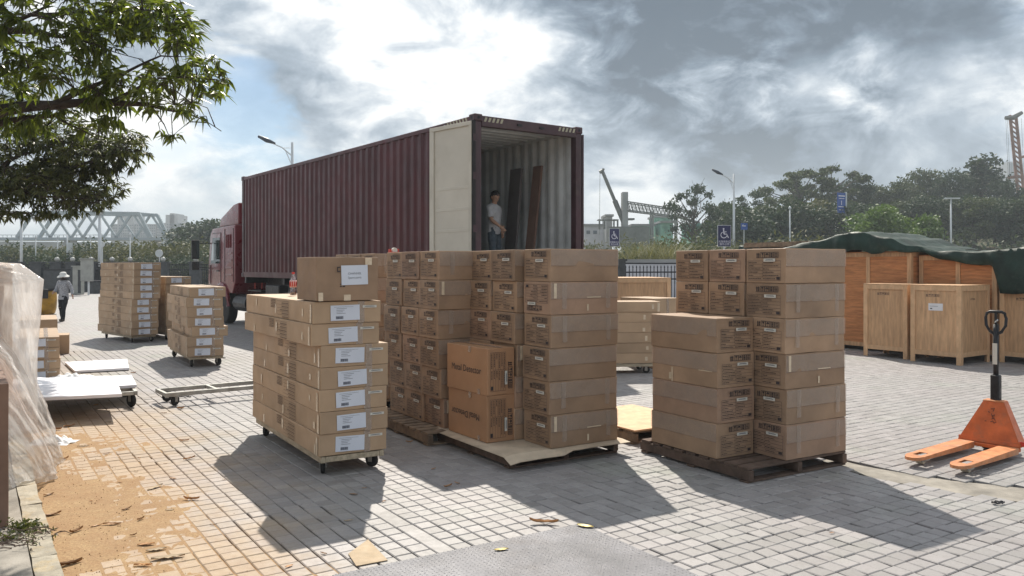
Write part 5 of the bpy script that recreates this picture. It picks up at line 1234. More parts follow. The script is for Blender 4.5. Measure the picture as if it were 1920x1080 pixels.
def long_stack(C, rz, n, H, z0, name, group, shifts=None, orange=False, prints=True):
    body, lab, labp = LM; sp = side_print(H)
    for r in range(n):
        top = n - 1 - r; sx, sy = (shifts(r) if shifts else (random.uniform(-.02, .02), random.uniform(-.015, .015)))
        p = rel(C, rz, sx, sy, z0 + r * H)
        me = body[(r * 3 + n) % 4]; o = link('long_carton', me, None, p, (0, 0, rz + random.uniform(-.004, .004)), label=f"{ORD[top]}{' from top' if top else ''} long flat carton, {name}", cat='carton', group=group)
        if abs(H - .184) > .001: o.scale.z = H / .184
        lb = link('shipping_label', lab, o, (-.0058, P_W * .56 + random.uniform(-.025, .025), .092 + random.uniform(-.008, .004)), (random.uniform(-.03, .03), 0, 0)); link('label_print', labp, lb, (-.0022, 0, 0))
        st = link('sticker', st_me, o, (-.0055, .11 + random.uniform(-.01, .01), .135)); st.scale = (1, 1, .8); link('sticker_print', stl_me, st, (-.0014, 0, 0))
        if prints: link('printed_marks', sp, o)
        mb = MB()
        for k in range(3): x = (.16, .95, 1.72)[k] + random.uniform(-.1, .1); z = random.uniform(.0, .09); mb.b2((x, P_W + .0052, z), (x + random.uniform(.03, .05), P_W + .0062, z + random.uniform(.05, .09)))
        mb.b2((.02, P_W + .005, .005), (.06, P_W + .006, .16)); mb.build('tape', 'tape_bright', o)
        mb = MB(); x_ = P_W * .30; mb.b2((-.0062, x_ - .03, .0), (-.0055, x_ + .03, .182)); mb.b2((0, x_ - .03, .1885), (P_L, x_ + .03, .189)); mb.build('tape', 'tape', o)
LM = long_meshes(.184, 'a')
# nearest dolly: near-right corner of its cartons
r1 = R(121.6); C1 = Vector((-1.088, 7.068, 0))
dolly(C1, r1, 'dolly with black casters under the nearest stack of long cartons', off=(.006, .02), L=2.1, wr=.064)
long_stack(C1, r1, 7, .184, .172, 'nearest dolly stack', 'long cartons on the nearest dolly', lambda r: (random.uniform(-.01, .01), (.055 if r >= 5 else -.012) + random.uniform(-.012, .012)))
TZ = .172 + 7 * .184 + .002
p = rel(C1, r1, -.02, .085, TZ + .003); sbm = dent_box('spare_carton', .50, .545, .365, 'cardboard', 91, .006)
o = link('spare_parts_carton', sbm, None, p, (0, 0, r1 + R(1)), label='square brown carton with a white paper on top of the nearest dolly stack', cat='carton')
mb = MB(); mb.box((0, 0, 0), (.002, .235, .165)); lb = mb.build('paper_notice', 'paper', o, loc=(-.0075, .215, .215), rot=(R(-1.5), 0, 0))
for s, z in (('CHANNEL', .012), ('Spare parts', -.022)):
    me = text_mesh(s, .026, 'paper_ink', align='CENTER'); link('lettering', me, lb, (-.0018, 0, z), (R(90), 0, R(-90)))
q = []
for (a, b, c, d) in ((.175, .24, .205, .25), (.175, .275, .205, .283), (.175, .24, .183, .28), (.20, .115, .215, .125), (.20, .135, .215, .142), (.225, .115, .245, .125)): q.append([(a, b), (c, b), (c, d), (a, d)])
link('printed_marks', map_marks(q, lambda u, v: (-.0078, .545 - u, v), 'ink'), o)
mb = MB(); mb.b2((-.0075, .25, .0), (-.0065, .31, .05)); mb.b2((-.0075, .49, .0), (-.0065, .53, .07)); mb.b2((-.0075, .06, .3), (-.0065, .12, .36)); mb.build('tape', 'tape_bright', o)
mb = MB(); mb.b2((0, .25, .369), (.5, .30, .3695)); mb.build('tape', 'tape', o)
bt = empty('drink_bottle', rel(C1, r1, 1.52, .36, TZ + .003), 0, label='small clear drink bottle with pink label standing on the nearest dolly stack', cat='bottle')
mb = MB(); mb.lathe([(.028, 0), (.033, .008), (.032, .03), (.033, .075), (.030, .10), (.033, .125), (.033, .15), (.024, .18), (.013, .20), (.0125, .215)], 18); mb.build('bottle_body', 'clear_plastic', bt, smooth=True)
mb = MB(); mb.lathe([(.027, .003), (.030, .01), (.0305, .052), (.002, .053)], 16); mb.build('drink', 'cola', bt, smooth=True)
mb = MB(); mb.lathe([(.0337, .078), (.0338, .148)], 18); mb.build('label_band', 'label_pink', bt, smooth=True)
mb = MB()
for k in range(5): a = R(200 + k * 35); mb.box((.0345 * cos(a), .0345 * sin(a), .112), (.004, .010, .05), a)
mb.build('label_print', 'label_red', bt)
mb = MB(); mb.lathe([(.0145, .212), (.0145, .228), (.012, .231)], 16); mb.build('cap', 'label_red', bt)
# two dollies far back
r2 = R(135); C2 = Vector((-8.25, 19.04, 0))
dolly(C2, r2, 'dolly under the tall far stack of ten long cartons'); long_stack(C2, r2, 10, .1675, .172, 'tall far dolly stack', 'long cartons on the tall far dolly', lambda r: (random.uniform(-.015, .015), random.uniform(-.01, .01) - (.05 if r > 4 else 0)))
C3 = Vector((-7.55, 19.58, 0)) + Vector((cos(r2), sin(r2), 0)) * .35
dolly(C3, r2, 'dolly half hidden behind the tall far stack'); long_stack(C3, r2, 8, .1675, .172, 'half hidden far dolly stack', 'long cartons on the half hidden dolly')
# dolly with seven cartons
r4 = R(121); C4 = Vector((-5.05, 14.36, 0))
dolly(C4, r4, 'dolly with brown wheels standing out at the left of its seven cartons', L=2.2, zt=.19, wr=.075, off=(.05, .02)); long_stack(C4, r4, 7, .172, .192, 'middle distance stack of seven', 'long cartons on the middle distance dolly', lambda r: (random.uniform(-.01, .01), [.02, .03, -.05, .02, .03, .04, -.01][r]))
# empty frame dolly
o = dolly((-3.72, 10.62, 0), R(37), 'empty bright metal dolly frame left of the nearest dolly stack', L=1.95, W=.50, zt=.175, wr=.062, mat='steel_frame', off=(-.75, .0))
# dolly between centre and right stacks
r5 = R(186); C5 = Vector((2.36, 13.95, 0))
dolly(C5, r5, 'dolly with green caster seen between the centre and right stacks'); long_stack(C5, r5, 6, .168, .172, 'stack between the centre and right stacks', 'long cartons between the centre and right stacks', prints=False)
p = rel(C5, r5, .9, -.78, 0)
# pallet with plywood top between the stacks
CP = Vector((1.20, 8.02, 0)); pallet(CP, R(32), 0, 1.0, 0, 1.2, 'pallet topped with pale plywood between the centre and right stacks', 'pallet_wood', 6, .12)
mb = MB(); mb.b2((.01, .0, .1215), (.99, 1.19, .139)); mb.build('plywood_sheet', 'pine', None, loc=CP, rot=(0, 0, R(32)), label='pale plywood sheet lying on the low pallet between the stacks', cat='plywood sheet', bevel=.002)
# extra cartons beyond that gap
for k in range(2):
    q_ = Vector((2.95, 14.3, .002 + k * .60)); o = link('carton', dent_box('carton', .9, .6, .6, 'cardboard_pale', 120 + k, .006), None, q_, (0, 0, R(122)), label=('lower', 'upper')[k] + ' large plain carton of two beyond the dolly between the stacks', cat='carton', group='plain cartons beyond the gap')
    mb = MB(); mb.b2((-.008, .27, 0), (-.007, .33, .6)); mb.build('tape', 'tape', o)

# ================================================================== wooden crates
def crate(C, rz, L, W, z0, z1, label, panel='plywood', frame='pine', mid=(), marks=0, legs=True, group='plywood crates'):
    """x runs along the long visible side (away-left), y = 0 faces right/near; origin bottom near corner"""
    o = empty('wooden_crate', C, rz, label=label, cat='crate', group=group); bw = .085; t = .018
    def pan(name, a, b, mat=panel): mb = MB(); mb.b2(a, b); mb.build(name, mat, o, bevel=.002)
    pan('panel', (0.02, .02, z0 + .02), (L - .02, .03, z1 - .02)); pan('panel', (0.02, W - .03, z0 + .02), (L - .02, W - .02, z1 - .02))
    pan('panel', (.02, .031, z0 + .02), (.03, W - .031, z1 - .02)); pan('panel', (L - .03, .031, z0 + .02), (L - .02, W - .031, z1 - .02))
    pan('lid', (.0, .0, z1 - .019), (L, W, z1))
    for x, y, sx, sy in ((0, 0, 1, 1), (L, 0, -1, 1), (0, W, 1, -1), (L, W, -1, -1)):
        pan('corner_batten', (x, y, (0 if legs else z0)), (x + sx * .02, y + sy * bw, z1 - .02), frame); pan('corner_batten', (x + sx * .0205, y, (0 if legs else z0)), (x + sx * bw, y + sy * .02, z1 - .02), frame)
    for z in (z0, z1 - .02 - bw):
        for y in (.0, W - .018): pan('edge_batten', (bw + .001, y, z), (L - bw - .001, y + .018, z + bw), frame)
        for x in (.0, L - .018): pan('edge_batten', (x, bw + .001, z), (x + .018, W - bw - .001, z + bw), frame)
    for m_ in mid:
        for x in (.0,): pan('mid_batten', (x + .0, m_ - bw / 2, z0 + bw + .001), (x + .018, m_ + bw / 2, z1 - .022 - bw), frame)
    if marks:
        me = map_marks([[(a[0] * .75, a[1] * .75) for a in k] for k in marks2d(.62, .40, marks, form=False)], lambda u, v: (.0185, W - .14 - u, z1 - .44 + v), 'ink'); link('printed_marks', me, o)
    return o
K2 = Vector((7.92, 14.39, 0)); rk = R(119)
# face toward -u: in local frame of rz = 32deg it is x = 0
o = crate(K2, R(35), 1.05, .92, .14, 1.42, 'pale plywood crate with a white label, right one of the front pair', marks=3)
mb = MB(); mb.box((.0165, .46, 1.02), (.003, .26, .13)); lb = mb.build('label', 'sticker', o); mb = MB(); mb.b2((.0142, .52, .98), (.0149, .56, 1.0)); mb.b2((.0142, .42, 1.03), (.0149, .57, 1.036)); mb.build('label_print', 'paper_ink', o)
me = map_marks([[(a[0] * .5, a[1] * .5) for a in k] for k in marks2d(.62, .40, 5, form=False)], lambda u, v: (.28 + u, .0185, 1.0 + v), 'ink'); link('printed_marks', me, o)
K1 = Vector((7.44, 15.36, 0)); crate(K1, R(34), .76, .90, .14, 1.42, 'pale plywood crate, left one of the front pair beside the right stack', marks=4)
# big crates below the tarpaulin
KB = Vector((7.92, 16.2, 0)); crate(KB, R(32), 1.5, 1.95, .08, 2.06, 'tall reddish plywood crate under the tarpaulin just behind the left front crate', 'plywood_red', 'plywood', mid=(.95,), group='tall crates under the tarpaulin')
p = rel(KB, R(32), 0, 2.0); crate(p, R(32), 1.5, 1.9, .12, 2.04, 'tall reddish plywood crate half hidden behind the right stack', 'plywood_red', 'plywood', mid=(.95,), group='tall crates under the tarpaulin')
KD = Vector((8.92, 15.02, 0)); crate(KD, R(32), 1.5, 1.50, .12, 1.98, 'brown plywood crate under the sagging tarpaulin behind the right front crate', 'plywood_red', 'plywood', mid=(.72,), group='tall crates under the tarpaulin')
p = rel(KD, R(32), .0, -2.0); crate(p, R(32), 1.5, 1.95, .12, 1.36, 'pale plywood crate behind the pallet jack mast', 'plywood', 'pine', mid=(.95,), marks=6, group='tall crates under the tarpaulin')
p = rel(KD, R(32), .1, -1.9, 1.362); o = crate(p, R(32), 1.3, 1.8, .0, .62, 'upper crate wholly covered by the blue green tarpaulin', 'plywood', 'pine', legs=False, group='tall crates under the tarpaulin')
# orange crate seen in the gap between stacks
K6 = Vector((3.35, 17.2, 0)); crate(K6, R(100), 1.4, 3.0, .1, 1.52, 'wide orange plywood crate in the gap between the centre and right stacks', 'plywood', 'pine', mid=(1.3,), group='plywood crates')
# pallets stacked on the tall crate, then the tarpaulin
p0 = rel(KB, R(32), .1, 1.0, 2.07)
for k in range(2):
    o = pallet(rel(KB, R(32), .15, 2.0 + .15 * k, 2.065 + k * .135), R(32 + 3 * k), 0, 1.2, 0, 2.2, ('lower', 'upper')[k] + ' old pallet lying on the tall crates beside the tarpaulin', 'pallet_wood', 9, .13)
def tarp(name, C, rz, u0, u1, v0, v1, zf, drop, label, mat, nu=26, nv=90, step=lambda v: 0):
    """cloth over the tops, hanging down over the u = u0 edge"""
    pts = []; rows = nu + 10
    for i in range(rows):
        for j in range(nv):
            v = v0 + (v1 - v0) * j / (nv - 1); fold = .05 * nz(v * 2.2, i * .15, 3) + .03 * nz(v * 7, i * .2, 4) - .05 * max(0, .25 - abs(nz(v * 3 + i * .12, i * .22, 6))) * 2
            if i < 10:                          # hanging front
                t = (9 - i) / 9; z = zf(u0, v) - drop(v) * t; u = u0 + step(v) - .03 - .05 * sin(t * 2.5) - .035 * nz(v * 3.1, t * .8, 7) * (1 + t) - .012 * sin(v * 17 + 2 * nz(v)) * t - .05 * max(0, .22 - abs(nz(v * 4.2 + t, t * 1.2, 11)))
            else:
                u = u0 + step(v) + (u1 - u0 - step(v)) * (i - 10) / (nu - 1); z = zf(u, v) + fold * .6
            pts.append((u, v, z))
    F = [(i * nv + j, i * nv + j + 1, (i + 1) * nv + j + 1, (i + 1) * nv + j) for i in range(rows - 1) for j in range(nv - 1)]
    me = np_mesh(name, pts, F, mat, smooth=True); o = link(name, me, None, C, (0, 0, rz), label=label, cat='tarpaulin', group='tarpaulins')
    md = o.modifiers.new('thickness', 'SOLIDIFY'); md.thickness = .004; return o
def zf1(u, v):
    # v measured from KD corner: negative to the right, positive to the left
    kn = [(-3.2, 2.40), (-2.2, 2.36), (-1.2, 2.26), (-.3, 2.08), (.3, 2.03), (1.0, 2.04), (1.5, 2.16), (2.0, 2.34), (2.6, 2.47), (3.1, 2.44), (3.7, 2.30), (4.9, 2.15)]
    for (a, x), (b, y) in zip(kn, kn[1:]):
        if a <= v <= b: t = (v - a) / (b - a); t = t * t * (3 - 2 * t); return x + (y - x) * t + .03 * nz(u * 2, v * 2)
    return kn[0][1] if v < kn[0][0] else kn[-1][1]
def drop1(v):
    kn = [(-3.2, .9), (-2.0, .98), (-.12, .80), (.02, .27), (.6, .22), (1.3, .10), (1.6, .14), (2.3, .38), (3.0, .38), (3.7, .2), (4.9, .08)]
    for (a, x), (b, y) in zip(kn, kn[1:]):
        if a <= v <= b: return x + (y - x) * (v - a) / (b - a)
    return .9
tarp('tarpaulin', KD, R(32), -.03, 1.6, -3.2, 4.6, zf1, drop1, 'dark green tarpaulin sagging over the brown crates on the right', 'tarp', 26, 120, lambda v: -.25 * smooth(1.35, 1.62, v))
tarp('tarpaulin', rel(KD, R(32), .3, 5.2, .0), R(32), .4, 1.6, 0, 1.6, lambda u, v: 2.30 + .09 * nz(u * 3, v * 2), lambda v: .22, 'green tarpaulin bunched behind the stacked pallets', 'tarp', 12, 40)
# rope over tarp
mb = MB(); mb.tube([rel(KD, R(32), u, .55 + .1 * sin(u * 3), zf1(u, .55) + .03) for u in (-.06, .3, .7, 1.1, 1.6)], .008, 5); mb.build('rope', 'rope', None, label='thin rope lying across the sagging tarpaulin', cat='rope')

# ================================================================== pallet jack
J = empty('pallet_jack', (4.46, 7.66, 0), R(38.5 + 180), label='orange pallet jack with worn forks and black loop handle', cat='pallet jack')
def fork(y):
    mb = MB(); L0, L1 = .0, 1.12; w_ = .08
    top = [(L0, -w_), (L1 - .10, -w_), (L1 - .03, -w_ * .72), (L1, -w_ * .3), (L1, w_ * .3), (L1 - .03, w_ * .72), (L1 - .10, w_), (L0, w_)]
    hole = [(L1 - .27, -w_ * .48), (L1 - .27, w_ * .48), (L1 - .13, w_ * .48), (L1 - .13, -w_ * .48)]
    z = .092; b = len(mb.v)
    xs_ = [L0, L1 - .27, L1 - .13, L1 - .10]
    def Q(x0, x1, y0, y1): mb.add([(x0, y0, z), (x1, y0, z), (x1, y1, z), (x0, y1, z)], [(0, 1, 2, 3)])
    Q(L0, xs_[1], -w_, w_); Q(xs_[1], xs_[2], -w_, -w_ * .48); Q(xs_[1], xs_[2], w_ * .48, w_)
    mb.add([(xs_[2], -w_, z), (L1 - .10, -w_, z), (L1 - .03, -w_ * .72, z - .002), (L1, -w_ * .3, z - .004), (L1, w_ * .3, z - .004), (L1 - .03, w_ * .72, z - .002), (L1 - .10, w_, z), (xs_[2], w_, z)], [tuple(range(8))])
    side = top; n = len(side); vs = [(p[0], p[1], z if p[0] < L1 - .05 else z - .003) for p in side] + [(p[0], p[1] * .97, (.035 if p[0] < L1 - .12 else .062)) for p in side]
    mb.add(vs, [(i, i + 1, n + i + 1, n + i) for i in range(n - 1)])
    o = mb.build('fork', 'jack_orange_pale', J, loc=(0, y, 0)); o.modifiers.new('t', 'SOLIDIFY').thickness = .006; o.modifiers['t'].offset = -1
    mb = MB(); mb.lathe([(.034, -.032), (.036, -.028), (.036, .028), (.034, .032)], 16, (L1 - .20, 0, .040), 0, 'Y'); mb.build('load_roller', 'roller', o)
    mb = MB(); mb.b2((L1 - .26, -.045, .03), (L1 - .14, -.036, .055)); mb.b2((L1 - .26, .036, .03), (L1 - .14, .045, .055)); mb.b2((.5, -.02, .02), (.56, .02, .05)); mb.tube([(.05, 0, .05), (L1 - .3, 0, .045)], .012, 6); mb.build('linkage', 'steel_frame', o)
fork(.19); fork(-.19)
mb = MB(); mb.b2((-.05, -.27, .05), (0.0, .27, .085)); mb.b2((-.045, -.27, .086), (-.03, .27, .13)); mb.build('cross_member', 'jack_orange', J, bevel=.004)
mb = MB(); tri = [(-.27, .09), (.27, .09), (.085, .475), (-.085, .475)]
vs = [(-.02 - .12 * ((z - .09) / .39), y, z) for y, z in tri] + [(-.03 - .12 * ((z - .09) / .39), y, z) for y, z in tri]
mb.add(vs, [(0, 1, 2, 3), (7, 6, 5, 4), (0, 4, 5, 1), (1, 5, 6, 2), (2, 6, 7, 3), (3, 7, 4, 0)]); mb.build('front_plate', 'jack_orange', J, bevel=.003)
for s in (-1, 1):
    mb = MB(); a = Vector((-.02, s * .27, .09)); b = Vector((-.14, s * .085, .475)); mb.add([a, b, b + Vector((-.09, 0, 0)), a + Vector((-.14, 0, 0))], [(0, 1, 2, 3)]); o = mb.build('side_flange', 'jack_orange', J, fix=False); o.modifiers.new('t', 'SOLIDIFY').thickness = .008
mb = MB(); mb.b2((-.235, -.09, .466), (-.13, .09, .482)); mb.build('top_cap', 'jack_orange_pale', J, bevel=.006)
mb = MB()
random.seed(12)
for (yy, zz_, pts) in [(-.01, .40, [(0, 0), (.03, .01), (.02, -.02)]), (-.03, .375, [(0, 0), (.012, -.006)]), (.0, .34, [(0, .02), (.015, -.02), (.03, .015), (.01, .0)]), (.005, .31, [(0, 0), (.02, .012), (.035, -.01)]), (.01, .285, [(-.01, 0), (.01, .01), (.02, -.008), (.04, .006)]), (-.05, .285, [(0, 0), (.012, .004)])]:
    P3 = [Vector((-.018 - .12 * ((zz_ + q - .09) / .39) + .0025, yy + p, zz_ + q)) for p, q in pts]
    mb.tube(P3, .0028, 4)
mb.build('paint_scrawl', 'ink', J)
mb = MB(); mb.tube([(-.20, 0, .06), (-.20, 0, .50)], .045, 14); mb.build('pump', 'black_metal', J, smooth=False)
mb = MB(); mb.b2((-.235, -.04, .46), (-.165, .04, .72)); mb.build('mast_base', 'black_metal', J, bevel=.01)
mb = MB(); mb.tube([(-.20, 0, .70), (-.20, 0, 1.20)], .024, 10); mb.build('mast', 'black_metal', J, smooth=True)
mb = MB(); mb.b2((-.177, -.02, .82), (-.172, .02, 1.02)); mb.build('mast_label', 'sticker_grey', J)
mb = MB(); pts = [(-.20, 0, 1.10), (-.20, .05, 1.13), (-.20, .085, 1.19), (-.20, .09, 1.26), (-.20, .078, 1.305), (-.20, .05, 1.32), (-.20, -.05, 1.32), (-.20, -.078, 1.305), (-.20, -.09, 1.26), (-.20, -.085, 1.19), (-.20, -.05, 1.13), (-.20, 0, 1.10)]; mb.tube(pts, .0145, 8, cap=False); mb.build('loop_handle', 'black_metal', J, smooth=True)
mb = MB(); mb.tube([(-.20, 0, 1.2), (-.20, 0, 1.31)], .014, 8); mb.build('handle_stem', 'black_metal', J)
mb = MB(); mb.tube([(-.185, .0, 1.22), (-.16, .03, 1.245)], .007, 6); mb.build('release_lever', 'chrome', J)
for s in (-1, 1):
    mb = MB(); mb.lathe([(.05, -.022), (.088, -.022), (.09, -.015), (.09, .015), (.088, .022), (.05, .022)], 20, (-.20, s * .085, .09), 0, 'Y'); mb.build('steer_wheel', 'rubber', J)
    mb = MB(); mb.lathe([(.01, -.024), (.05, -.018), (.05, .018), (.01, .024)], 16, (-.20, s * .085, .09), 0, 'Y'); mb.build('wheel_hub', 'roller', J)
mb = MB(); mb.b2((-.08, .25, .1), (-.05, .31, .14)); mb.build('side_lug', 'red_plastic', J)
# ================================================================== left foreground: sheets, cartons, drum
def plate_poly(name, pts, z0, z1, mat, **k):
    mb = MB(); n = len(pts); vs = [(p[0], p[1], z0 + (p[2] if len(p) > 2 else 0)) for p in pts] + [(p[0], p[1], z1 + (p[2] if len(p) > 2 else 0)) for p in pts]
    mb.add(vs, [tuple(range(n - 1, -1, -1)), tuple(range(n, 2 * n))] + [(i, (i + 1) % n, n + (i + 1) % n, n + i) for i in range(n)]); return mb.build(name, mat, None, **k)
o = dolly((-4.72, 10.05, 0), R(120), 'dolly with a brown spoked wheel under the white foam panels', L=1.2, W=1.1, zt=.215, wr=.085, mat='steel_frame', off=(0, -.1))
def panel(name, pts, z, label, th=.035, tilt=0):
    """slightly bowed sheet from four corners"""
    A, B, C_, D_ = [Vector(p) for p in pts]; n = 16; vs = []
    for lay in (0, th):
        for i in range(n + 1):
            for j in range(n + 1):
                s, t = i / n, j / n; p = A.lerp(B, s).lerp(D_.lerp(C_, s), t); vs.append((p.x, p.y, p.z + z + lay + .012 * sin(s * 3.1) * sin(t * 3.1) - .010 * abs(sin(t * 12)) * .5))
    m = n + 1; f = []
    for i in range(n):
        for j in range(n): a = i * m + j; f.append((a, a + m, a + m + 1, a + 1)); b = a + m * m; f.append((b, b + 1, b + m + 1, b + m))
    for i in range(n):
        for a, b in ((i * m, (i + 1) * m), (i * m + n, (i + 1) * m + n), (i, i + 1), (n * m + i, n * m + i + 1)): f.append((a, b, b + m * m, a + m * m))
    mb = MB(); mb.add(vs, f); return mb.build(name, 'white_panel', None, label=label, cat='foam panel', group='white foam panels')
panel('foam_panel', [(-4.76, 10.35, 0), (-5.27, 11.3, 0), (-6.7, 10.9, 0), (-6.2, 9.9, 0)], .218, 'white foam panel reaching out to the right below the topmost one')
panel('foam_panel', [(-5.33, 9.02, 0), (-4.46, 9.33, 0), (-4.93, 10.2, .01), (-6.22, 10.62, .02)], .262, 'topmost long white foam panel in the sun on the left dolly')
panel('foam_panel', [(-7.15, 13.35, 0), (-6.45, 13.75, 0), (-7.12, 15.1, 0), (-8.0, 14.6, 0)], .012, 'white sheet lying flat on the ground beside the small carton stack')
def cloth_heap(name, c, rx, ry, h, label, seed, mat='white_cloth', cat='plastic sheet'):
    n = 34; vs = []
    for i in range(n + 1):
        for j in range(n + 1):
            u, v = i / n * 2 - 1, j / n * 2 - 1; r = math.sqrt(u * u + v * v); e = max(0, 1 - r ** 2.2 * (1 + .4 * nz(u * 2, v * 2, seed)))
            f_ = abs(nz(u * 3 + v * 1.2, v * 2.4 - u, seed)) * .9 + abs(nz(u * 8 + 3, v * 5, seed)) * .3
            vs.append((c[0] + u * rx * (1 + .25 * nz(u, v, seed + 4)), c[1] + v * ry * (1 + .25 * nz(v, u, seed + 8)), c[2] + .004 + h * e ** .6 * (.35 + f_)))
    F = [(i * (n + 1) + j, (i + 1) * (n + 1) + j, (i + 1) * (n + 1) + j + 1, i * (n + 1) + j + 1) for i in range(n) for j in range(n)]
    me = np_mesh(name, vs, F, mat, smooth=True); o = link(name, me, None, label=label, cat=cat); o.modifiers.new('thickness', 'SOLIDIFY').thickness = .004; return o
cloth_heap('plastic_sheet', (-6.75, 12.55, 0), .42, .34, .12, 'crumpled white plastic wrap between the small carton stack and the sheet', 3)
cloth_heap('plastic_sheet', (-4.55, 8.1, 0), .20, .13, .07, 'small crumpled scrap of pale plastic wrap by the big film', 9)
cloth_heap('plastic_sheet', (-6.75, 9.95, .115), .28, .30, .25, 'bunched clear wrap at the foot of the small carton stack', 12, 'plastic_film')
# small stack of flat cartons at the left
CS = Vector((-7.01, 12.66, 0)); rs_ = R(120)
long_stack(CS, rs_, 4, .165, .004, 'short stack on the ground at the left', 'long cartons stacked on the ground at the left', prints=False)
o = link('carton', dent_box('carton', 1.7, .62, .76, 'cardboard_pale', 131, .006), None, (-8.55, 15.35, 0), (0, 0, R(120)), label='tall olive brown carton behind the short stack at the left', cat='carton')
o = link('carton', dent_box('carton', .6, .5, .38, 'cardboard_pale', 133, .006), None, (-8.9, 16.4, 0), (0, 0, R(118)), label='small low carton peeping out right of the tall olive carton', cat='carton')
# yellow wheeled bin
X = (86 - 960) / 1530 * 27.2; o = empty('wheeled_bin', (X, 27.2, 0), .3, label='yellow brown open bin on black wheels beside the walking woman', cat='bin')
mb = MB(); mb.lathe([(.20, .16), (.27, .19), (.315, .35), (.335, .62), (.32, .85), (.29, .97), (.27, .97), (.30, .84), (.31, .6), (.29, .36), (.02, .22)], 20); mb.build('bin_body', 'drum_yellow', o, smooth=True)
mb = MB(); mb.lathe([(.31, .95), (.335, .96), (.335, 1.0), (.29, 1.01), (.28, .97)], 20); mb.build('rim', 'black_metal', o)
mb = MB(); mb.b2((-.14, -.34, .70), (.14, -.315, .99)); mb.bar((-.25, -.2, 1.0), (.55, -.3, 1.02), .03, .03); mb.build('strap', 'black_metal', o)
for s in (-1, 1): mb = MB(); mb.lathe([(.11, -.03), (.12, -.02), (.12, .02), (.11, .03)], 14, (s * .2, .0, .12), 0, 'X'); mb.build('wheel', 'rubber', o)
mb = MB(); mb.b2((-.27, -.2, .10), (.27, .2, .16)); mb.build('base', 'black_metal', o)
# wrapped goods at the left edge, standing on the raised pavement
def box_thing(name, C, rz, L, W, H, mat, label, cat='carton', bands=0):
    o = link(name, dent_box(name, L, W, H, mat, hash(label) % 50, .004), None, C, (0, 0, rz), label=label, cat=cat); return o
crate(Vector((-5.92, 7.66, .115)), R(32), 1.05, 1.3, .06, 1.62, 'pale wooden crate under clear film at the left edge', 'plywood', 'pine', group='film wrapped goods')
box_thing('carton', Vector((-6.1, 8.1, 1.738)), R(32), .45, .4, .17, 'cardboard_dark', 'dark brown carton on top of the film wrapped crate')
crate(Vector((-5.0, 5.95, .115)), R(32), 1.0, 1.0, .05, .93, 'reddish lower crate under the crumpled film at the left edge', 'plywood_red', 'plywood', group='film wrapped goods')
o = box_thing('tall_carton', Vector((-3.165, 5.13, .116)), R(124), .8, .9, .90, 'cardboard_dark', 'dark brown carton cut by the left edge of the picture')
# clear film
def film(name, rows, label, seed, amp=.05, n=140, m=110):
    R_ = [[Vector(p) for p in r] for r in rows]
    def ev(r, t):
        k = t * (len(r) - 1); i = min(int(k), len(r) - 2); f = k - i; f = f * f * (3 - 2 * f) * .5 + f * .5; return r[i].lerp(r[i + 1], f)
    V = []
    for i in range(n + 1):
        s = i / n
        for j in range(m + 1):
            t = j / m; ps = [ev(r, s) for r in R_]; k = t * (len(ps) - 1); a = min(int(k), len(ps) - 2); f = k - a; p = ps[a].lerp(ps[a + 1], f)
            w_ = amp * (.35 + t) * (1 - .5 * (t > .97)); q = nz(s * 7 + nz(t * 3, s * 4, seed) * .8, t * 1.8, seed) * w_ * 1.7 + (max(0, .3 - abs(nz(s * 13 + t * 5, t * 4.5 + s * 3, seed + 2))) * 2.2 + abs(nz(s * 34 + t * 7, t * 9, seed + 3)) * .35) * w_ * .8
            pp = p + Vector((q * .9, -q * .7, nz(s * 9, t * 8, seed + 5) * w_ * .35)); pp.z = max(pp.z, .125 if (pp.x * GC + pp.y * GS) < .36 else .008); V.append(pp)
    F = [(i * (m + 1) + j, (i + 1) * (m + 1) + j, (i + 1) * (m + 1) + j + 1, i * (m + 1) + j + 1) for i in range(n) for j in range(m)]
    return link(name, np_mesh(name, [tuple(v) for v in V], F, 'plastic_film', smooth=True), None, label=label, cat='plastic film', group='clear plastic film')
film('plastic_film', [[(-7.6, 9.8, 1.80), (-7.2, 9.0, 1.80), (-6.9, 8.4, 1.79), (-6.4, 7.6, 1.76)], [(-6.3, 10.1, 1.76), (-5.75, 9.2, 1.80), (-5.0, 8.3, 1.78), (-5.75, 7.55, 1.74)],
                      [(-6.1, 9.9, 1.5), (-5.5, 9.1, 1.60), (-4.78, 8.3, 1.62), (-5.55, 7.45, 1.5)], [(-6.0, 9.8, .8), (-5.4, 9.1, .85), (-4.78, 8.2, .9), (-5.3, 7.4, .8)], [(-5.9, 9.9, .13), (-5.3, 9.1, .13), (-4.74, 8.15, .13), (-4.9, 7.4, .13)]],
     'tall clear plastic film hanging over the pale crate at the left edge', 2, .035)
film('plastic_film', [[(-6.6, 8.2, 1.30), (-6.2, 7.2, 1.26), (-5.6, 6.4, 1.20), (-5.0, 5.6, 1.05)], [(-5.35, 8.5, 1.25), (-4.95, 7.55, 1.22), (-4.55, 6.9, 1.18), (-4.25, 6.1, 1.05)],
                      [(-5.15, 8.45, .95), (-4.6, 7.45, .92), (-4.25, 6.75, .90), (-3.98, 6.1, .85)], [(-4.98, 8.55, .5), (-4.32, 7.35, .45), (-3.98, 6.68, .45), (-3.85, 6.05, .45)], [(-4.9, 8.7, .0), (-4.1, 7.45, .0), (-3.78, 6.75, .0), (-3.68, 6.0, .12)]],
     'crumpled clear plastic film flaring out to the ground beside the sandy paving', 6, .075)

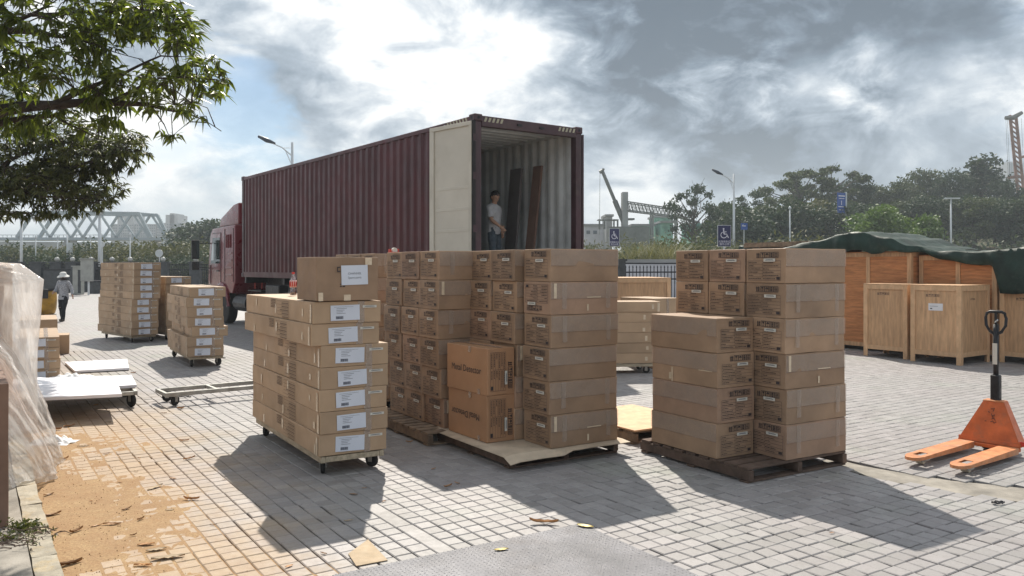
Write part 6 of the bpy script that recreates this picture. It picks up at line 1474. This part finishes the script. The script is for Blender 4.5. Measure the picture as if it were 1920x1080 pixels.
# ================================================================== people
def rem(name, mb, mat, parent, vox=.010, disp=0, seed=0, smooth_it=2, fs=9.0):
    me0 = mb.mesh(name, mat, fix=True); ob = bpy.data.objects.new('tmp', me0); col.objects.link(ob)
    r = ob.modifiers.new('r', 'REMESH'); r.mode = 'VOXEL'; r.voxel_size = vox; r.use_smooth_shade = True
    s = ob.modifiers.new('s', 'SMOOTH'); s.iterations = smooth_it; s.factor = .5
    me = bpy.data.meshes.new_from_object(ob.evaluated_get(bpy.context.evaluated_depsgraph_get())); bpy.data.objects.remove(ob); me.name = name
    if disp:
        me.update(); N = [v.normal.copy() for v in me.vertices]
        for v, n in zip(me.vertices, N): v.co += n * disp * (nz(v.co.x * fs, v.co.y * fs, v.co.z * fs * .8 + seed) + .5 * nz(v.co.x * fs * 2.3, v.co.y * fs * 2, v.co.z * fs * 2, seed))
    me.polygons.foreach_set('use_smooth', [True] * len(me.polygons)); 
    if not me.materials: me.materials.append(MATS[mat])
    return link(name, me, parent)
def loft(mb, rings, n=18):
    """rings: (cx, cy, z, rx, ry)"""
    vs = []
    for cx, cy, z, rx, ry in rings:
        for k in range(n): t = 2 * pi * k / n; vs.append((cx + rx * cos(t), cy + ry * sin(t), z))
    f = [(i * n + k, i * n + (k + 1) % n, (i + 1) * n + (k + 1) % n, (i + 1) * n + k) for i in range(len(rings) - 1) for k in range(n)]
    f += [tuple(range(n - 1, -1, -1)), tuple((len(rings) - 1) * n + k for k in range(n))]; mb.add(vs, f)
def ell(mb, c, r, rot=None, n=14):
    vs = []; 
    for i in range(n // 2 + 1):
        a = pi * i / (n // 2) - pi / 2; a = max(-pi / 2 + .02, min(pi / 2 - .02, a))
        for k in range(n):
            t = 2 * pi * k / n; p = Vector((r[0] * cos(a) * cos(t), r[1] * cos(a) * sin(t), r[2] * sin(a)))
            if rot is not None: p = rot @ p
            vs.append(tuple(p + Vector(c)))
    m = n // 2; f = [(i * n + k, i * n + (k + 1) % n, (i + 1) * n + (k + 1) % n, (i + 1) * n + k) for i in range(m) for k in range(n)]; f += [tuple(range(n - 1, -1, -1)), tuple(m * n + k for k in range(n))]; mb.add(vs, f)
def person(loc, rz, H, P, label, top, top_long, top_hem, legs_mat, hat=False, head_yaw=0, head_pitch=0):
    """built facing +x; P holds wrist/elbow/ankle positions in body units (height 1)"""
    o = empty('person', loc, rz, label=label, cat='person'); s = H
    def V(x, y, z): return Vector((x, y, z)) * s
    hr = Matrix.Rotation(R(head_yaw), 3, 'Z') @ Matrix.Rotation(R(head_pitch), 3, 'Y'); hc = V(.012, 0, .925)
    def hp(x, y, z): return hc + hr @ (Vector((x, y, z)) * s)
    mb = MB()
    loft(mb, [(.0 * s, 0, .49 * s, .062 * s, .090 * s), (0, 0, .53 * s, .066 * s, .097 * s), (.002 * s, 0, .60 * s, .056 * s, .084 * s), (0, 0, .68 * s, .062 * s, .090 * s), (0, 0, .75 * s, .064 * s, .100 * s), (-.004 * s, 0, .80 * s, .052 * s, .098 * s), (-.004 * s, 0, .825 * s, .034 * s, .06 * s)])
    mb.tube([V(-.004, 0, .80), V(.004, 0, .87)], [.034 * s, .031 * s], 12)
    ell(mb, hp(0, 0, .008), (.060 * s, .047 * s, .066 * s), hr); ell(mb, hp(.014, 0, -.030), (.042 * s, .036 * s, .040 * s), hr)
    ell(mb, hp(.060, 0, -.012), (.012 * s, .008 * s, .014 * s), hr); ell(mb, hp(.050, 0, -.040), (.010 * s, .016 * s, .006 * s), hr)
    for q in (-1, 1): ell(mb, hp(-.002, q * .048, -.005), (.010 * s, .006 * s, .018 * s), hr); ell(mb, hp(.048, q * .018, .016), (.010 * s, .014 * s, .005 * s), hr)
    for q, k in ((-1, 'R'), (1, 'L')):
        sh = V(-.004, q * .098, .795); el, wr = V(*P['elbow' + k]), V(*P['wrist' + k])
        mb.tube([sh, sh.lerp(el, .5), el], [.031 * s, .028 * s, .023 * s], 12); mb.tube([el, el.lerp(wr, .35), wr], [.024 * s, .024 * s, .0155 * s], 12); ell(mb, sh, (.034 * s,) * 3)
        d = (wr - el).normalized(); hd = (d + Vector(P.get('hand' + k, (0, 0, -.3)))).normalized(); side = hd.cross(Vector((0, 1, 0))).normalized() if abs(hd.y) < .9 else Vector((1, 0, 0)); pc = wr + hd * .030 * s
        M3 = Matrix((side, hd.cross(side), hd)).transposed(); ell(mb, pc, (.024 * s, .012 * s, .032 * s), M3)
        for f_ in range(4):
            b = pc + hd * .022 * s + side * (.0155 - .0103 * f_) * s; ln = (.040, .046, .043, .034)[f_] * s; cv = Vector((0, -q * .25, 0)) * .0
            t1 = b + hd * ln * .5; t2 = t1 + (hd + M3 @ Vector((0, q * .5, 0)) * .8).normalized() * ln * .5; mb.tube([b, t1, t2], [.0062 * s, .0058 * s, .0046 * s], 7)
        tb = pc - hd * .012 * s + side * .020 * s; mb.tube([tb, tb + (side * .8 + hd).normalized() * .022 * s, tb + (side * .8 + hd).normalized() * .022 * s + hd * .018 * s], [.008 * s, .0066 * s, .0052 * s], 7)
        kn, an = V(*P['knee' + k]), V(*P['ankle' + k]); hip = V(0, q * .050, .50)
        mb.tube([hip, hip.lerp(kn, .5), kn], [.050 * s, .044 * s, .031 * s], 12); mb.tube([kn, kn.lerp(an, .35), an], [.031 * s, .032 * s, .020 * s], 12)
        ft = Vector((an.x, an.y, an.z - .022 * s)); ell(mb, ft + V(.035, 0, -.004), (.072 * s, .027 * s, .018 * s))
    rem('body', mb, 'skin', o, .0075 if not hat else .009)
    # clothes
    mb = MB(); k_ = .010
    hem = top_hem; loft(mb, [(0, 0, hem * s, (.078 if top_long else .072) * s, (.108 if top_long else .102) * s), (.0, 0, (hem + .05) * s, .074 * s, .105 * s), (.002 * s, 0, .61 * s, .068 * s, .097 * s), (0, 0, .69 * s, .073 * s, .103 * s), (0, 0, .755 * s, .075 * s, .110 * s), (-.004 * s, 0, .805 * s, .061 * s, .103 * s), (-.004 * s, 0, .836 * s, .040 * s, .060 * s)])
    for q, k in ((-1, 'R'), (1, 'L')):
        sh = V(-.004, q * .100, .795); el, wr = V(*P['elbow' + k]), V(*P['wrist' + k]); ell(mb, sh, (.043 * s,) * 3)
        if top_long: mb.tube([sh, sh.lerp(el, .5), el], [.042 * s, .038 * s, .033 * s], 12); mb.tube([el, el.lerp(wr, .5), el.lerp(wr, .93)], [.034 * s, .031 * s, .026 * s], 12)
        else: mb.tube([sh, sh.lerp(el, .45), sh.lerp(el, .82)], [.044 * s, .042 * s, .041 * s], 12)
    rem('shirt', mb, top, o, .0085, .007 * s, 3, 2)
    mb = MB(); ring = [V(-.004 + .036 * cos(t), .042 * sin(t), .838 + .012 * cos(t) * -1) for t in [2 * pi * k / 14 for k in range(14)]]; mb.tube(ring + [ring[0]], .010 * s, 8, cap=False); mb.build('collar', top, o, smooth=True)
    mb = MB(); loft(mb, [(0, 0, .475 * s, .070 * s, .098 * s), (0, 0, .52 * s, .071 * s, .101 * s), (0, 0, .60 * s, .063 * s, .092 * s)])
    for q, k in ((-1, 'R'), (1, 'L')):
        kn, an = V(*P['knee' + k]), V(*P['ankle' + k]); hip = V(0, q * .050, .50); mb.tube([hip, hip.lerp(kn, .5), kn], [.058 * s, .053 * s, .041 * s], 12); mb.tube([kn, kn.lerp(an, .5), an], [.041 * s, .037 * s, .033 * s], 12)
    rem('trousers', mb, legs_mat, o, .0085, .006 * s, 5, 2)
    for q, k in ((-1, 'R'), (1, 'L')):
        an = V(*P['ankle' + k]); mb = MB(); ell(mb, (an.x + .034 * s, an.y, an.z - .022 * s), (.078 * s, .031 * s, .024 * s)); ell(mb, (an.x, an.y, an.z - .006 * s), (.034 * s, .028 * s, .026 * s)); o2 = rem('shoe', mb, 'shoes', o, .008)
    # face
    mb = MB()
    for q in (-1, 1): ell(mb, hp(.0555, q * .018, .004), (.004 * s, .007 * s, .0035 * s), hr, 8)
    mb.build('eye', 'hair', o)
    mb = MB(); ell(mb, hp(.0585, 0, -.041), (.003 * s, .013 * s, .0022 * s), hr, 8); mb.build('mouth', 'scarf', o)
    mb = MB(); ell(mb, hp(-.010, 0, .026), (.062 * s, .054 * s, .056 * s), hr); ell(mb, hp(-.026, 0, .0), (.042 * s, .051 * s, .048 * s), hr); ell(mb, hp(.014, 0, .052), (.030 * s, .042 * s, .018 * s), hr)
    rem('hair', mb, 'hair', o, .008, .010 * s, 8, 1, 26)
    if hat:
        mb = MB(); prof = [(.064, -.0), (.066, .03), (.058, .055), (.03, .066), (.002, .068)]; n = 24; vs = []
        pr = [(.118, -.022), (.104, -.012), (.085, .004), (.066, .014), (.064, .045), (.054, .066), (.03, .076), (.002, .078)]
        for r_, z in pr:
            for k in range(n): t = 2 * pi * k / n; vs.append(tuple(hp(r_ * cos(t) - .004, r_ * sin(t), z + .012 + (.006 * sin(3 * t) if r_ > .08 else 0))))
        mb.add(vs, [(i * n + k, i * n + (k + 1) % n, (i + 1) * n + (k + 1) % n, (i + 1) * n + k) for i in range(len(pr) - 1) for k in range(n)]); h_ = mb.build('sun_hat', 'hat', o, smooth=True); h_.modifiers.new('t', 'SOLIDIFY').thickness = .006
        mb = MB(); ell(mb, hp(.018, 0, -.045), (.048 * s, .046 * s, .045 * s), hr); ell(mb, hp(-.01, 0, -.07), (.055 * s, .062 * s, .03 * s), hr); rem('scarf', mb, 'scarf', o, .010, .006 * s)
    return o
person(tuple(tw(1.46, 1.50, FZ)), R(-28), 1.62, dict(elbowR=(.030, -.125, .645), wristR=(.135, -.105, .565), handR=(.5, .1, -.5), elbowL=(-.02, .135, .64), wristL=(.03, .125, .52), kneeR=(.01, -.055, .285), ankleR=(-.01, -.06, .045), kneeL=(.02, .055, .285), ankleL=(.02, .06, .045)),
       'man in a pale short sleeved shirt standing inside the container and looking down', 'shirt', False, .475, 'trousers', False, -25, 22)
person((-14.40, 26.2, 0), R(-98), 1.56, dict(elbowR=(.03, -.14, .655), wristR=(.10, -.13, .60), handR=(.8, 0, .0), elbowL=(-.03, .165, .655), wristL=(.02, .215, .545), handL=(0, .2, -.6), kneeR=(.03, -.045, .285), ankleR=(-.03, -.045, .05), kneeL=(.05, .05, .285), ankleL=(.07, .045, .042)),
       'woman in a white sun hat and grey checked jacket walking towards the cartons', 'checked_shirt', True, .445, 'black_trousers', True, 0, 8)

# ================================================================== foreground tree at the left
def pxw(px, py, Y): return Vector(((px - 960) / 1530 * Y, Y, 1.75 + (500 - py) * Y / 1530))
def leaf_verts(ln, wd, droop):
    return [(0, 0, 0), (ln * .38, wd / 2, -droop * .10 + wd * .18), (ln * .38, -wd / 2, -droop * .10 + wd * .18), (ln * .5, 0, -droop * .22), (ln, 0, -droop)]
LF = [(0, 3, 1), (0, 2, 3), (1, 3, 4), (3, 2, 4)]
def big_tree(trunk_xy, limbs, blobs, leafmat, lsize, per, label, seed, parts=0, barkr=.13, twig=.0045, trunk_top=3.2):
    g = random.Random(seed); o = empty('tree', (trunk_xy[0], trunk_xy[1], 0), label=label, cat='tree', group='foreground trees'); O = Vector((trunk_xy[0], trunk_xy[1], 0))
    mb = MB(); mb.tube([(0, 0, -.1), (.05, .02, trunk_top * .5), (.15, .05, trunk_top)], [barkr * 1.3, barkr, barkr * .8], 10); mb.build('trunk', 'bark', o, smooth=True)
    nodes = []
    for L in limbs:
        pts = [pxw(*p[:3]) for p in L]; r0 = L[0][3] if len(L[0]) > 3 else .045; 
        fine = []
        for a, b in zip(pts, pts[1:]):
            for k in range(5): t = k / 5; p = a.lerp(b, t); fine.append(p + Vector((nz(p.x * 2, p.z * 2, seed), nz(p.z * 2, p.y, seed), nz(p.x * 2.3, p.y * 2, seed + 1))) * .06)
        fine.append(pts[-1]); n = len(fine); mb = MB(); mb.tube([p - O for p in fine], [max(.0035, r0 * (1 - i / n) ** 1.25) for i in range(n)], 7); mb.build('branch', 'bark', o, smooth=True); nodes += fine
    cl = []; 
    for (px, py, rx, ry, Y, n) in blobs:
        for _ in range(n):
            while True:
                a, b, c = g.uniform(-1, 1), g.uniform(-1, 1), g.uniform(-1, 1)
                if a * a + b * b + c * c < 1: break
            p = pxw(px + a * rx, py + b * ry, Y + c * .8)
            if nz(p.x * 1.7, p.y * 1.7, p.z * 2.2, seed) < -.24: continue
            cl.append(p)
    # twigs join each cluster to the closest branch node, or to an earlier cluster
    mb = MB(); N = np.array([list(p) for p in nodes]); LV = []; single = []
    order = sorted(range(len(cl)), key=lambda i: min((cl[i] - Vector(q)).length for q in nodes[::3])) if len(cl) < 3000 else range(len(cl))
    pool = [list(p) for p in nodes]; arr = np.array(pool)
    for ii, i in enumerate(order):
        p = cl[i]; d = np.linalg.norm(arr - np.array(p), axis=1); k = int(d.argmin()); b = Vector(arr[k])
        L_ = (p - b).length
        if L_ > .03:
            m_ = b.lerp(p, .5) + Vector((g.uniform(-.1, .1), g.uniform(-.1, .1), .14)) * L_; mb.tube([b - O, m_ - O, p - O], [twig * (1.2 if L_ > .3 else .8), twig * .8, twig * .45], 4, cap=False)
        if ii % 8 == 0: arr = np.vstack([arr, np.array(p)[None]])
        axis = (p - b).normalized() if L_ > .01 else Vector((1, 0, 0)); axis = (axis + Vector((0, 0, -.15))).normalized()
        for q in range(g.randint(per - 2, per + 2)):
            a = g.uniform(0, 2 * pi); out = Vector((cos(a), sin(a), g.uniform(-.75, .25))); dr_ = (out + axis * .8).normalized(); ln = lsize * g.uniform(.65, 1.25)
            X_ = dr_; Z_ = (Vector((0, 0, 1)) - X_ * X_.z); Z_ = Z_.normalized() if Z_.length > .1 else Vector((1, 0, 0)); Y_ = Z_.cross(X_)
            rr = g.uniform(-.7, .7); Z2 = Z_ * cos(rr) + Y_ * sin(rr); Y2 = Z2.cross(X_); single.append((p + axis * g.uniform(-.05, .02), X_, Y2, Z2, ln, g.uniform(.15, .5)))
    tw_ = mb.build('twig', 'bark', o, fix=False, kind='stuff')
    if parts:
        vis = [i for i, s in enumerate(single) if abs(s[0].x / s[0].y) < .60 and (s[0].z - 1.75) / s[0].y < .31]
        vis.sort(key=lambda i: single[i][0].y); vis = set(vis[:parts])
        lm = [np_mesh('leaf', leaf_verts(1, .27, d), LF, leafmat) for d in (.2, .35, .5)]
        for i in vis:
            p, X_, Y_, Z_, ln, dp = single[i]; M3 = Matrix((X_, Y_, Z_)).transposed() * ln; lo = link('leaf', lm[i % 3], o); lo.matrix_basis = Matrix.Translation(p - O) @ M3.to_4x4()
        single = [s for i, s in enumerate(single) if i not in vis]
    V = []
    for p, X_, Y_, Z_, ln, dp in single:
        q = p - O
        for x, y, z in leaf_verts(ln, ln * .27, ln * dp): w = q + X_ * x + Y_ * y + Z_ * z; V.append((w.x, w.y, w.z))
    F = (np.array(LF)[None] + (np.arange(len(single)) * 5)[:, None, None]).reshape(-1, 3)
    link('foliage', np_mesh('foliage', V, F, leafmat), o, kind='stuff'); return o
LIMBS = [[(-420, 330, 7.4, .085), (-200, 250, 7.3), (0, 203, 7.1), (90, 197, 7.0), (200, 190, 7.0), (280, 197, 6.9), (350, 215, 6.9), (415, 246, 6.85)],
         [(-380, 260, 7.4, .07), (-150, 130, 7.2), (0, 55, 7.0), (60, 30, 7.0), (120, -10, 7.0)], [(-300, 160, 7.3, .05), (0, 62, 6.9), (70, 62, 6.8), (150, 80, 6.9), (260, 110, 7.0)],
         [(90, 197, 7.0, .025), (200, 150, 6.9), (300, 105, 6.9), (380, 112, 6.9)], [(200, 190, 7.0, .018), (300, 145, 6.8), (420, 152, 6.8)], [(-200, 250, 7.3, .05), (0, 226, 7.2), (100, 215, 7.2), (185, 262, 7.1)],
         [(280, 197, 6.9, .010), (310, 235, 6.9), (322, 262, 6.9)], [(60, 30, 7.0, .02), (200, 20, 7.1), (330, 15, 7.1)]]
BLOBS = [(20, 60, 120, 90, 7.0, 170), (150, 40, 110, 70, 7.2, 140), (270, 25, 90, 50, 7.2, 80), (345, 60, 40, 40, 7.1, 34), (120, 130, 110, 55, 6.9, 85), (270, 150, 80, 45, 6.9, 50), (375, 135, 50, 38, 6.85, 40), (405, 165, 34, 30, 6.8, 20),
         (340, 200, 75, 28, 6.9, 22), (40, 200, 90, 60, 7.5, 75), (170, 205, 80, 40, 7.3, 45), (318, 252, 26, 12, 6.9, 5), (402, 212, 22, 12, 6.9, 4), (-90, 110, 120, 150, 7.2, 120), (60, -60, 260, 60, 7.2, 120)]
big_tree((-8.6, 7.3), LIMBS, BLOBS, 'leaf_near', .125, 8, 'tree with long drooping leaves reaching in at the top left', 5, 300, trunk_top=2.9)
LIMBS2 = [[(-330, 470, 12.6, .10), (-120, 400, 12.4), (0, 350, 12.2), (100, 320, 12), (200, 290, 12), (262, 282, 12)], [(-120, 400, 12.4, .06), (20, 300, 12.2), (130, 260, 12.1)], [(0, 350, 12.2, .04), (90, 372, 12), (190, 370, 12)], [(-120, 400, 12.4, .05), (0, 402, 12.2), (60, 400, 12)]]
BLOBS2 = [(20, 290, 130, 80, 12.4, 560), (140, 275, 110, 55, 12.2, 400), (225, 280, 62, 40, 12.1, 150), (70, 350, 120, 58, 12.2, 480), (165, 345, 75, 46, 12.2, 210), (120, 390, 60, 20, 12.2, 50), (190, 378, 26, 16, 12.1, 24), (20, 395, 70, 18, 12.2, 60), (-100, 330, 130, 100, 12.5, 200)]
big_tree((-12.2, 12.6), LIMBS2, BLOBS2, 'leaf_back', .115, 9, 'second tree with finer darker foliage hanging behind the first', 9, 0, .16, .006, 3.0)

# ================================================================== litter on the ground
def curled_leaf(seed, ln, wd, curl):
    g = random.Random(seed); vs = []; n = 9
    for i in range(n):
        t = i / (n - 1); w_ = wd * math.sin(pi * min(1, t * .93 + .05)) ** .8; z = curl * .45 * ln * (4 * (t - .5) ** 2) * (.5 + 1.2 * nz(seed * 1.7, t * 2.2)) + .002
        for j in range(5): s = j / 2 - 1; vs.append(((t - .5) * ln, s * w_ / 2 * (1 - .4 * curl), z + abs(s) ** 1.5 * wd * (.12 + curl * .7) + .004 * nz(t * 9, s * 3, seed)))
    F = [(i * 5 + j, (i + 1) * 5 + j, (i + 1) * 5 + j + 1, i * 5 + j + 1) for i in range(n - 1) for j in range(4)]
    mn = min(v[2] for v in vs); return [(v[0], v[1], v[2] - mn) for v in vs], F
LITTER = [(156, 837, 1.2, 1), (200, 851, .7, 0), (261, 860, .5, 0), (355, 861, 1.3, 0), (123, 861, .8, 0), (255, 884, .6, 1), (291, 915, 1.7, 1), (324, 898, .8, 0), (359, 937, 1.3, 0), (237, 956, .8, 0), (264, 975, .7, 0), (318, 957, .7, 1), (181, 987, .9, 0), (210, 984, 1.3, 0), (143, 997, 1.2, 0),
          (98, 967, 1.3, 0), (293, 1032, 1.3, 1), (315, 1047, 2.1, 1), (274, 1022, 1.2, 0), (268, 1061, 1.2, 0), (128, 1060, 1.7, 0), (91, 929, .9, 0), (339, 767, 1.2, 0), (307, 775, .8, 0), (205, 791, .8, 1), (262, 800, .9, 0), (346, 827, 1.0, 0), (130, 800, 1.4, 0), (107, 806, 1.2, 0), (607, 1039, .6, 0), (542, 1063, .7, 0),
          (813, 880, .7, 0), (840, 913, 1.0, 0), (857, 907, .6, 0), (767, 830, .8, 0), (720, 941, .6, 0), (663, 928, .9, 0), (683, 916, .5, 0), (653, 977, .7, 1), (400, 985, .5, 0), (250, 1005, .5, 0), (170, 940, .5, 0), (225, 905, .5, 0), (310, 870, .4, 0), (180, 760, .7, 0), (150, 745, .5, 0), (250, 700, 1.0, 0), (1560, 1000, .5, 0), (380, 820, .4, 0), (420, 900, .4, 0)]
lms = []
for s in range(6):
    v, f = curled_leaf(s, .11, .036, (.05, .12, .3, .2, .45, .1)[s]); lms.append(np_mesh('dry_leaf', v, f, 'dry_leaf', smooth=True))
v, f = curled_leaf(7, .11, .036, .04); pale = np_mesh('dry_leaf', v, f, 'scrap_card', smooth=True)
random.seed(21)
for i, (px, py, sc, pl_) in enumerate(LITTER):
    Yd = 1530 * CAM_H / (py - 500); X = (px - 960) / 1530 * Yd; shaded = px > 600
    o = link('dry_leaf', pale if pl_ else lms[i % 6], None, (X, Yd, .004), (random.uniform(-.1, .1), random.uniform(-.1, .1), random.uniform(-.9, .9) + R(20)), cat='dry leaf',
             label=('pale buff dry leaf' if pl_ else 'curled brown dry leaf') + (' on the grey paving near the stacks' if shaded else ' on the sandy paving at the left'), group=('pale ' if pl_ else 'brown ') + 'dry leaves ' + ('near the stacks' if shaded else 'on the sandy paving'))
    o.scale = (sc * .82, sc * .82 * random.uniform(.7, 1.2), sc * .8)
for px, py, sc, lb, rz_ in [(1097, 991, 1.0, 'flat yellow leaf at the corner of the steel plate', -.5), (940, 1035, .75, 'yellow leaf lying on the middle of the steel plate', .3)]:
    Yd = 1530 * CAM_H / (py - 500); v, f = curled_leaf(31, .12, .05, .03); o = link('yellow_leaf', np_mesh('yellow_leaf', v, f, 'yellow_leaf', smooth=True), None, ((px - 960) / 1530 * Yd, Yd, .014), (0, 0, rz_), label=lb, cat='leaf', group='yellow leaves'); o.scale = (sc, sc, sc)
Yd = 1530 * CAM_H / 483; o = link('curled_leaf', lms[2], None, ((1020 - 960) / 1530 * Yd, Yd, .012), (0, 0, -.1), label='large curled brown leaf on the far edge of the steel plate', cat='leaf'); o.scale = (1.8, 1.4, 1.2)
pts = [(653, 1040), (690, 1013), (727, 1052), (668, 1063)]
pp = [((x - 960) / 1530 * (1530 * CAM_H / (y - 500)), 1530 * CAM_H / (y - 500)) for x, y in pts]
plate_poly('cardboard_scrap', pp, .003, .007, 'scrap_card', label='flat tan cardboard scrap beside the steel plate', cat='cardboard scrap')
# cable coils
def coil(px, py, r_, label):
    Yd = 1530 * CAM_H / (py - 500); X = (px - 960) / 1530 * Yd; mb = MB(); pts = [(cos(t * .7) * r_ * (1 + .2 * sin(t * .37)), sin(t * .7) * r_ * .5 * (1 + .2 * cos(t * .5)), .010 + .004 * (k % 3)) for k, t in enumerate([i * .5 for i in range(50)])]
    mb.tube(pts, .005, 5); mb.build('cable', 'black_metal', None, loc=(X, Yd, 0), label=label, cat='cable', smooth=True)
coil(343, 745, .10, 'small coil of dark cable under the end of the empty dolly frame'); coil(1872, 945, .04, 'tiny loop of wire on the mortar patch near the pallet jack')
coil(410, 672, .12, 'tangle of dark cable hanging below the middle distance dolly')
# twigs and moss at the bottom left corner
g = np.random.default_rng(4); V = []; 
cc = [pxw(45, 1052, 4.95), pxw(20, 1040, 5.0), pxw(75, 1035, 5.1)]
cents = [(-2.93, 5.02, .10), (-3.02, 4.9, .11), (-2.85, 4.85, .08), (-3.05, 5.1, .13)]
V, F = leaf_cloud(cents, [(.12, .10, .05)] * 4, 1500, .014, .1, 3, .35); link('weeds', np_mesh('weeds', V, F, 'leaf_back'), kind='stuff')
mb = MB(); g = random.Random(6)
for k in range(60):
    p = Vector((g.uniform(-3.15, -2.75), g.uniform(4.7, 5.0), .115 + g.uniform(0, .03))); a = g.uniform(0, 2 * pi); q = p + Vector((cos(a), sin(a) * .5, g.uniform(-.1, .2))) * g.uniform(.03, .14); mb.tube([p, p.lerp(q, .5) + Vector((0, 0, .01)), q], [.004, .003, .002], 4)
mb.build('twig_litter', 'pallet_dark', None, kind='stuff')
mb = MB(); g = random.Random(16)
for k in range(900):
    u = .42 + abs(g.gauss(0, .35)); v_ = g.uniform(2.8, 9); x, y, _ = gpt(u, v_); r_ = g.uniform(.0015, .0055); b = len(mb.v)
    mb.add([(x - r_, y, .002), (x + r_, y - r_ * .3, .002), (x, y + r_, .002), (x, y, .003 + r_)], [(0, 1, 3), (1, 2, 3), (2, 0, 3)])
mb.build('grit', 'sand', None, kind='stuff', fix=False)

# ================================================================== haze
m = bpy.data.materials.new('haze_air'); m.use_nodes = True; t = NT(m.node_tree); t.n.clear()
pv_ = t.node('ShaderNodeVolumePrincipled'); pv_.inputs['Color'].default_value = (.80, .88, .95, 1); pv_.inputs['Density'].default_value = .0009; pv_.inputs['Anisotropy'].default_value = .1
out = t.node('ShaderNodeOutputMaterial'); t.l.new(pv_.outputs[0], out.inputs[1]); MATS['haze_air'] = m
mb = MB(); mb.b2((-960, -260, -1.1), (960, 1260, 78)); hz = mb.build('haze', 'haze_air', None, kind='stuff')
